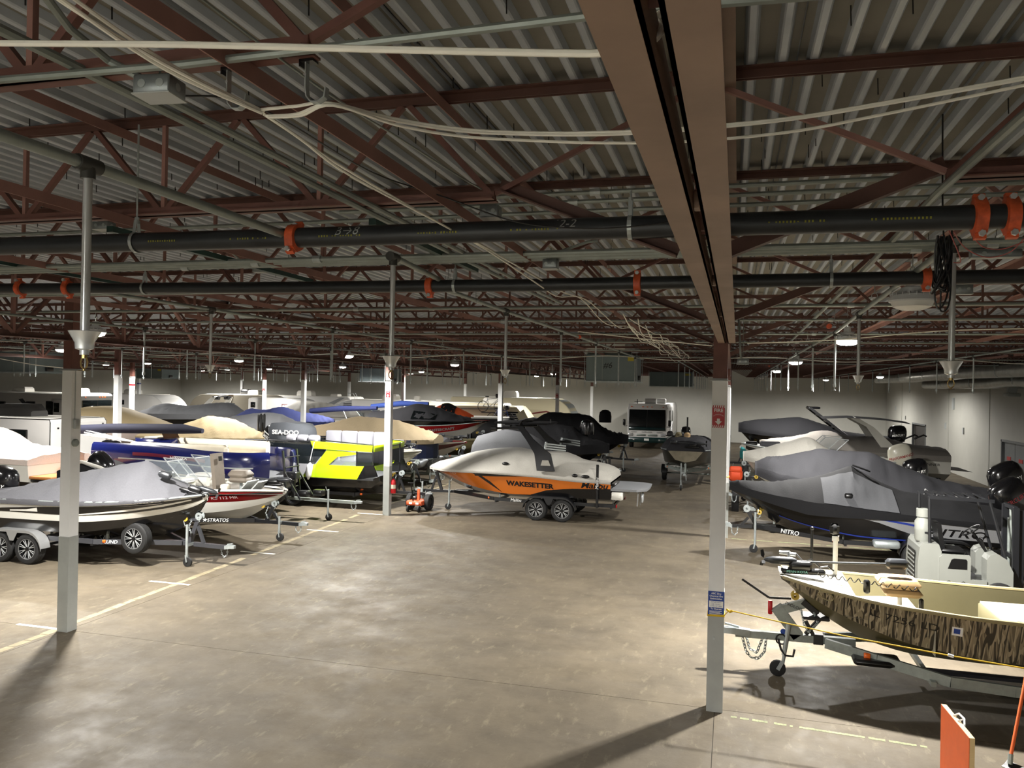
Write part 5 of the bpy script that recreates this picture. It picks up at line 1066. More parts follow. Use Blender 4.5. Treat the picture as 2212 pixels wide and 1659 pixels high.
MB().loft([[V((x, k*(h.P(x, .5)[1]-.04), 1.04)) for k in (-1, 1)] for x in h.xs(10, 3.6, 4.6)], closed=False).add([(3.6, -.9, 1.04), (3.6, .9, 1.04), (3.6, .9, .72), (3.6, -.9, .72)], [(0, 1, 2, 3)]).build('casting_deck', mat('pale_deck_paint', '#a39d89', .5), o, smooth=False)
MB().loft([[V((x, k*(h.at(x)[1]+.0), h.at(x)[0]+.01)) for k in (-1, -.5, .5, 1)] for x in (4.5, 4.7, 4.9, 5.1, 5.3, 5.42)], closed=False).build('bow_plate', mat('pale_deck_paint', '#a39d89', .5), o)
for x0, x1, z in ((1.9, 2.75, 1.12), (.3, 1.2, 1.1)): MB().bbox(x0, -.55, .72, x1, .85, z, .02).build('bench_box', SANDP, o); MB().box(x0+.02, -.53, z, x1-.02, .83, z+.02).build('bench_lid', mat('pale_deck_paint', '#a39d89', .5), o, smooth=False)
for x in (2.2, 2.55): MB().tube((x, .5, 1.14), (x, .5, 1.146), .04, 14).build('lid_latch', BLK, o)
MB().bbox(3.1, .6, .74, 3.3, .8, .94, .06).build('black_bucket', BLK, o)
h.write(o, 'IL 7256 LD', .13, mat('black_reg_letters', '#1a1712', .5), 3.95, .6, 1, sx=1.35, off=.006)
MB().loft([[h.P(x, t, 1, .008) for t in (.5, .72)] for x in (3.3, 3.42)], closed=False).build('registration_decal', SIGNWH, o); MB().loft([[h.P(x, t, 1, .01) for t in (.55, .68)] for x in (3.33, 3.4)], closed=False).build('blue_emblem', SIGNBL, o)
MB().path([h.P(4.85+.09*math.cos(a), .63+.22*math.sin(a), 1, .008) for a in frange(0, 2*PI, 16)[:-1]], .008, 5, closed=True).build('oval_emblem', SANDL, o)
MB().path([h.P(2.5+.045*math.cos(a), .3+.09*math.sin(a), 1, .0) for a in frange(0, 2*PI, 12)[:-1]], .012, 6, closed=True).build('drain_fitting', BLK, o)
# swivel seat
MB().lathe([(.03, 0), (.03, .22), (.09, .23), (.09, .25)], 14, Matrix.Translation((3.85, 0, 1.04))).build('seat_pedestal', WHITE, o)
MB().bbox(3.6, -.24, 1.27, 4.08, .24, 1.36, .05).build('seat_cushion', VINYLT, o); MB().bbox(3.62, -.25, 1.37, 4.14, .25, 1.49, .055).build('folded_seat_back', VINYLT, o)
# bow trolling motor lying along the deck
M = Matrix.Translation((5.1, .12, 1.47)) @ Matrix.Rotation(.1, 4, 'Z')
trolling_motor(o, M, 1.25)
text_on(o, 'MINN KOTA', .05, mat('teal_letters', '#6fb3ad', .4), M @ V((.1, .073, .035)), M.to_3x3() @ V((-1, 0, 0)), Z3)
MB().path([(5.42, -.02, 1.72), (5.3, .0, 1.74), (5.28, .0, 1.55)], .022, 7).tube((5.42, -.02, 1.72), (5.2, -.02, 1.7), .028, 9).build('deploy_lever', CHROME, o)
coil = []
for k in range(90): a = k*.9; t_ = k/89; coil.append((4.95-1.3*t_, .26+.028*math.cos(a), 1.5-.1*t_+.028*math.sin(a)))
MB().path(coil, .007, 5).build('coiled_cable', BLK, o)
MB().path([(5.2, -.02, 1.72), (5.1, .05, 1.62), (5., .03, 1.66), (4.88, .05, 1.56), (4.78, .04, 1.58), (4.7, .03, 1.52)], .011, 6).build('power_cable', BLK, o)
MB().tube((4.95, -.42, 1.4), (4.95, -.42, 2.0), .02, 8).ball((4.95, -.42, 2.02), .03).build('bow_light_pole', BLK, o)
MB().tube((4.62, -.5, 1.3), (4.62, -.5, 1.88), .035, 10).tube((4.62, -.5, 1.85), (4.62, -.5, 1.92), .05, 10).build('rod_holder', WHITE, o); MB().bbox(4.57, -.55, 1.92, 4.7, -.45, 2.1, .04).build('camera_head', BLK, o)
MB().bbox(4.28, .3, 1.32, 4.36, .38, 1.5, .02).build('rod_clamp', BLK, o); MB().bbox(3.6, .2, 1.1, 3.66, .26, 1.28, .02).ball((3.63, .23, 1.1), .05).build('ball_mount', BLK, o)
t = thing('boat_trailer', 'galvanised trailer under the camouflage jon boat', 'trailer', (6.1, 11.95, 0), PI)
GT = mat('galvanised_trailer', '#8f9590', .5, .45, var=.18, scale=7)
for s in (-1, 1):
    b = MB(); pts = [(.0, s*.85, .4), (2.7, s*.85, .38), (3.4, s*.8, .4), (4.2, s*.5, .5), (4.8, s*.14, .54)]
    for p, q in zip(pts, pts[1:]): b.bar(p, q, .05, .13)
    b.build('frame_rail', GT, t, smooth=False)
MB().bar((4.4, 0, .55), (6.0, 0, .53), .09, .1).build('tongue', GT, t, smooth=False)
MB().bar((5.25, 0, .55), (5.5, 0, .55), .1, .13).build('black_clamp', BLKST, t, smooth=False) if False else MB().bar((4.82, 0, .55), (4.95, 0, .55), .105, .14).build('black_clamp', BLKST, t, smooth=False)
MB().loft([[V((x, y*w_, z_+zz*hh)) for y, zz in ((-1, -1), (1, -1), (1, 1), (-1, 1))] for x, w_, z_, hh in ((5.8, .045, .54, .05), (6.0, .06, .56, .045), (6.2, .05, .56, .04), (6.28, .03, .56, .03))]).bar((5.95, 0, .61), (6.15, 0, .65), .03, .025).build('coupler', GALV, t)
MB().bar((5.15, 0, .56), (5.45, 0, .95), .09, .16, X3).bar((5.42, 0, .9), (5.05, 0, 1.04), .08, .12).build('winch_post', GT, t, smooth=False)
text_on(t, 'PROLOC', .06, BLK, (5.22, .05, .985), (-1, 0, -.36), (-.36, 0, 1), ext=.001); MB().tube((5.35, .046, .62), (5.35, .05, .62), .04, 14).build('round_sticker', SIGNBL, t)
MB().lathe([(.02, -.06), (.055, -.06), (.04, 0), (.055, .06), (.02, .06)], 14, Matrix.Translation((5.2, 0, 1.13)) @ Matrix.Rotation(PI/2, 4, 'X')).build('bow_roller', mat('yellow_bow_roller', '#b79a3c', .4), t)
MB().bar((5.25, 0, 1.08), (5.55, 0, 1.07), .012, .03).bar((5.55, 0, 1.07), (5.92, 0, 1.3), .012, .03).build('black_strap_bar', BLKST, t, smooth=False); MB().bar((5.1, 0, 1.06), (4.9, 0, .9), .09, .08).build('bow_pad', BLKST, t, smooth=False)
MB().bbox(5.5, -.02, .84, 5.56, .03, 1.03, .01).build('red_handle', SIGNRED, t)
chain(t, [(5.12, .06, .95), (5.08, .1, .75), (5.02, .1, .66), (4.9, .08, .8), (4.95, .05, .92)]); chain(t, [(5.9, .06, .48), (5.85, .08, .3), (5.78, .09, .22), (5.68, .09, .22), (5.6, .08, .32), (5.58, .06, .5)], r=.008, pitch=.045); chain(t, [(5.85, -.06, .48), (5.8, -.06, .3), (5.7, -.06, .25), (5.62, -.05, .48)], r=.008, pitch=.045)
MB().path([(5.42+.0, .08, .52), (5.38, .1, .38), (5.32, .1, .3), (5.22, .1, .3), (5.2, .1, .4)], .016, 6).path([(5.38+.07*math.cos(a), .09, .52+.07*math.sin(a)) for a in frange(0, 2*PI, 10)[:-1]], .012, 5, closed=True).build('brake_cable', BLK, t)
MB().tube((5.36, .08, .14), (5.3, .08, .5), .024, 9).tube((5.34, .08, .3), (5.28, .08, .75), .032, 9).build('jack', GALV, t)
wj = MB().lathe([(.02, -.035), (.08, -.035), (.11, -.025), (.11, .025), (.08, .035), (.02, .035)], 18, Matrix.Translation((5.42, .08, .11)) @ Matrix.Rotation(PI/2, 4, 'X')).build('jack_wheel', RUB, t); MB().bar((5.36, .13, .22), (5.42, .13, .1), .05, .008, Y3).build('fork', GALV, wj, smooth=False)
MB().bar((4.95, 0, .6), (5.05, 0, .78), .06, .05).bar((5.05, 0, .6), (4.85, 0, .85), .06, .05).bbox(4.75, -.15, .84, 5.1, .15, .88, .01).build('step_platform', BLKST, t, smooth=False)
for s in (-1, 1): MB().bbox(4.28, s*.47-.03, .46, 4.36, s*.47+.03, .56, .01).build('marker_light', AMBER, t); MB().obox((2.2, s*.5, .42), 3.4, .12, .04).build('bunk', mat('bunk_carpet', '#26262a', .95), t, smooth=False)
for x in (.4, 2.2, 3.6): MB().bar((x, -.85, .36), (x, .85, .36), .06, .06).build('crossmember', GT, t, smooth=False)
MB().tube((1.3, -1.05, .3), (1.3, 1.05, .3), .03, 8).build('axle', GT, t)
for s in (-1, 1):
    wheel(t, (1.3, s*1.1, .3), .3, .18, 'grey'); R = .37
    MB().loft([[V((1.3+R*math.cos(a), s*1.0, .3+R*math.sin(a))), V((1.3+R*math.cos(a), s*1.22, .3+R*math.sin(a))), V((1.3+(R-.01)*math.cos(a), s*1.22, .3+(R-.01)*math.sin(a))), V((1.3+(R-.01)*math.cos(a), s*1.0, .3+(R-.01)*math.sin(a)))] for a in frange(.1, PI-.1, 12)]).build('fender', GALV, t)
MB().bbox(3.9, .2, .42, 4.5, .6, .5, .03).build('keel_roller', BLK, t)
# ---------------------------------------------------------------- further boats
def gen_hull(L, beam, zk, zs0, zs1, bluff=.05):
    b = beam/2; zc = zk+(zs0-zk)*.38
    return Hull(L, [(0, zs0), (L*.5, lerp(zs0, zs1, .35)), (L, zs1)], [(0, b*.93), (L*.35, b), (L*.62, b*.97), (L*.8, b*.74), (L*.93, b*.36+bluff*.4), (L, bluff)],
                [(0, zc), (L*.5, zc+.03), (L*.75, lerp(zc, zs1, .28)), (L*.92, lerp(zc, zs1, .66)), (L, lerp(zc, zs1, .9))], [(0, b*.88), (L*.5, b*.86), (L*.72, b*.58), (L*.88, b*.24), (L, .015+bluff*.4)],
                [(0, zk), (L*.55, zk), (L*.73, lerp(zk, zs1, .12)), (L*.87, lerp(zk, zs1, .45)), (L, zs1-.05)])
def std_trailer(lab, x, y, rot, L, zk, fm=None, rim='steel', fender='galv', two=False, knee=.58, tip=.86, over=.55, w=1.1):
    return trailer(lab, x, y, rot, .1, L*knee, L*tip, L+over, w=w, z=zk+.07, wheels=((L*.32, 0), (L*.19, 0)) if two else ((L*.28, 0),), r=.31, ww=.2, rim=rim, fender=fender, jack=L*.97, winch=(L*.97, zk+.62), zt=zk+.02, fm=fm, jy=-.16)
def boat(lab, x, y, rot, L, beam, zk, zs0, zs1, ms, mb, name='covered_boat', cat='boat', bluff=.05, tr=None, **tk):
    o = thing(name, lab, cat, (x, y, 0), rot); h = gen_hull(L, beam, zk, zs0, zs1, bluff); h.shell(o, ms, mb)
    if tr: std_trailer(tr, x, y, rot, L, zk, **tk)
    return o, h
# navy deck boat with cream seats
NAVY = mat('navy_gelcoat', '#10174a', .2, coat=.7); NAVY2 = mat('bright_blue_panel', '#2b3f9a', .3, coat=.4)
o = thing('pontoon_boat', 'navy blue pontoon boat with cream seats and a folded navy sun top', 'boat', (-18.6, 21.15, 0), 0)
def rounded(L, w, nose, n=7, x0=0.):
    return [(x0, -w), (L-nose, -w)]+[(L-nose+nose*math.sin(a), -w*math.cos(a)) for a in frange(.15, PI-.15, n)]+[(L-nose, w), (x0, w)]
pl = rounded(5.9, 1.24, 1.0)
MB().prism(pl, 1.12, 1.22).build('deck', mat('deck_grey', '#57595c', .7), o, smooth=False)
fen = MB(); fp = pl[:]
prof = [(0, 1.2), (.02, 1.3), (.05, 1.5), (.06, 1.72), (.02, 1.9), (-.04, 1.96), (-.07, 1.9), (-.06, 1.22)]
def sweep(path, prof, cl=False):
    rings = []
    for i, (x, y) in enumerate(path):
        a = V(path[max(i-1, 0)]+(0,)); b_ = V(path[min(i+1, len(path)-1)]+(0,)); d = (b_-a).normalized(); nn = V((d.y, -d.x, 0))
        rings.append([V((x, y, 0))+nn*u+Z3*(z+(.0 if x > 4.2 else .13*min(1, (4.2-x)/2))) for u, z in prof])
    return MB().loft(rings)
pp = [(x, y) for x, y in [(k*.5, -1.24) for k in range(10)]]+rounded(5.9, 1.24, 1.0)[2:9]+[(4.9-k*.5, 1.24) for k in range(10)]
stb = pp[:13]; prt = pp[14:]
sweep(stb, prof).build('side_panel', NAVY, o); sweep(prt, prof).build('side_panel', NAVY, o)
sweep(stb[2:12], [(.065, 1.5), (.072, 1.52), (.07, 1.54)]).build('silver_trim', GALV, o)
sweep(stb[3:9], [(.066, 1.62), (.072, 1.66), (.068, 1.72)]).build('maroon_swoosh', mat('maroon_graphic', '#5a1a2c', .3), o)
lettering('N0555KA', .13, SIGNWH, o, frame((3.1, -1.315, 1.73), X3, Z3), ext=.002, sx=1.1); MB().tube((5.55, -.82, 1.5), (5.58, -.86, 1.5), .05, 14).build('docking_light', CHROME, o)
for s in (-1, 1):
    MB().path([(-.1, s*.88, .92), (4.9, s*.88, .92), (5.5, s*.88, 1.0), (5.9, s*.88, 1.12)], [.3, .3, .2, .03], 16).build('pontoon_tube', mat('dull_aluminium', '#83878a', .45, .6, var=.1, scale=6), o)
    MB().bbox(1.2, s*1.0-.24, 1.22, 4.4, s*1.0+.2, 1.72, .06).bbox(1.2, s*1.08-.1, 1.68, 4.6, s*1.08+.1, 2.14, .08).build('bench_seat', VINYL, o)
MB().bbox(.5, -.1, 1.22, 1.3, 1.0, 2.15, .06).build('helm_console', NAVY, o); MB().bbox(.7, .1, 2.15, 1.2, .9, 2.2, .03).build('console_top', VINYL, o)
MB().obox((1.35, .5, 2.3), .02, .7, .34, Matrix.Rotation(-.5, 3, 'Y')).build('tinted_windscreen', mat('brown_acrylic', '#2e1c10', .1, alpha=.85), o, smooth=False)
MB().bbox(1.9, -.9, 1.22, 2.5, -.3, 2.0, .1).build('captain_chair', VINYL, o)
MB().path([(-.9, -.9, 2.42), (.4, -.9, 2.5), (2.9, -.9, 2.56), (3.6, -.9, 2.52)], [.14, .15, .15, .07], 12).build('folded_sun_top', CVN if False else mat('navy_canvas', '#12142a', .85, bump=.2, scale=20), o)
for k in range(3): MB().tube((-.5, -1.02-.02*k, 2.42-.07*k), (1.5, -1.08, 2.12), .018, 7).build('sun_top_bow', WHITE, o)
outboard(o, -.1, 0, 1.25, tilt=.05, k=1.0, text='MERCURY', sd=-1)
t = trailer('silver pontoon trailer with ladder rails and long tongue', -18.6, 21.15, 0, .1, 4.6, 5.6, 8.3, w=1.0, z=.55, wheels=((2.4, 0), (1.6, 0)), r=.28, ww=.2, rim='steel', fender='galv', jack=7.3, winch=None, zt=.58, fm=GALVD, jy=-.1, jz=.9, bunks=True)
for s in (-1, 1): MB().bar((6.1, s*.38, .6), (5.95, s*.38, 2.0), .05, .05, X3).bar((6.55, s*.38, .6), (6.0, s*.38, 1.4), .04, .04, X3).build('ladder_rail', BLKST, t, smooth=False)
for z in (.9, 1.2, 1.5, 1.8): MB().tube((6.05, -.38, z), (6.05, .38, z), .018, 7).build('ladder_rung', BLKST, t)
MB().bar((6.1, 0, .6), (6.1, 0, 1.25), .09, .09, X3).bbox(5.9, -.12, 1.15, 6.25, .12, 1.35, .02).build('winch_stand', BLKST, t, smooth=False)
wheel(t, (5.95, -.75, .82), .32, .2, 'steel', name='spare_wheel'); MB().bar((5.9, 0, .6), (5.95, -.62, .8), .05, .05).build('spare_bracket', BLKST, t, smooth=False)
for k, (x, y) in enumerate(((6.4, -.2), (6.7, .15))): MB().bbox(x, y-.1, .66, x+.3, y+.15, .84, .02).build('battery_box', BLK, t)

# lime pontoon boat
LIME_G = mat('lime_gelcoat', '#a8c813', .3, coat=.5); GREYG = mat('pale_grey_panel', '#a3a3a8', .4)
o = thing('pontoon_boat', 'lime green and black pontoon boat with grey seats, left of the extinguisher column', 'boat', (-15.6, 24.2, 0), 0)
def side(y, poly, name, m, th=.04):
    MB().prism(poly, y-th/2, y+th/2, Matrix(((1, 0, 0, 0), (0, 0, 1, 0), (0, 1, 0, 0), (0, 0, 0, 1)))).build(name, m, o, smooth=False)
MB().loft([[V((x, y*w, z)) for y, z in ((-1, .98), (-.96, .72), (-.6, .5), (.6, .5), (.96, .72), (1, .98))] for x, w in ((0, 1.2), (4.2, 1.2), (4.7, 1.16))]+[[V((4.95, y*1.05, z)) for y, z in ((-1, 1.1), (-.96, .95), (-.6, .8), (.6, .8), (.96, .95), (1, 1.1))]]).build('black_hull', GELB, o)
MB().box(0, -1.2, .96, 4.8, 1.2, 1.02).build('deck', mat('deck_grey', '#57595c', .7), o, smooth=False)
for s in (-1, 1):
    y = s*1.2
    side(y, [(2.3, .98), (4.3, .98), (4.55, 1.4), (2.75, 1.4)], 'lime_lower_panel', LIME_G); side(y, [(0, .98), (2.3, .98), (2.75, 1.4), (0, 1.4)], 'grey_lower_panel', GREYG)
    side(y, [(2.8, 1.4), (3.25, 1.4), (3.55, 1.66), (4.2, 1.76), (4.2, 1.82), (3.2, 1.9)], 'lime_slash', LIME_G); side(y, [(2.7, 1.9), (4.75, 1.86), (4.78, 2.06), (2.6, 2.14)], 'lime_top_rail', LIME_G, .07)
    side(y, [(.2, 1.4), (2.75, 1.4), (3.15, 1.88), (2.65, 2.08), (.2, 2.08)], 'smoked_side_window', SMOKE, .015); side(y, [(3.3, 1.4), (4.2, 1.4), (4.2, 1.74), (3.6, 1.64)], 'clear_side_window', CLEAR, .015)
    side(y, [(4.22, 1.4), (4.75, 1.42), (4.75, 1.84), (4.22, 1.84)], 'smoked_front_window', SMOKE, .015)
    MB().path([(.2, y, 1.4), (.2, y, 2.1), (2.65, y, 2.12)], .025, 7).path([(4.22, y, 1.4), (4.22, y, 1.86)], .025, 7).path([(4.78, y, 1.4), (4.78, y, 2.08), (3., y, 2.17)], .02, 7).build('black_frame', BLKST, o)
    MB().prism([(4.25, .98), (4.95, 1.1), (4.8, 1.45), (4.5, 1.42)], y-.03, y+.03, Matrix(((1, 0, 0, 0), (0, 0, 1, 0), (0, 1, 0, 0), (0, 0, 0, 1)))).build('black_bow_corner', GELB, o, smooth=False)
MB().prism([(-1.2, 1.42), (1.2, 1.42), (1.2, 1.86), (-1.2, 1.86)], 4.78, 4.795, Matrix(((0, 0, 1, 0), (1, 0, 0, 0), (0, 1, 0, 0), (0, 0, 0, 1)))).build('front_window', SMOKE, o, smooth=False)
MB().bbox(4.74, -1.2, 1.86, 4.82, 1.2, 2.06, .02).build('lime_bow_rail', LIME_G, o)
GSEAT = mat('grey_seat_vinyl', '#8f8f97', .5); GS2 = mat('light_seat_back', '#b3b2b4', .5)
for k in range(4): MB().bbox(2.0+k*.6, .82, 1.3, 2.57+k*.6, 1.08, 2.36, .05).build('seat_back', GSEAT, o)
MB().bbox(2.0, 1.06, 1.3, 4.4, 1.14, 2.3, .02).build('seat_base_panel', GS2, o)
for k in range(3): MB().bbox(1.55+k*.4, -1.0, 2.06, 1.9+k*.4, -.72, 2.3, .05).build('folded_seat', GSEAT, o)
CVS = canopy_fabric('slate_cover_fabric', '#4a4d52')
MB().loft([[V((x, y, z)) for y, z in ((-w, z0), (-w*1.02, (z0+z1)/2), (-w*.8, z1), (w*.8, z1), (w*1.02, (z0+z1)/2), (w, z0))] for x, w, z0, z1 in ((.4, .2, 2.4, 2.45), (.65, .5, 2.1, 2.62), (1.2, .55, 1.98, 2.66), (1.75, .5, 1.95, 2.6), (1.95, .35, 2.05, 2.45))]).build('console_cover', CVS, o, ang=60)
lettering('SEA-DOO', .2, SIGNWH, o, frame((1.3, -.585, 2.33), X3, Z3), bold=.006, ext=.002, sx=1.15)
for x0 in (3.0,): MB().tube((2.75, -1.26, 2.1), (2.62, -1.28, 1.5), .012, 6).lathe([(.001, .0), (.03, .02), (.045, .06), (.095, .14), (.1, .4), (.09, .48), (.04, .53), (.02, .56)], 14, Matrix.Translation((2.58, -1.3, .9)) @ Matrix.Rotation(.12, 4, 'Y')).build('white_fender', WHITE, o)
MB().bbox(.0, -.9, 1.02, .6, .9, 1.7, .06).build('rear_bench', GSEAT, o)
t = trailer('black trailer under the lime pontoon boat', -15.6, 24.2, 0, .1, 4.0, 4.7, 6.3, w=1.0, z=.46, wheels=((1.9, 0),), r=.28, ww=.2, rim='dark', fender='black', jack=5.9, winch=(5.2, 1.05), zt=.5, jy=.2, jz=.85)
for s in (-1, 1): MB().tube((4.95, s*.5, .5), (4.95, s*.5, 2.05), .025, 8).build('loading_rail', BLKST, t)
for z in (.8, 1.4, 2.0): MB().tube((4.95, -.5, z), (4.95, .5, z), .02, 7).build('ladder_rung', BLKST, t)

# white bass boat with black rail beyond the extinguisher column
o, h = boat('white bass boat with a black rail and bow motor, bow behind the extinguisher column', -16.9, 27.2, 0, 6.0, 2.3, .5, 1.45, 1.6, GELW, GELW, 'bass_boat', tr='black trailer under the white bass boat with the black rail', fm=BLKST, rim='dark', fender='black')
h.strip(o, 'black_rail_band', GELB, .84, .95, .05, 5.95); h.rail(o, 'gunwale_cap', GELW, 1., .03); h.deck(o, mat('dark_boat_carpet', '#2c2c2e', .95), -.05)
trolling_motor(o, Matrix.Translation((5.3, -.1, 1.66)), .9); outboard(o, 0, 0, 1.25, tilt=.55, k=1.15, text='MERCURY', sd=-1, stripe=(SIGNWH, (.3, .5)))
for s in (-.12, .12): MB().bbox(-.9, s-.06+.3, 1.5, -.72, s+.06+.3, 2.75, .04).build('shallow_water_anchor', BLK, o)
MB().bbox(2.3, -.7, 1.4, 3.1, .7, 1.75, .08).build('console', BLK, o); MB().bbox(1.6, -.6, 1.4, 2.1, .6, 1.9, .08).build('seats', CVD, o); MB().bbox(4.7, -.35, 1.55, 5.1, .0, 1.78, .05).build('bow_gear', GALVD, o)
# tan covered pontoon
o = thing('covered_boat', 'long tan-covered pontoon with navy sides behind the extinguisher column', 'boat', (-17.3, 30.3, 0), 0)
pl = rounded(5.8, 1.22, .8); MB().prism(pl, 1.05, 1.82).build('navy_side', mat('dark_navy_panel', '#18203a', .4), o, smooth=False); MB().prism([(x, y*1.01) for x, y in pl], 1.03, 1.08).build('deck_trim', GALV, o, smooth=False)
h = Hull(5.9, [(0, 1.8), (5.9, 1.8)], [(0, 1.22), (4.6, 1.24), (5.2, 1.12), (5.7, .8), (5.9, .5)], [(0, 1.2), (5.9, 1.2)], [(0, 1), (5.9, .5)], [(0, 1), (5.9, 1)])
h.cover(o, CVT2, [(0, 2.1), (1.2, 2.35), (2.4, 2.62), (3.6, 2.58), (4.6, 2.4), (5.3, 2.15), (5.9, 1.98)], -.1, 5.92, p=1.5, skirt=.14, wr=.04, seed=21, over=.04)
for s in (-1, 1): MB().path([(0, s*.85, .8), (5., s*.85, .8), (5.6, s*.85, .95), (5.8, s*.85, 1.05)], [.28, .28, .16, .03], 14).build('pontoon_tube', mat('dull_aluminium', '#83878a', .45, .6), o)
lettering('JC', .22, SIGNWH, o, frame((5.25, -1.2, 1.55), (1, .35, 0), Z3), shear=.3, ext=.002)
std_trailer('galvanised trailer under the tan-covered pontoon', -17.3, 30.3, 0, 5.8, .42, fm=GALVD)
# maroon and white bass boat
o, h = boat('maroon and white bass boat under a grey cover, bow past the tan pontoon', -17.3, 33.3, 0, 6.1, 2.3, .6, 1.45, 1.55, mat('maroon_gelcoat', '#5b1a1e', .25, coat=.6), GELW, 'bass_boat', tr='trailer under the maroon and white bass boat', fm=BLKST, rim='dark', fender='black')
h.strip(o, 'white_band', GELW, .62, .98, .05, 6.05); h.cover(o, CVG, [(0, 1.7), (3, 1.95), (4.8, 1.75), (5.2, 1.65)], 0, 5.2, p=1.5, skirt=.04, wr=.03, seed=23); trolling_motor(o, Matrix.Translation((5.6, 0, 1.6)), .7)
# olive duck boat
o, h = boat('olive drab duck boat between the maroon and the red boats', -16.4, 36.4, 0, 5.9, 1.9, .6, 1.3, 1.5, OLIVE, OLIVE, 'jon_boat', bluff=.3, tr='trailer under the olive duck boat', fm=GALVD)
h.deck(o, SANDP, -.04); trolling_motor(o, Matrix.Translation((5.4, .1, 1.52)), .6)
# red and black bowrider
RG = mat('bright_red_gelcoat', '#94191b', .25, coat=.6)
o, h = boat('red and black runabout under a dark cover, in front of the cream camper', -18.6, 39.6, 0, 6.3, 2.5, .95, 2.1, 2.2, RG, GELW, 'runabout_boat', bluff=.75, tr='tall trailer under the red and black runabout', fm=BLKST, rim='dark', fender='black')
h.strip(o, 'black_top_band', GELB, .66, 1., .02, 6.28); h.strip(o, 'white_boot_line', GELW, 0., .06, .02, 6.28); h.rail(o, 'rub_rail', GALV, .66, .02); h.deck(o, GELB, -.02)
h.write(o, 'MASTERCRAFT', .17, CHROME, 4.2, .3, -1, bold=.004, sx=1.15)
h.cover(o, CVD, [(0, 2.5), (1.4, 2.7), (2.6, 2.98), (3.2, 2.9), (4.4, 2.55), (5.4, 2.3)], 0, 5.4, p=1.6, skirt=.02, wr=.03, seed=27); MB().loft([[h.covpt(x, k, .02) for k in (-.95, -.6)] for x in (2.6, 3.2, 3.9)], closed=False).build('windscreen_panel', GLASS, o)
# dark covered boats in the middle distance
for lab, x, y, rot, L, zs, rz, sd, m in (('black-covered boat with a round motor cover, behind the wake tower', -9.6, 34., -.15, 4.7, 1.55, 2.45, 31, CVB), ('black-covered boat beside the white motorhome', -10.2, 39.2, -.1, 5.4, 1.6, 2.75, 33, CVB), ('boat under a ribbed grey cover, behind the bow of the orange boat', -13., 30.8, -.1, 5.6, 1.5, 2.3, 35, CVM)):
    if sd == 35: x, y = -12.2, 43.
    o, h = boat(lab, x, y, rot, L, 2.3, .6, zs-.1, zs+.1, GELB, GELB, tr={31: 'dark trailer under the black-covered boat behind the wake tower', 33: 'dark trailer under the black-covered boat beside the motorhome', 35: 'dark trailer under the boat with the ribbed grey cover'}[sd], fm=BLKST, rim='dark', fender='black')
    h.cover(o, m, [(0, zs+.35), (L*.3, rz), (L*.62, rz-.1), (L*.85, zs+.25), (L, zs+.15)], 0, L+.02, p=1.6, skirt=.35, wr=.06, seed=sd)
    MB().lathe([(.3, 0), (.31, .3), (.27, .5), (.15, .6), (.001, .62)], 16, Matrix.Translation((L*.78, .2, rz-.42)) if sd != 35 else Matrix.Translation((.4, 0, zs+.1))).build('motor_cover_dome', GELB if sd == 31 else CVB, o)
o = thing('covered_pwc', 'light grey ribbed cover over a small boat behind the wake tower', 'boat', (-10.1, 31., 0), 0)
MB().loft([[V((x, y*w, z)) for y, z in ((-1, .75), (-.98, z1*.8), (-.6, z1), (.6, z1), (.98, z1*.8), (1, .75))] for x, w, z1 in ((0, .5, 1.6), (.3, .9, 2.0), (1.2, 1.0, 2.25), (2.2, .95, 2.1), (3.0, .8, 1.7), (3.3, .4, 1.3))]).build('cover', CVM, o, ang=50); MB().bbox(.2, -.8, .3, 3., .8, .75, .1).build('hull', GELB, o)
for x in (.5, 2.4):
    for s in (-1, 1): MB().bbox(x, s*.5-.06, 0, x+.2, s*.5+.06, .31, .02).build('stand_block', mat('timber', '#8a6d47', .7), o, smooth=False)
# aluminium boat facing the camera
o = thing('aluminium_boat', 'aluminium boat bow-on under a dark cover, left of the FIRE column', 'boat', (-1.75, 37.6, 0), -PI/2)
ALU = mat('dark_hull_paint', '#33322d', .35, .3, coat=.3)
h = Hull(5.3, [(0, 1.5), (3, 1.55), (5.3, 1.62)], [(0, 1.05), (3.6, 1.08), (4.4, 1.0), (4.9, .88), (5.3, .72)], [(0, .95), (3.4, .98), (4.6, 1.1), (5.3, 1.22)], [(0, .95), (3.4, .95), (4.5, .72), (5.3, .4)], [(0, .72), (3.6, .74), (4.5, .84), (5., 1.0), (5.3, 1.12)], flare=1.)
h.shell(o, ALU, ALU); MB().add([h.P(5.3, t, 1) for t in (-1, -.5, 0, .5, 1)]+[h.P(5.3, t, -1) for t in (1, .5, 0, -.5)], [tuple(range(9))]).build('bow_plate', mat('bare_aluminium_bow', '#7d7768', .3, .7, var=.2, scale=4), o, smooth=False)
h.cover(o, CVD, [(0, 1.9), (2, 2.0), (4.4, 2.05), (5.1, 2.0), (5.3, 1.95)], 0, 5.32, p=4., skirt=.05, wr=.04, seed=41)
h.rail(o, 'gunwale_rail', GALV, 1., .025)
trolling_motor(o, Matrix.Translation((5.36, .25, 1.72)) @ Matrix.Rotation(PI/2, 4, 'Z'), .75)
for x, y, m in ((4.2, .0, VINYLT), (4.1, -.35, mat('camouflage_cap', '#6d6449', .8)), (3.4, -.75, BLK)):
    MB().lathe([(.18, 0), (.19, .03), (.13, .05), (.13, .15), (.08, .21), (.001, .22)], 14, Matrix.Translation((x, y, 2.04))).build('seat_top', m, o)
MB().bbox(3.9, -.3, 1.98, 4.4, .3, 2.06, .03).build('black_box', BLK, o); MB().tube((3.2, -.05, 2.0), (3.2, -.05, 2.85), .035, 8).build('black_pole', BLK, o); outboard(o, 0, -.3, 1.55, tilt=0, k=.95)
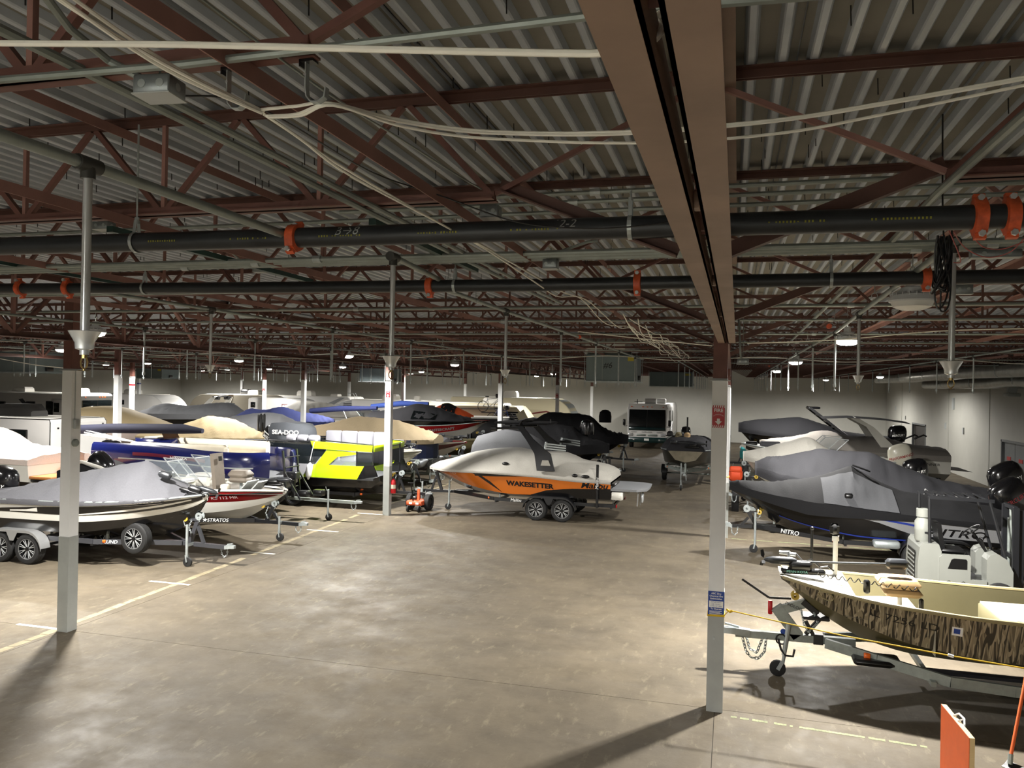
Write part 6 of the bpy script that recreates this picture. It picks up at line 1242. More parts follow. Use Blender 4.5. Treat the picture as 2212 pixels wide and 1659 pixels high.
std_trailer('galvanised trailer under the bow-on aluminium boat', -1.75, 37.6, -PI/2, 5.3, .68, fm=GALVD, rim='dark', fender='black')

# right row beyond the two covered bass boats (bows to the left)
o, h = boat('white boat with a pale grey peaked cover, third on the right', 5.15, 27.2, PI, 4.75, 2.2, .6, 1.6, 1.85, GELW, GELW, tr='galvanised trailer under the pale-covered third boat on the right')
h.cover(o, CVL, [(0, 1.75), (1.2, 1.95), (2.2, 2.2), (2.8, 2.55), (3.4, 2.38), (4.2, 2.15), (4.75, 2.0)], 0, 4.78, p=[(0, 1.6), (2.8, 1.2), (4.7, 1.8)], skirt=.12, wr=.03, seed=51)
outboard(o, -.05, .25, 1.15, tilt=.25, k=1.0, text='MERCURY', sd=1)
o, h = boat('open white boat with angled glass windshield, fourth on the right', 5.3, 30.2, PI, 4.95, 2.3, .7, 1.7, 2.1, GELW, GELW, 'runabout_boat', tr='trailer under the open white boat on the right')
h.strip(o, 'black_bow_panel', GELB, .15, .75, 2.8, 4.8); h.deck(o, GELW, .0); h.rail(o, 'rub_rail', GALV, 1., .025)
windshield(o, [(1.9, -.9, 1.95), (2.6, -.55, 2.0), (2.6, .55, 2.0), (1.9, .9, 1.95)], .45, .45, CHROME, CLEAR)
outboard(o, -.05, .2, 1.35, tilt=.3, k=1.05, mcowl=mat('white_cowl', '#c9c5b4', .3, coat=.4), text='PERFORMANCE', sd=1, mtext=RG); MB().bbox(3.6, -.3, 2.0, 4.3, .3, 2.2, .06).build('bow_cushion', CVG, o)
MB().bbox(4.4, -.2, 2.06, 4.8, .2, 2.18, .04).build('anchor_locker', BLK, o)
o, h = boat('long light grey covered boat with white arch and sun top, fifth on the right', 7.7, 33.4, PI, 6.6, 2.5, .7, 1.75, 1.95, GELW, GELW, 'cruiser_boat', tr='trailer under the long grey covered boat with the arch', two=True, fm=GALVD)
CVS2 = canopy_fabric('warm_grey_cover_fabric', '#85807a')
h.cover(o, CVS2, [(0, 1.95), (1.2, 2.1), (2.4, 2.32), (3.2, 2.3), (4.2, 2.5), (5.2, 2.25), (6.6, 2.05)], 0, 6.62, p=2.4, skirt=[(0, .2), (6.6, .1)], wr=.025, seed=53)
for s in (-1, 1):
    MB().loft([[V((x, s*y, z)) for x, y, z in q] for q in (((1.85, 1.1, 2.0), (2.35, 1.1, 2.0), (2.35, 1.17, 2.0), (1.85, 1.17, 2.0)), ((2.6, .95, 2.75), (2.85, .95, 2.75), (2.85, 1.0, 2.75), (2.6, 1.0, 2.75)), ((3.1, .85, 3.05), (3.4, .85, 3.05), (3.4, .9, 3.05), (3.1, .9, 3.05)))]).build('arch_leg', GELW, o)
MB().loft([[V((x, y*1.0, z-.06*abs(y))) for y in (-1, -.5, 0, .5, 1)] for x, z in ((1.3, 2.94), (2.2, 3.06), (3.4, 3.12), (4.4, 3.06))], closed=False).build('sun_top', CVB, o); MB().path([(3.2, -.85, 3.02), (3.2, 0, 3.06), (3.2, .85, 3.02)], .05, 8).build('arch_bar', GELW, o)
h.write(o, 'SEA RUNNER', .13, BLK, .85, .5, 1, sx=1.3); pass
MB().loft([[V((x, y, z)) for y in (-1.0, 1.0)] for x, z in ((-.75, 1.2), (0, 1.25))], closed=False).build('swim_platform', mat('brown_canvas', '#4c4337', .8), o)
for x0 in (1.2, 1.5): MB().path([(x0, 1.0, 2.35), (x0-.3, 1.05, 2.5), (x0-.4, 1.05, 2.45)], .03, 6).build('board_rack', BLK, o)
o, h = boat('black-covered boat with a black lattice tower, farthest on the right', 6.3, 36.5, PI, 6., 2.4, .85, 2.0, 2.35, GELB, GELB, tr='trailer under the farthest black boat with a lattice tower')
h.cover(o, CVD, [(0, 2.2), (1.4, 2.3), (2.6, 2.65), (3.6, 2.9), (4.6, 2.8), (5.4, 2.72), (6, 2.6)], 0, 6.02, p=1.9, skirt=.15, wr=.02, seed=57)
for s in (-1, 1): MB().bar((1.7, s*1.05, 2.2), (3.15, s*.8, 3.35), .06, .1).build('tower_leg', TW, o, smooth=False)
for k in range(4): MB().bar((2.1+k*.33, -.95+k*.04, 2.52+k*.26), (2.1+k*.33, .95-k*.04, 2.52+k*.26), .05, .06).build('tower_rung', TW, o, smooth=False)
MB().bbox(2.7, -.5, 3.3, 3.2, .5, 3.38, .03).build('tower_top', TW, o); outboard(o, -.05, 0, 1.85, tilt=.1, k=1.0, text='MERCURY', sd=1)
for lab, x, y, m in (('teal cover on gear at the bow of a far right boat', .55, 33.6, mat('teal_fabric', '#2f8f92', .7)), ('orange life vest at the bow of the third right boat', .15, 27.6, mat('orange_vest', '#c8441c', .7))):
    v = MB().bbox(-.22, -.14, 0, .22, .14, .4, .08).bbox(-.2, -.16, .28, .2, -.02, .5, .05).build('life_vest', m); v.location = (x, y, 1.25 if y > 30 else 1.0); tag(v, lab, 'life vest')
    p = MB().bbox(-.12, -.12, 0, .12, .12, (1.26 if y > 30 else 1.01), .02).build('post', BLKST); p.location = (x, y, 0); tag(p, 'short dark post under the %s' % lab.split(' at ')[0].replace(' on gear', ''), 'post')
# second row on the left, behind the first pontoons
for lab, tl, x, y, rot, L, beam, zk, z0, z1, ms, m, rz, p, sk, sd in (
    ('white boat under a big smooth tan cover, beside the white camper', 'trailer under the big tan cover', -29.6, 30.2, 0, 6.2, 2.5, .75, 2.05, 1.9, mat('pinkish_white_gelcoat', '#cdbdb4', .35, coat=.2), CVT, [(0, 2.3), (1.2, 2.7), (2.4, 2.76), (4, 2.45), (5.4, 2.05), (6.2, 1.95)], 2.2, .1, 61),
    ('blue boat under a creased tan cover, behind the navy pontoon', 'trailer under the creased tan cover', -22.4, 27.2, 0, 5.4, 2.3, .7, 1.8, 1.85, NAVY2, CVT, [(0, 2.0), (1.4, 2.25), (2.6, 2.6), (3.6, 2.5), (4.8, 2.05), (5.4, 1.95)], 1.3, .06, 63),
    ('boat under a charcoal cover, behind the black outboard', 'trailer under the charcoal cover', -22.8, 31.6, 0, 5.6, 2.3, .7, 1.85, 1.85, GELB, CVM, [(0, 2.1), (1.6, 2.5), (3.0, 2.62), (4.4, 2.2), (5.6, 1.95)], 1.6, .15, 65),
    ('black boat under a sagging grey-black cover, in front of the far campers', 'trailer under the sagging grey-black cover', -33.6, 40.2, 0, 6.6, 2.5, .9, 2.0, 2.2, GELB, CVM, [(0, 2.2), (1.2, 2.6), (2.6, 2.5), (4.6, 2.7), (5.6, 2.75), (6.6, 2.3)], 1.5, .3, 67),
    ('boat under a rumpled navy cover, beside the white middle column', 'trailer under the rumpled navy cover', -24.9, 36.4, 0, 5.6, 2.4, .8, 2.0, 2.05, NAVY2, CVN, [(0, 2.15), (.9, 2.6), (1.6, 2.55), (2.6, 2.72), (3.6, 2.5), (4.6, 2.4), (5.6, 2.2)], 1.4, .3, 69),
    ('boat under a pale grey cover, far behind the navy cover', 'trailer under the pale grey far cover', -27.4, 44.2, 0, 6.0, 2.4, .9, 2.0, 2.1, GELW, CVL, [(0, 2.2), (1.6, 2.85), (3.2, 2.8), (5, 2.4), (6, 2.2)], 1.8, .1, 71)):
    o, h = boat(lab, x, y, rot, L, beam, zk, z0, z1, ms, ms, tr=tl, fm=GALVD); h.cover(o, m, rz, 0, L+.02, p=p, skirt=sk, wr=.04 if sd != 61 else .012, seed=sd)
    if sd == 67: h.write(o, 'Sea Ray' if False else 'Alpha', .2, SIGNWH, 1.2, .6, -1, shear=.3)
# blue bimini rolls, orange covered craft and white tower boat behind the tan pontoon
o, h = boat('white runabout with rolled blue sun tops, behind the tan pontoon', -21.6, 40.4, 0, 5.6, 2.3, .8, 1.9, 2.0, GELW, GELW, 'runabout_boat', tr='trailer under the runabout with blue sun tops'); h.deck(o, GELW, 0)
BLUEC = mat('blue_canvas', '#3c57a8', .75, bump=.3, scale=14)
MB().path([(-.8, -.9, 2.45), (1., -.9, 2.62), (3.2, -.9, 2.7)], [.14, .16, .1], 10).build('rolled_sun_top', CVN, o); MB().path([(2.2, .5, 2.75), (4., .5, 2.95), (5.6, .5, 2.95)], [.12, .16, .12], 10).build('rolled_sun_top', BLUEC, o)
for x in (1.5, 4.5): MB().path([(x, -1.0, 2.0), (x-.3, -.95, 2.6), (x-.3, .95, 2.7), (x, 1.0, 2.0)], .02, 6).build('sun_top_bow', GALV, o)
windshield(o, [(2.4, -.9, 2.05), (3.1, -.5, 2.1), (3.1, .5, 2.1), (2.4, .9, 2.05)], .45, .4, GALV, SMOKE)
o, h = boat('small craft under an orange and black cover, left of the extinguisher column top', -17.9, 43.6, 0, 3.6, 1.3, .9, 2.0, 2.1, BLK, BLK, 'personal_watercraft', tr='small trailer under the orange-covered craft', w=.7); ORC = mat('orange_fabric', '#d2531d', .7, bump=.2, scale=10)
h.cover(o, ORC, [(0, 2.25), (1., 2.6), (2.0, 2.95), (2.7, 2.7), (3.6, 2.3)], 0, 3.62, p=1.6, skirt=.15, wr=.03, seed=73); h.covpatch(o, 'black_cover_stripe', CVB, 1.7, 2.6, -.98, .98, .02)
# pale covered wake boat at the left edge, stern to the right
o, h = boat('pale pinkish covered boat with an orange wooden stern platform at the left edge', -18.9, 19.0, PI, 5.8, 2.4, .7, 1.68, 1.85, GELW, mat('brown_hull', '#5a4a38', .4), tr='trailer under the pale pinkish covered boat', fm=GALVD)
h.cover(o, CVP, [(0, 1.82), (.8, 1.95), (1.6, 2.05), (2.4, 2.45), (3.6, 2.6), (5.8, 2.1)], -.02, 5.82, p=2., skirt=.14, wr=.03, seed=77)
MB().bbox(-.75, -1.05, 1.16, .05, 1.05, 1.24, .02).build('wooden_platform', mat('orange_teak', '#b4753e', .5, var=.2, scale=6, stretch=(1, 12, 1)), o); MB().bbox(-.7, -1.0, 1.08, .05, 1.0, 1.16, .02).build('platform_frame', BLK, o); MB().bbox(-.3, -.5, .75, .0, .5, 1.08, .03).build('stern_gear', mat('brown_hull', '#5a4a38', .4), o)
q = h.covpt(1.7, .7, .02); MB().ball(q, .14, .03, .05, 12, 6).build('cover_vent', BLK, o)
# ---------------------------------------------------------------- campers and motorhomes
CREAM = mat('cream_fibreglass', '#c9c0a2', .4, coat=.2); RVW = mat('white_fibreglass', '#cfcecb', .35, coat=.2); RVG = mat('grey_fibreglass', '#8e9092', .4); RVROOF = mat('white_roof_membrane', '#d9d6cd', .6); RVB = mat('beige_fibreglass', '#a49d8d', .45)
def rv(lab, name, xr, y, L, W, H, z0=.5, m=RVW, nose='flat', tail='flat', wins=(), doors=(), acs=(), side_strips=(), rot=0, roof=None, wheelx=(.42, .52), rib=False):
    """long side faces the camera at local y=-W/2; nose at local x=0, body runs to x=-L"""
    o = thing(name, lab, 'camper', (xr, y+W/2, 0), rot); h = W/2
    def end(kind, x0, sgn):
        n = 8
        if kind == 'flat': return [(x0-sgn*.08, z0), (x0, z0+.1), (x0, H-.12), (x0-sgn*.1, H)]
        if kind == 'round': return [(x0-sgn*.9, z0), (x0-sgn*.25, z0+.3)]+[(x0-sgn*1.5*(1-math.cos(a)), lerp(z0+.9, H, math.sin(a))) for a in frange(0, PI/2, n)]
        if kind == 'slope': return [(x0-sgn*.6, z0), (x0, z0+.6), (x0-sgn*.05, z0+1.2), (x0-sgn*.55, H-.35), (x0-sgn*.9, H)]
    pr = end(nose, 0, 1); pl = [(x, z) for x, z in end(tail, -L, -1)][::-1]
    poly = pr+pl
    MB().loft([[V((x*(1) , y_, z)) for x, z in [(lerp(-L/2, px, k), lerp((z0+H)/2, pz, k)) for px, pz in poly]] for y_, k in ((-h, .985), (-h+.05, 1), (h-.05, 1), (h, .985))]).build('body', m, o, ang=30)
    rx0, rx1 = pl[0][0], pr[-1][0]
    MB().bbox(rx0+.1, -h+.08, H-.01, rx1-.1, h-.08, H+.03, .02).build('roof', roof or RVROOF, o)
    for x, z, w, hh in wins:
        f = MB().bbox(x-w/2-.04, -h-.02, z-hh/2-.04, x+w/2+.04, -h+.02, z+hh/2+.04, .03).build('window', BLK, o); MB().bbox(x-w/2, -h-.028, z-hh/2, x+w/2, -h-.015, z+hh/2, .02).build('pane', GLASS, f)
    for x, w, zt in doors:
        f = MB().bbox(x-w/2, -h-.02, z0+.05, x+w/2, -h+.01, zt, .02).build('door', m, o); MB().box(x-w/2-.03, -h-.012, z0+.02, x+w/2+.03, -h+.005, zt+.03).build('door_frame', GALV, f, smooth=False); MB().bbox(x-w*.28, -h-.03, zt-.75, x+w*.28, -h-.015, zt-.2, .02).build('pane', GLASS, f)
    for x, y_, w, hh in acs: MB().loft([[V((x+a*w*s/2, y_+b*.35*s, H+.02+z)) for a, b in ((-1, -1), (1, -1), (1, 1), (-1, 1))] for z, s in ((0, 1), (hh*.7, .96), (hh, .8))]).build('air_conditioner', RVROOF, o, ang=20)
    for (poly2, mm, nm) in side_strips: MB().prism(poly2, h+.002, h+.012, Matrix(((1, 0, 0, 0), (0, 0, -1, 0), (0, 1, 0, 0), (0, 0, 0, 1)))).build(nm, mm, o, smooth=False)
    if rib:
        for k in range(int((H-z0-.4)/.11)): MB().bar((pl[-1][0]+.15, -h-.006, z0+.3+k*.11), (-.12, -h-.006, z0+.3+k*.11), .012, .05).build('siding_rib', m, o, smooth=False)
    for fx in wheelx:
        for s in (-1, 1): wheel(o, (-L*fx, s*(h-.12), .36), .36, .22, 'steel')
    MB().box(-L+.5, -h+.1, z0-.12, -.8, h-.1, z0).build('chassis', BLKST, o, smooth=False)
    if name == 'travel_trailer':
        for s in (-1, 1): MB().bar((-.6, s*.6, z0-.06), (1.1, 0, z0-.1), .06, .1).build('tongue', BLKST, o, smooth=False)
        MB().tube((.8, 0, 0), (.8, 0, z0+.2), .035, 8).bbox(.7, -.12, 0, .9, .12, .03, .01).build('jack', BLKST, o)
    else:
        for fx in (.12,):
            for s in (-1, 1): wheel(o, (-L*fx, s*(h-.12), .36), .36, .22, 'steel')
    return o
DKS = mat('dark_swoosh', '#3b3d40', .4); BRN = mat('brown_stripe', '#5d4f3f', .4); MRS = mat('maroon_stripe', '#6b2326', .4)
# white camper close on the left
o = rv('white travel trailer with a dark window and luggage box, behind the left column', 'travel_trailer', -21.85, 21.6, 5.6, 2.45, 2.6, .5, RVW, wins=((-1.45, 1.95, .85, .5), (-4., 2.0, .9, .5)), acs=())
MB().path([(-.05, -1.23, .55), (-.05, -1.23, 2.5), (-.12, -1.2, 2.6), (-.12, 0, 2.66), (-.12, 1.2, 2.6), (-.05, 1.23, 2.5), (-.05, 1.23, .55)], .018, 6).path([(-.12, -1.22, 2.6), (-5.5, -1.22, 2.6)], .018, 6).build('black_trim', BLK, o)
lettering('E-Pro', .22, DKS, o, frame((-1.9, -1.235, 1.4), X3, Z3), sx=1.1); MB().path([(-.5, -1.25, 1.05), (-.55, -1.26, 1.3), (-1.2, -1.26, 1.3), (-1.3, -1.25, 1.0)], .03, 6).build('grab_handle', DKS, o)
MB().box(-.005, -.9, 1.0, .012, -.8, 1.5).build('front_vent', BLK, o, smooth=False); MB().bbox(.0, -1.0, 2.28, .02, -.92, 2.34, .01).bbox(.0, .98, 2.36, .02, 1.06, 2.42, .01).build('marker_lamp', BLK, o)
lg = MB().loft([[V((x, y*w, z)) for y, z in ((-1, 0), (-1, .3*s), (-.8, .42*s), (.8, .42*s), (1, .3*s), (1, 0))] for x, w, s in ((-1.0, .42, .5), (-.85, .5, .9), (-.2, .5, 1), (.7, .46, 1.), (1.0, .36, .45))]).build('roof_luggage_box', mat('charcoal_plastic', '#2a2826', .45)); lg.location = (-24.7, 22.9, 2.635); tag(lg, 'charcoal luggage box on the roof of the white travel trailer', 'luggage box')
for x in (-25.2, -24.3): p = 0
MB().box(-.22, -.12, 2.6, -.2, .12, 2.62).build('roof_vent', RVROOF, o, smooth=False)
# big class A motorhome, far left
o = rv('long white motorhome with a dark wraparound windscreen at far left', 'motorhome', -36.4, 38.0, 9.5, 2.5, 3.1, .45, RVW, nose='flat', wins=((-1.0, 2.2, .55, 1.0), (-2.2, 2.15, .5, .9), (-3.6, 2.3, .6, .5), (-6., 2.2, 1.0, .6)), doors=((-1.7, .7, 2.75),), acs=((-1.4, 0, 1.1, .3), (-5.5, 0, 1.0, .3)),
       side_strips=(([(-3.2, 1.6), (-2.9, 1.6), (-4.2, 2.75), (-4.5, 2.7)], DKS, 'dark_swoosh'),))
f = MB().bbox(-.01, -1.15, 1.65, .03, 1.15, 2.72, .04).build('windscreen', GLASS, o); MB().box(.02, -.03, 1.65, .04, .03, 2.72).build('windscreen_post', BLK, f, smooth=False)
for y in (-.9, .2, .4, .6): MB().bbox(.0, y-.05, 2.86, .03, y+.05, 2.92, .01).build('marker_lamp', AMBER, o)
for y in (-.4, .5): MB().tube((-.4, y, 3.1), (-.38, y, 3.5), .008, 5).build('antenna', BLK, o)
MB().path([(.1, -1.2, 1.9), (.35, -1.3, 1.9), (.35, -1.3, 1.5)], .03, 6).bbox(.28, -1.42, 1.35, .4, -1.22, 1.75, .03).build('mirror', BLK, o)
# campers along the far wall
o = rv('white camper with a silver rounded nose behind the striped columns', 'travel_trailer', -37.4, 46.5, 6.4, 2.5, 2.95, .5, RVW, nose='round', wins=((-4.6, 2.4, .25, .25), (-3.6, 2.4, .25, .25)), acs=((-3.8, 0, 1.0, .32),)); lettering('ocf', .35, DKS, o, frame((-3., -1.26, 1.95), X3, Z3))
MB().loft([[V((lerp(-1.5, -.05, k)*1.0, y, lerp(H_, z_, k))) for y in (-1.27, 1.27)] for k, H_, z_ in ((0, 2.98, 2.98), (.4, 2.95, 2.8), (.8, 2.95, 2.0), (1., 2.9, 1.4))], closed=False).build('silver_nose_panel', RVG, o) if False else None
o = thing('wake_boat', 'white boat with a swept windshield arch and black speakers, among the far left campers', 'boat', (-33.0, 43.2, 0), 0)
h = gen_hull(5., 2.3, 1.0, 2.0, 2.1); h.shell(o, GELW, GELW); h.deck(o, GELW, 0)
for s in (-1, 1):
    MB().loft([[V((x, s*y, z)) for x, y, z in q] for q in (((1.2, 1.05, 2.0), (1.9, 1.05, 2.0), (1.9, 1.12, 2.0), (1.2, 1.12, 2.0)), ((2.2, .85, 3.0), (2.5, .85, 3.0), (2.5, .9, 3.0), (2.2, .9, 3.0)))]).build('arch_leg', GELW, o); MB().tube((2.2, s*.5, 2.95), (2.5, s*.5, 2.95), .12, 12).build('tower_speaker', BLK, o)
MB().path([(2.35, -.87, 3.0), (2.35, 0, 3.08), (2.35, .87, 3.0)], .07, 8).build('arch_bar', BLK, o); MB().obox((2.9, 0, 2.35), .03, 1.6, .7, Matrix.Rotation(-.7, 3, 'Y')).build('windscreen', GLASS, o, smooth=False); std_trailer('trailer under the white arch boat among the campers', -33., 43.2, 0, 5., .9, fm=GALVD)
o = rv('beige camper with a rounded left end and a brown band', 'travel_trailer', -32.4, 52.1, 7.6, 2.5, 3.0, .5, RVB, nose='round', tail='round', acs=((-2.4, -.2, .9, .35),), side_strips=(([(-4.6, .9), (-4.2, .9), (-3.6, 3.0), (-4.0, 3.0)], BRN, 'brown_band'),))
MB().bbox(-3.6, -.4, 3.0, -2.9, .1, 3.4, .05).build('black_roof_unit', BLK, o)
o = rv('white camper with a red-framed badge on its bulging nose', 'travel_trailer', -27.8, 48.6, 4.6, 2.4, 2.88, .8, RVW, nose='round', wins=((-4.2, 2.4, .3, .3),))
MB().bbox(-1.95, -1.225, 2.15, -.75, -1.2, 2.5, .01).build('red_badge_frame', MRS, o); MB().bbox(-1.9, -1.235, 2.19, -.8, -1.215, 2.46, .01).build('badge_panel', RVW, o); lettering('Coleman', .26, MRS, o, frame((-1.35, -1.238, 2.32), X3, Z3), bold=.004, shear=.2)
o = rv('white camper with dark swooshes and a rear roof ladder', 'travel_trailer', -28.0, 55.2, 8.2, 2.5, 2.95, .5, RVW, wins=((-7.6, 2.3, .45, .6), (-5.2, 2.4, .4, .3), (-4.2, 2.4, .4, .3), (-3.2, 2.4, .4, .3)), acs=((-4.4, 0, 1.3, .4), (-1.8, 0, .6, .2)),
       side_strips=(([(-2.4, 2.2), (-.8, 2.9), (-.4, 2.9), (-1.6, 2.2)], RVG, 'grey_swoosh'), ([(-2.0, 1.9), (-.3, 2.5), (-.3, 2.4), (-1.6, 1.9)], DKS, 'dark_swoosh')))
MB().path([(.05, -.5, .9), (.05, -.5, 3.0), (-.1, -.5, 3.25), (-.5, -.5, 3.25), (-.5, -.5, 3.0)], .02, 6).path([(.05, -.1, .9), (.05, -.1, 3.0), (-.1, -.1, 3.25), (-.5, -.1, 3.25), (-.5, -.1, 3.0)], .02, 6).build('roof_ladder', GALV, o)
o = rv('white ribbed camper with a small square window, behind the red runabout', 'travel_trailer', -19.3, 52., 8.6, 2.5, 2.85, .5, RVW, tail='round', wins=((-2.2, 2.05, .55, .6),), acs=((-4.4, 0, 1.1, .4),), rib=True)
MB().bar((-6.2, -1.3, 2.4), (-.4, -1.3, 2.5), .07, .07).build('rolled_awning', RVW, o, smooth=False); MB().bbox(-2.6, -.2, 2.86, -2.2, .2, 3.2, .06).bbox(-.9, -.3, 2.86, -.4, .3, 3.0, .06).build('roof_vent', RVROOF, o)
MB().loft([[V((x, -1.262, z)) for z in (.9, z1)] for x, z1 in ((-8.55, 1.8), (-8.2, 2.4), (-7.6, 2.7), (-6.9, 2.8))], closed=False).build('grey_end_panel', RVG, o)
o = rv('cream motorhome with a dark curved stripe and a bicycle rack', 'motorhome', -14.6, 50.5, 6.0, 2.4, 2.85, .5, CREAM, tail='slope', wins=((-4.9, 2.3, .4, .6),), acs=((-1.0, 0, 1.2, .35),), side_strips=(([(-5.4, 2.0), (-3.0, 2.35), (-3.0, 2.42), (-5.2, 2.2)], BRN, 'dark_curve'),))
MB().tube((-4.5, -1.3, 1.6), (-4.3, -1.3, 2.5), .03, 7).tube((-4.3, -1.3, 2.5), (-3.6, -1.3, 2.5), .03, 7).build('white_grab_rail', RVW, o)
o = rv('cream slide-out camper with louvred window, in front of the fifth-wheel', 'travel_trailer', -11.9, 47.6, 5.2, 2.2, 2.75, .5, CREAM, nose='slope', wins=((-1.2, 2.15, .75, .5),), doors=((-2.6, .7, 2.1),))
for z in (1.98, 2.1, 2.22, 2.34): MB().bar((-1.58, -1.135, z), (-.82, -1.135, z), .02, .03).build('louvre', RVW, o, smooth=False)
MB().bar((-5.1, -1.2, 2.55), (-2., -1.2, 2.6), .09, .09).build('rolled_awning', GALVD, o, smooth=False); MB().prism([(-.55, 1.6), (-.05, 1.9), (-.45, 2.6), (-.95, 2.3)], 1.11, 1.17, Matrix(((1, 0, 0, 0), (0, 0, -1, 0), (0, 1, 0, 0), (0, 0, 0, 1)))).build('open_hatch', CREAM, o, smooth=False)
o = rv('cream fifth-wheel trailer with a rounded silver nose and swirl graphics', 'travel_trailer', -10.6, 54.4, 9., 2.5, 3.2, .6, CREAM, nose='round', acs=((-4.8, 0, 1.0, .45),),
       side_strips=(([(-3.4, 2.0), (-1.9, 2.25), (-1.2, 2.05), (-1.15, 2.12), (-1.9, 2.36), (-3.4, 2.1)], MRS, 'maroon_swirl'), ([(-3.2, 1.5), (-2.2, 1.8), (-1.4, 1.6), (-1.4, 1.68), (-2.2, 1.92), (-3.2, 1.6)], DKS, 'grey_swirl')))
MB().loft([[V((x, y, z)) for y in (-1.255, -1.0, 1.0, 1.255)] for x, z in ((-1.5, 3.215), (-.95, 3.1), (-.45, 2.75), (-.12, 2.2), (.02, 1.6))], closed=False).build('silver_nose_cap', GALV, o)
# dark box trailer
o = thing('box_trailer', 'dark enclosed box trailer with a white roof behind the slim column', 'trailer', (-15.3, 44.5, 0), 0)
MB().bbox(0, -1., .45, 2.6, 1., 2.15, .04).build('body', mat('black_trailer_skin', '#1b1b1d', .4), o); MB().bbox(-.03, -1.03, 2.13, 2.63, 1.03, 2.22, .03).build('roof', RVROOF, o)
for s in (-1, 1): wheel(o, (1.2, s*1.08, .32), .32, .2, 'steel'); MB().bar((2.6, s*.5, .5), (3.6, 0, .48), .06, .08).build('tongue', BLKST, o, smooth=False)
MB().tube((3.4, 0, 0), (3.4, 0, .7), .03, 8).build('jack', GALV, o)
# white motorhome facing the camera
o = thing('motorhome', 'white motorhome with dark green bumper facing the camera against the far wall', 'motorhome', (-5.48, 54., 0), -PI/2)
def ring(x, k=1., d=0.): return [V((x, y*k, z)) for y, z in ((-1.3, .75), (-1.35, 1.2), (-1.35, 2.7), (-1.25, 3.0), (1.25, 3.0), (1.35, 2.7), (1.35, 1.2), (1.3, .75))]
MB().loft([ring(-9.2), ring(-.25), [V((x, y, z)) for x, y, z in ((0, -1.22, .75), (.02, -1.3, 1.2), (-.12, -1.3, 2.7), (-.3, -1.2, 2.98), (-.3, 1.2, 2.98), (-.12, 1.3, 2.7), (.02, 1.3, 1.2), (0, 1.22, .75))]]).build('body', RVW, o, ang=35)
f = MB().loft([[V((x, y, z)) for y in (-1.2, 0, 1.2)] for x, z in ((.035, 1.42), (-.0, 2.0), (-.09, 2.62))], closed=False).build('windscreen', GLASS, o); MB().bar((.05, 0, 1.42), (-.08, 0, 2.62), .03, .03).build('windscreen_post', BLK, f, smooth=False)
MB().bbox(.0, -1.2, 1.24, .06, 1.2, 1.44, .02).build('dark_cowl_panel', mat('dark_green_glass', '#0e2324', .15), o)
MB().bbox(-.05, -1.3, .42, .14, 1.3, .78, .05).build('bumper', mat('dark_green_paint', '#143030', .3, coat=.4), o); MB().bbox(-9.1, -1.34, .45, -.1, -1.28, .78, .02).bbox(-9.1, 1.28, .45, -.1, 1.34, .78, .02).build('lower_skirt', mat('dark_green_paint', '#143030', .3), o)
for s in (-1, 1):
    MB().bbox(.0, s*1.08-.17, .86, .05, s*1.08+.17, 1.02, .02).build('headlight', CHROME, o); MB().bbox(.13, s*.85-.06, .56, .16, s*.85+.06, .66, .02).build('fog_lamp', CHROME, o)
    MB().path([(-.1, s*1.3, 1.5), (.15, s*1.5, 1.5), (.15, s*1.5, 1.75)], .025, 6).bbox(.1, s*1.5-.09, 1.55, .2, s*1.5+.09, 1.95, .03).build('mirror', BLK, o)
    for x in (-1.2, -6.6): wheel(o, (x, s*1.15, .4), .4, .26, 'steel')
    MB().bbox(.02, s*.38-.3, .86, .045, s*.38+.3, .98, .01).build('grille', GALVD, o); MB().bar((.04, s*.65, 1.12), (.04, s*1.05, 1.12), .01, .03).build('grey_dash', RVG, o, smooth=False)
for y in (-1.05, -.3, 0, .3, 1.05): MB().bbox(-.2, y-.05, 2.78, -.12, y+.05, 2.83, .01).build('marker_lamp', AMBER, o)
text_on(o, 'INTRUDER', .12, DKS, (.045, 0, 1.12), Y3, Z3, sx=1.2); MB().box(.14, -.16, .56, .152, .16, .7).build('number_plate', SIGNWH, o, smooth=False)
for x, z in ((-1.6, 2.15), (-2.2, 2.15), (-4.5, 2.1)): f = MB().bbox(x-.24, 1.33, z-.4, x+.24, 1.37, z+.4, .03).build('window', BLK, o); MB().bbox(x-.2, 1.365, z-.35, x+.2, 1.38, z+.35, .02).build('pane', GLASS, f)
MB().bbox(-3.4, 1.34, .8, -2.8, 1.365, 2.75, .02).build('door', RVG, o)
for k in range(4): MB().bar((-1.6-k*.8, 1.36, .85+k*.05), (-2.6-k*.8, 1.36, 1.7), .03, .07).build('swoosh', DKS, o, smooth=False)
MB().tube((-1.6, -.3, 3.18), (-1.6, .45, 3.18), .2, 16).build('roof_air_conditioner', RVW, o); MB().bbox(-3.2, .4, 3.0, -2.4, 1.0, 3.34, .05).build('roof_air_conditioner', RVW, o); MB().bar((-.8, -.75, 3.0), (-.8, -.75, 3.3), .05, .05, X3).bar((-.8, -.95, 3.12), (-.8, -.4, 3.12), .06, .04).build('antenna', BLK, o, smooth=False)
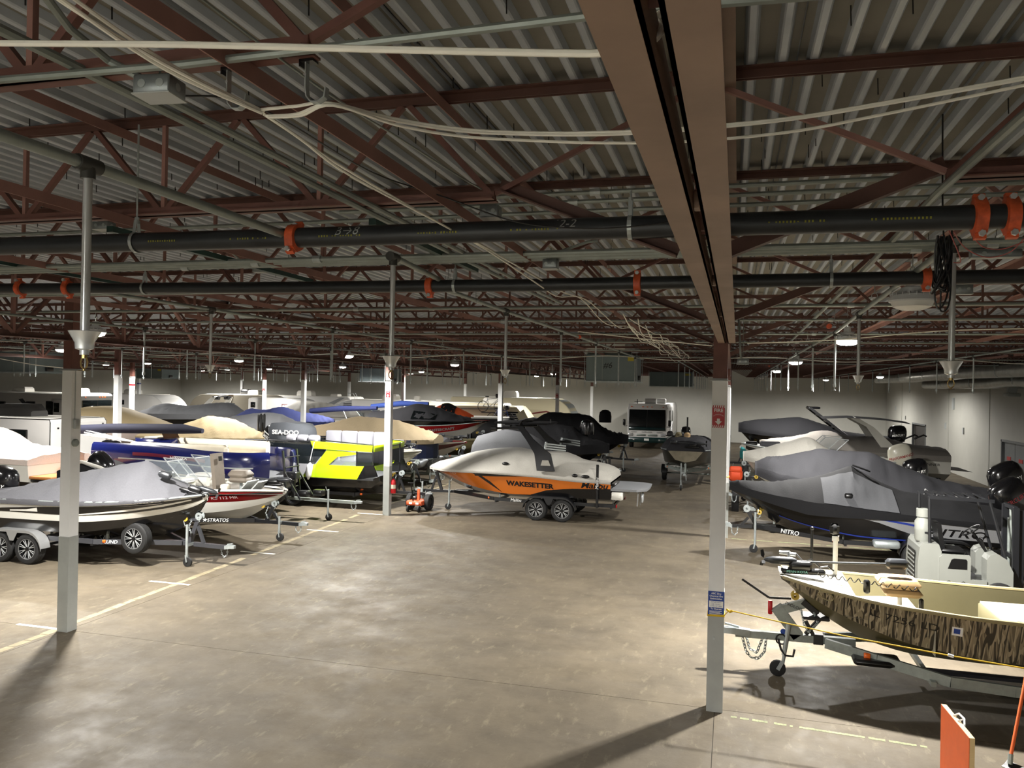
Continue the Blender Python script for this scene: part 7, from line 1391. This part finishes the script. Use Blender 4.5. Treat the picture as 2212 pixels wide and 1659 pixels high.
# bicycles on the rack
def bicycle(lab, x, y, z, m, rot, k=1.):
    o = thing('bicycle', lab, 'bicycle', (x, y, z), rot)
    for wx in (-.52, .52):
        w = MB().path([(wx+.33*math.cos(a), 0, .34+.33*math.sin(a)) for a in frange(0, 2*PI, 24)[:-1]], .02, 6, closed=True).build('wheel', RUB, o)
        sp = MB()
        for q in range(10): a = 2*PI*q/10; sp.tube((wx, 0, .34), (wx+.32*math.cos(a), 0, .34+.32*math.sin(a)), .003, 4)
        sp.build('spokes', GALV, w)
    f = MB()
    for p, q in (((-.52, .34), (-.15, .3)), ((-.52, .34), (-.22, .78)), ((-.15, .3), (-.25, .92)), ((-.15, .3), (.38, .74)), ((-.22, .78), (.36, .84)), ((.52, .34), (.34, .98))): f.tube((p[0], 0, p[1]), (q[0], 0, q[1]), .018, 7)
    f.build('frame', m, o); MB().path([(.34, -.28, 1.02), (.38, -.1, 1.0), (.38, .1, 1.0), (.34, .28, 1.02)], .014, 6).build('handlebar', BLK, o); MB().bbox(-.38, -.07, .92, -.14, .07, .98, .03).build('saddle', BLK, o)
    MB().path([(-.15+.09*math.cos(a), .03, .3+.09*math.sin(a)) for a in frange(0, 2*PI, 14)[:-1]], .008, 5, closed=True).build('chainring', GALV, o); MB().bbox(.3, -.14, .88, .52, .14, 1.12, .03).build('front_basket', BLK, o)
bx, _, bz = (-14.086, 46.500, 2.373)
bicycle('grey bicycle standing on the rack in front of the cream campers', bx-.1, 46.7, 2.42, RVG, 0); bicycle('blue bicycle hung below the grey one on the rack', bx+.6, 46.4, 1.72, mat('blue_bike_paint', '#23357c', .3), 0)
o = thing('bicycle_rack', 'dark bicycle rack post carrying two bicycles', 'rack', (bx+.2, 46.6, 0)); MB().bar((0, .4, 0), (0, .4, 2.38), .06, .06, X3).bar((-.9, .1, 2.39), (.7, .1, 2.39), .12, .05).bar((-.4, -.2, 1.69), (1.2, -.2, 1.69), .12, .05).bar((0, .4, 2.35), (0, .0, 2.35), .05, .05).bar((0, .4, 1.68), (0, -.2, 1.68), .05, .05).bbox(-.4, .0, 0, .4, .8, .04, .01).build('frame', BLKST, o, smooth=False)
# ---------------------------------------------------------------- forklift
FW = mat('off_white_forklift_paint', '#7c7e78', .4, coat=.3, var=.04, scale=3)
o = thing('forklift', 'off-white forklift with a gas bottle and black mast, parked behind the jon boat', 'forklift', (3.38, 16.9, 0), 0); h = .52
def sd(poly, y0, y1, nm, m, par=None): return MB().prism(poly, y0, y1, Matrix(((1, 0, 0, 0), (0, 0, 1, 0), (0, 1, 0, 0), (0, 0, 0, 1)))).build(nm, m, par or o, ang=25)
MB().loft([[V((x, y*h, z)) for x, z in ((.0, .3), (.0, .85), (.03, 1.15), (.08, 1.23), (.35, 1.23), (.4, 1.1), (.4, .3))] for y in (-1, 1)]).build('counterweight', FW, o, ang=25)
gr = MB().box(-.012, -.3, .45, .0, .3, 1.05).build('radiator_grille', BLK, o, smooth=False)
for k in range(7): MB().bar((-.02, -.3, .5+k*.08), (-.02, .3, .5+k*.08), .012, .02).build('grille_bar', FW, gr, smooth=False)
for s in (-1, 1):
    pan = sd([(.36, .3), (.36, 1.0), (.42, 1.06), (.86, 1.06), (.88, 1.02), (.88, .3)], s*h-.03, s*h+.03, 'side_panel', FW)
    sd([(.5, .8), (.56, .97), (.6, .99), (.8, .99), (.82, .96), (.82, .8)], s*h-.035, s*h+.035, 'side_opening', BLK, pan)
    for x in (.52, .76): MB().path([(x+.028*math.cos(a), s*(h+.032), .55+.028*math.sin(a)) for a in frange(0, 2*PI, 12)[:-1]], .006, 5, closed=True).build('lift_ring', BLK, pan)
    sd([(.88, .3), (.88, .62), (1.15, .62), (1.15, .3)], s*h-.03, s*h+.03, 'step', FW)
    sd([(1.15, .3), (1.15, 1.0), (1.2, 1.08), (1.32, 1.12), (1.48, 1.02), (1.58, .8), (1.58, .3)], s*(h-.16)-.16, s*(h-.16)+.18, 'front_cowl', FW)
    for x, r in ((.55, .24), (1.36, .3)): wheel(o, (x, s*(h-.06), r), r, .2, 'grey')
    MB().tube((.22, s*.42, 1.2), (.2, s*.42, 2.08), .028, 8).build('guard_post', BLKST, o); MB().tube((1.48, s*.42, 1.02), (1.2, s*.42, 2.08), .028, 8).build('guard_post', BLKST, o)
    MB().bar((.18, s*.42, 2.08), (1.28, s*.42, 2.06), .05, .06).build('guard_rail', BLKST, o, smooth=False)
for k in range(6): MB().bar((.3+k*.17, -.42, 2.09), (.3+k*.17, .42, 2.09), .03, .03).build('guard_bar', BLKST, o, smooth=False)
MB().box(.4, -h+.05, .3, 1.3, h-.05, .58).build('chassis', BLKST, o, smooth=False); MB().bbox(.45, -.25, 1.02, .88, .25, 1.1, .03).build('seat_cushion', BLK, o); MB().obox((.45, 0, 1.32), .08, .46, .5, Matrix.Rotation(-.15, 3, 'Y')).build('seat_back', BLK, o)
gb = MB().lathe([(.001, 0), (.13, 0), (.145, .03), (.145, .2), (.15, .22), (.145, .24), (.145, .36), (.1, .43), (.1, .45)], 20, Matrix.Translation((.15, -.18, 1.23))).build('gas_bottle', FW, o)
MB().lathe([(.1, .44), (.12, .45), (.12, .6), (.1, .61)], 20, Matrix.Translation((.15, -.18, 1.23))).build('bottle_collar', FW, gb); MB().tube((.15, -.18, 1.66), (.15, -.18, 1.76), .03, 8).tube((.15, -.18, 1.72), (.22, -.18, 1.72), .018, 8).build('bottle_valve', BRASS, gb); MB().bar((.15, -.33, 1.4), (.3, -.33, 1.4), .01, .03).build('bottle_strap', BLKST, gb, smooth=False)
MB().path([(1.02+.16*math.cos(a)*.9, .16*math.sin(a), 1.45+.1*math.cos(a)) for a in frange(0, 2*PI, 20)[:-1]], .014, 6, closed=True).tube((1.02, 0, 1.45), (1.25, 0, 1.1), .025, 8).bar((1.02, -.15, 1.45), (1.02, .15, 1.45), .02, .01).build('steering_wheel', BLK, o)
for k in range(3): MB().tube((1.22, -.2+k*.07, 1.1), (1.16, -.2+k*.07, 1.3), .008, 6).ball((1.16, -.2+k*.07, 1.32), .022).build('lever', BLK, o)
for s in (-1, 1):
    MB().box(1.62, s*.3-.04, .08, 1.72, s*.3+.04, 1.95).box(1.74, s*.24-.03, .1, 1.82, s*.24+.03, 1.9).build('mast_rail', BLKST, o, smooth=False); MB().tube((1.7, s*.16, .15), (1.7, s*.16, 1.7), .03, 10).build('lift_cylinder', GALVD, o)
    MB().box(1.86, s*.22-.05, .06, 1.9, s*.22+.05, .7).box(1.9, s*.22-.05, .06, 2.85, s*.22+.05, .1).build('fork', BLKST, o, smooth=False)
for z in (.3, 1.0, 1.9): MB().box(1.64, -.3, z, 1.7, .3, z+.07).build('mast_crossbar', BLKST, o, smooth=False)
MB().box(1.83, -.45, .25, 1.88, .45, .32).box(1.83, -.45, .62, 1.88, .45, .69).build('fork_carriage', BLKST, o, smooth=False); MB().path([(1.68, .05, 1.95), (1.7, .02, 1.3), (1.76, .03, .7)], .02, 6).build('lift_chain', GALVD, o)
# ---------------------------------------------------------------- small things
o = thing('trailer_dolly', 'orange two-wheel trailer dolly beside the extinguisher column', 'dolly', (-9.6, 23.75, 0), 0)
for s in (-1, 1):
    wheel(o, (s*.31, .18, .26), .26, .17, 'dark', rot=PI/2)
    cw = MB().lathe([(.01, -.03), (.09, -.03), (.1, -.02), (.1, .02), (.09, .03), (.01, .03)], 14, Matrix.Translation((s*.18, -.35, .1)) @ Matrix.Rotation(PI/2, 4, 'Y')).build('caster', RUB, o); MB().bar((s*.18, -.33, .1), (s*.18, -.25, .24), .06, .02).build('caster_fork', GALV, cw, smooth=False)
MB().bbox(-.26, -.32, .2, .26, .3, .34, .02).build('body', ORANGE, o); MB().bar((.03, .0, .3), (.03, .02, .68), .08, .07, Y3).build('hitch_post', ORANGE, o, smooth=False); MB().bbox(-.2, -.05, .34, -.02, .2, .44, .02).build('battery', BLK, o); MB().tube((0, .22, .2), (-.62, .18, .2), .0, 3) if False else None
MB().tube((-.03, -.3, .34), (-.06, -.42, .92), .02, 8).tube((-.16, -.42, .92), (.04, -.42, .92), .018, 8).build('steering_handle', BLK, o); MB().box(-.16, -.324, .24, -.06, -.32, .3).box(.06, -.324, .24, .16, -.32, .3).build('sticker', SIGNWH, o, smooth=False)
def extinguisher(lab, x, y, z):
    o = thing('fire_extinguisher', lab, 'fire extinguisher', (x, y, z)); MB().lathe([(.001, 0), (.07, 0), (.078, .02), (.078, .34), (.06, .4), (.025, .43), (.025, .45)], 18).build('cylinder', SIGNRED, o)
    MB().bbox(-.03, -.03, .45, .03, .03, .5, .01).bar((-.02, 0, .5), (.09, 0, .54), .02, .012).bar((.0, 0, .47), (.1, 0, .45), .02, .012).build('valve', BLK, o); MB().path([(.02, -.02, .47), (.1, -.03, .42), (.11, -.02, .2), (.1, 0, .1)], .011, 6).build('hose', BLK, o); MB().lathe([(.0795, .14), (.0795, .26)], 18).build('paper_label', VINYL, o)
    MB().box(-.1, -.012, .1, -.07, .012, .36).build('bracket', GALVD, o, smooth=False)
extinguisher('red fire extinguisher hung on the right side of the middle column', -9.925, 22.57, .68)
ROPE = mat('yellow_rope', '#d0a914', .7, bump=.2, scale=60)
o = thing('rope', 'yellow rope stretched from the nearest column across the jon boat', 'rope', (0, 0, 0)); MB().path([(-.255, 10.28, 1.2), (-.05, 10.26, 1.215), (0.007, 10.220, 1.296), (0.573, 10.150, 1.233), (1.299, 10.050, 1.163), (2.402, 9.950, 1.081), (3.113, 9.900, 1.037), (4.281, 9.750, 0.946)], .008, 7).build('strand', ROPE, o)
MB().path([(-.25, 10.26, 1.2), (-.05, 10.26, 1.2), (-.05, 10.5, 1.2), (-.25, 10.5, 1.2)], .009, 7, closed=True).build('loop', ROPE, o); MB().path([(-0.021, 10.240, 1.299), (0.018, 10.200, 1.279), (0.050, 10.200, 1.299)], .014, 6).build('knot', ROPE, o); MB().tube((2.379, 9.955, 1.087), (2.434, 9.950, 1.074), .018, 8).build('white_tag', WHITE, o)
o = thing('rope', 'yellow rope tied round the second column, trailing to the floor', 'rope', (0, 0, 0)); MB().path([(-.25, 22.46, 1.62), (-.05, 22.46, 1.66), (-.05, 22.7, 1.66), (-.25, 22.7, 1.62)], .011, 7, closed=True).path([(-.22, 22.45, 1.63), (-.24, 22.44, 1.2), (-.26, 22.4, .5), (-.27, 22.36, .012)], .01, 6).build('strand', ROPE, o)
PLY = mat('plywood_edge', '#c3a878', .6, var=.1, scale=10, stretch=(1, 1, 20)); OPNT = mat('orange_painted_board', '#cf5a22', .55, var=.08, scale=5)
o = thing('plywood_stand', 'orange painted plywood board standing at the bottom right corner', 'board', (2.2, 8.9, 0), .06)
MB().box(0, -.42, .03, .045, .42, .75).build('board_core', PLY, o, smooth=False); MB().box(-.006, -.42, .03, .0, .42, .75).build('orange_face', OPNT, o, smooth=False)
MB().box(-.04, -.42, 0, .6, -.34, .03).box(-.04, .3, 0, .6, .38, .03).build('foot', PLY, o, smooth=False); MB().path([(.02, .12, .75), (.06, .08, .79), (.07, -.05, .79), (.05, -.12, .76), (.04, -.14, .7)], .01, 6).path([(.02, -.02, .752), (.06, -.05, .785)], .008, 6).build('white_strap', WHITE, o)
pk = MB().box(0, -.05, 0, 1.2, .05, .045).build('timber', PLY, smooth=False); pk.location = (2.4, 8.2, 0) if False else (2.35, 9.42, 0); tag(pk, 'pale timber lying behind the orange board', 'timber')
hx, hy, hz = (2.951, 9.750, 0.228); tx, ty, tz = (3.221, 10.100, 0.998)
o = thing('floor_scraper', 'orange-handled floor scraper leaning at the bottom right', 'scraper', (0, 0, 0)); MB().tube((hx, hy, .1), (tx+.15, ty+.3, 1.3), .018, 10).build('handle', OPNT, o); MB().tube((hx-.005, hy-.01, .04), (hx+.01, hy+.02, .14), .026, 10).build('socket', GALVD, o)
MB().loft([[V((hx+x, hy+y, z)) for x, y, z in q] for q in (((-.06, .02, .015), (.22, -.32, .015), (.24, -.3, .03), (-.04, .04, .03)), ((-.02, .05, .05), (.24, -.26, .05), (.25, -.25, .055), (-.01, .06, .055)))]).build('blade', BLK, o, smooth=False); MB().loft([[V((hx+x, hy+y, z)) for x, y, z in q] for q in (((-.085, .0, .001), (.2, -.34, .001), (.2, -.34, .008), (-.085, .0, .008)), ((-.05, .03, .012), (.23, -.31, .012), (.23, -.31, .018), (-.05, .03, .018)))]).build('steel_edge', CHROME, o, smooth=False)
# ---------------------------------------------------------------- high-bay lamps
LENS = mat('lit_lamp_lens', '#fff6e8', .4, emit=38.); LENSOFF = mat('unlit_lamp_lens', '#d8d8d4', .35)
LHOUS = mat('lamp_housing_white', '#c9ccce', .4)
hm = MB().lathe([(.02, .2), (.05, .2), (.055, .12), (.09, .11), (.1, .06), (.17, .045), (.19, .0), (.185, -.012), (.17, -.012)], 24).mesh('housing', LHOUS)
lm_on = MB().lathe([(.001, -.085), (.09, -.08), (.15, -.055), (.172, -.01)], 24).mesh('lens', LENS); lm_off = MB().lathe([(.001, -.085), (.09, -.08), (.15, -.055), (.172, -.01)], 24).mesh('lens', LENSOFF)
finm = MB()
for k in range(20):
    a = 2*PI*k/20; finm.bar((.1*math.cos(a), .1*math.sin(a), .05), (.175*math.cos(a), .175*math.sin(a), .035), .006, .05)
finm = finm.mesh('cooling_fins', LHOUS, False)
hook = MB().path([(0, 0, .2), (0, 0, .24), (.02, 0, .27), (0, 0, .3), (-.02, 0, .27), (-.01, 0, .25)], .006, 6).tube((0, 0, .29), (0, 0, .79), .004, 5).mesh('hook', GALV)
LL = {0: 'lit high-bay lamp shining above the forklift', 1: 'lit high-bay lamp beyond the forklift over the right boats', 3: 'glaring high-bay lamp beside the left grey column', 4: 'lit high-bay lamp behind the long sprinkler drop', 5: 'lit high-bay lamp far over the lime boat'}
def lamp(x, y, z, k, on, lab, grp=None):
    o = thing('highbay_lamp', lab, 'lamp', (x, y, z), 0, grp)
    link('housing', hm, o); link('cooling_fins', finm, o); link('hook', hook, o); link('lens', lm_on if on else lm_off, o)
    if on:
        L = bpy.data.lights.new('lamp_glow', 'SPOT'); L.shadow_soft_size = .13; L.energy = LAMP_W*k; L.color = LAMP_COL; L.spot_size = math.radians(172); L.spot_blend = .45
        lo = bpy.data.objects.new('lamp_glow', L); COL.objects.link(lo); lo.parent = o; lo.location = (0, 0, -.11)
for i, (x, y, z, k) in enumerate(LAMPS):
    lamp(x, y, z, k, True, LL.get(i, 'lit high-bay lamp among the far roof joists'), None if i in LL else 'far lit lamps')
lamp(1.47, 7.5, 4.8, 0, False, 'unlit white high-bay lamp hanging by the coupling on the second black pipe')
lamp(1.7, 46., 4.85, 0, False, 'small unlit high-bay lamp far down the right bay'); lamp(1.75, 53, 4.85, 0, False, 'farthest unlit high-bay lamp of the right bay')
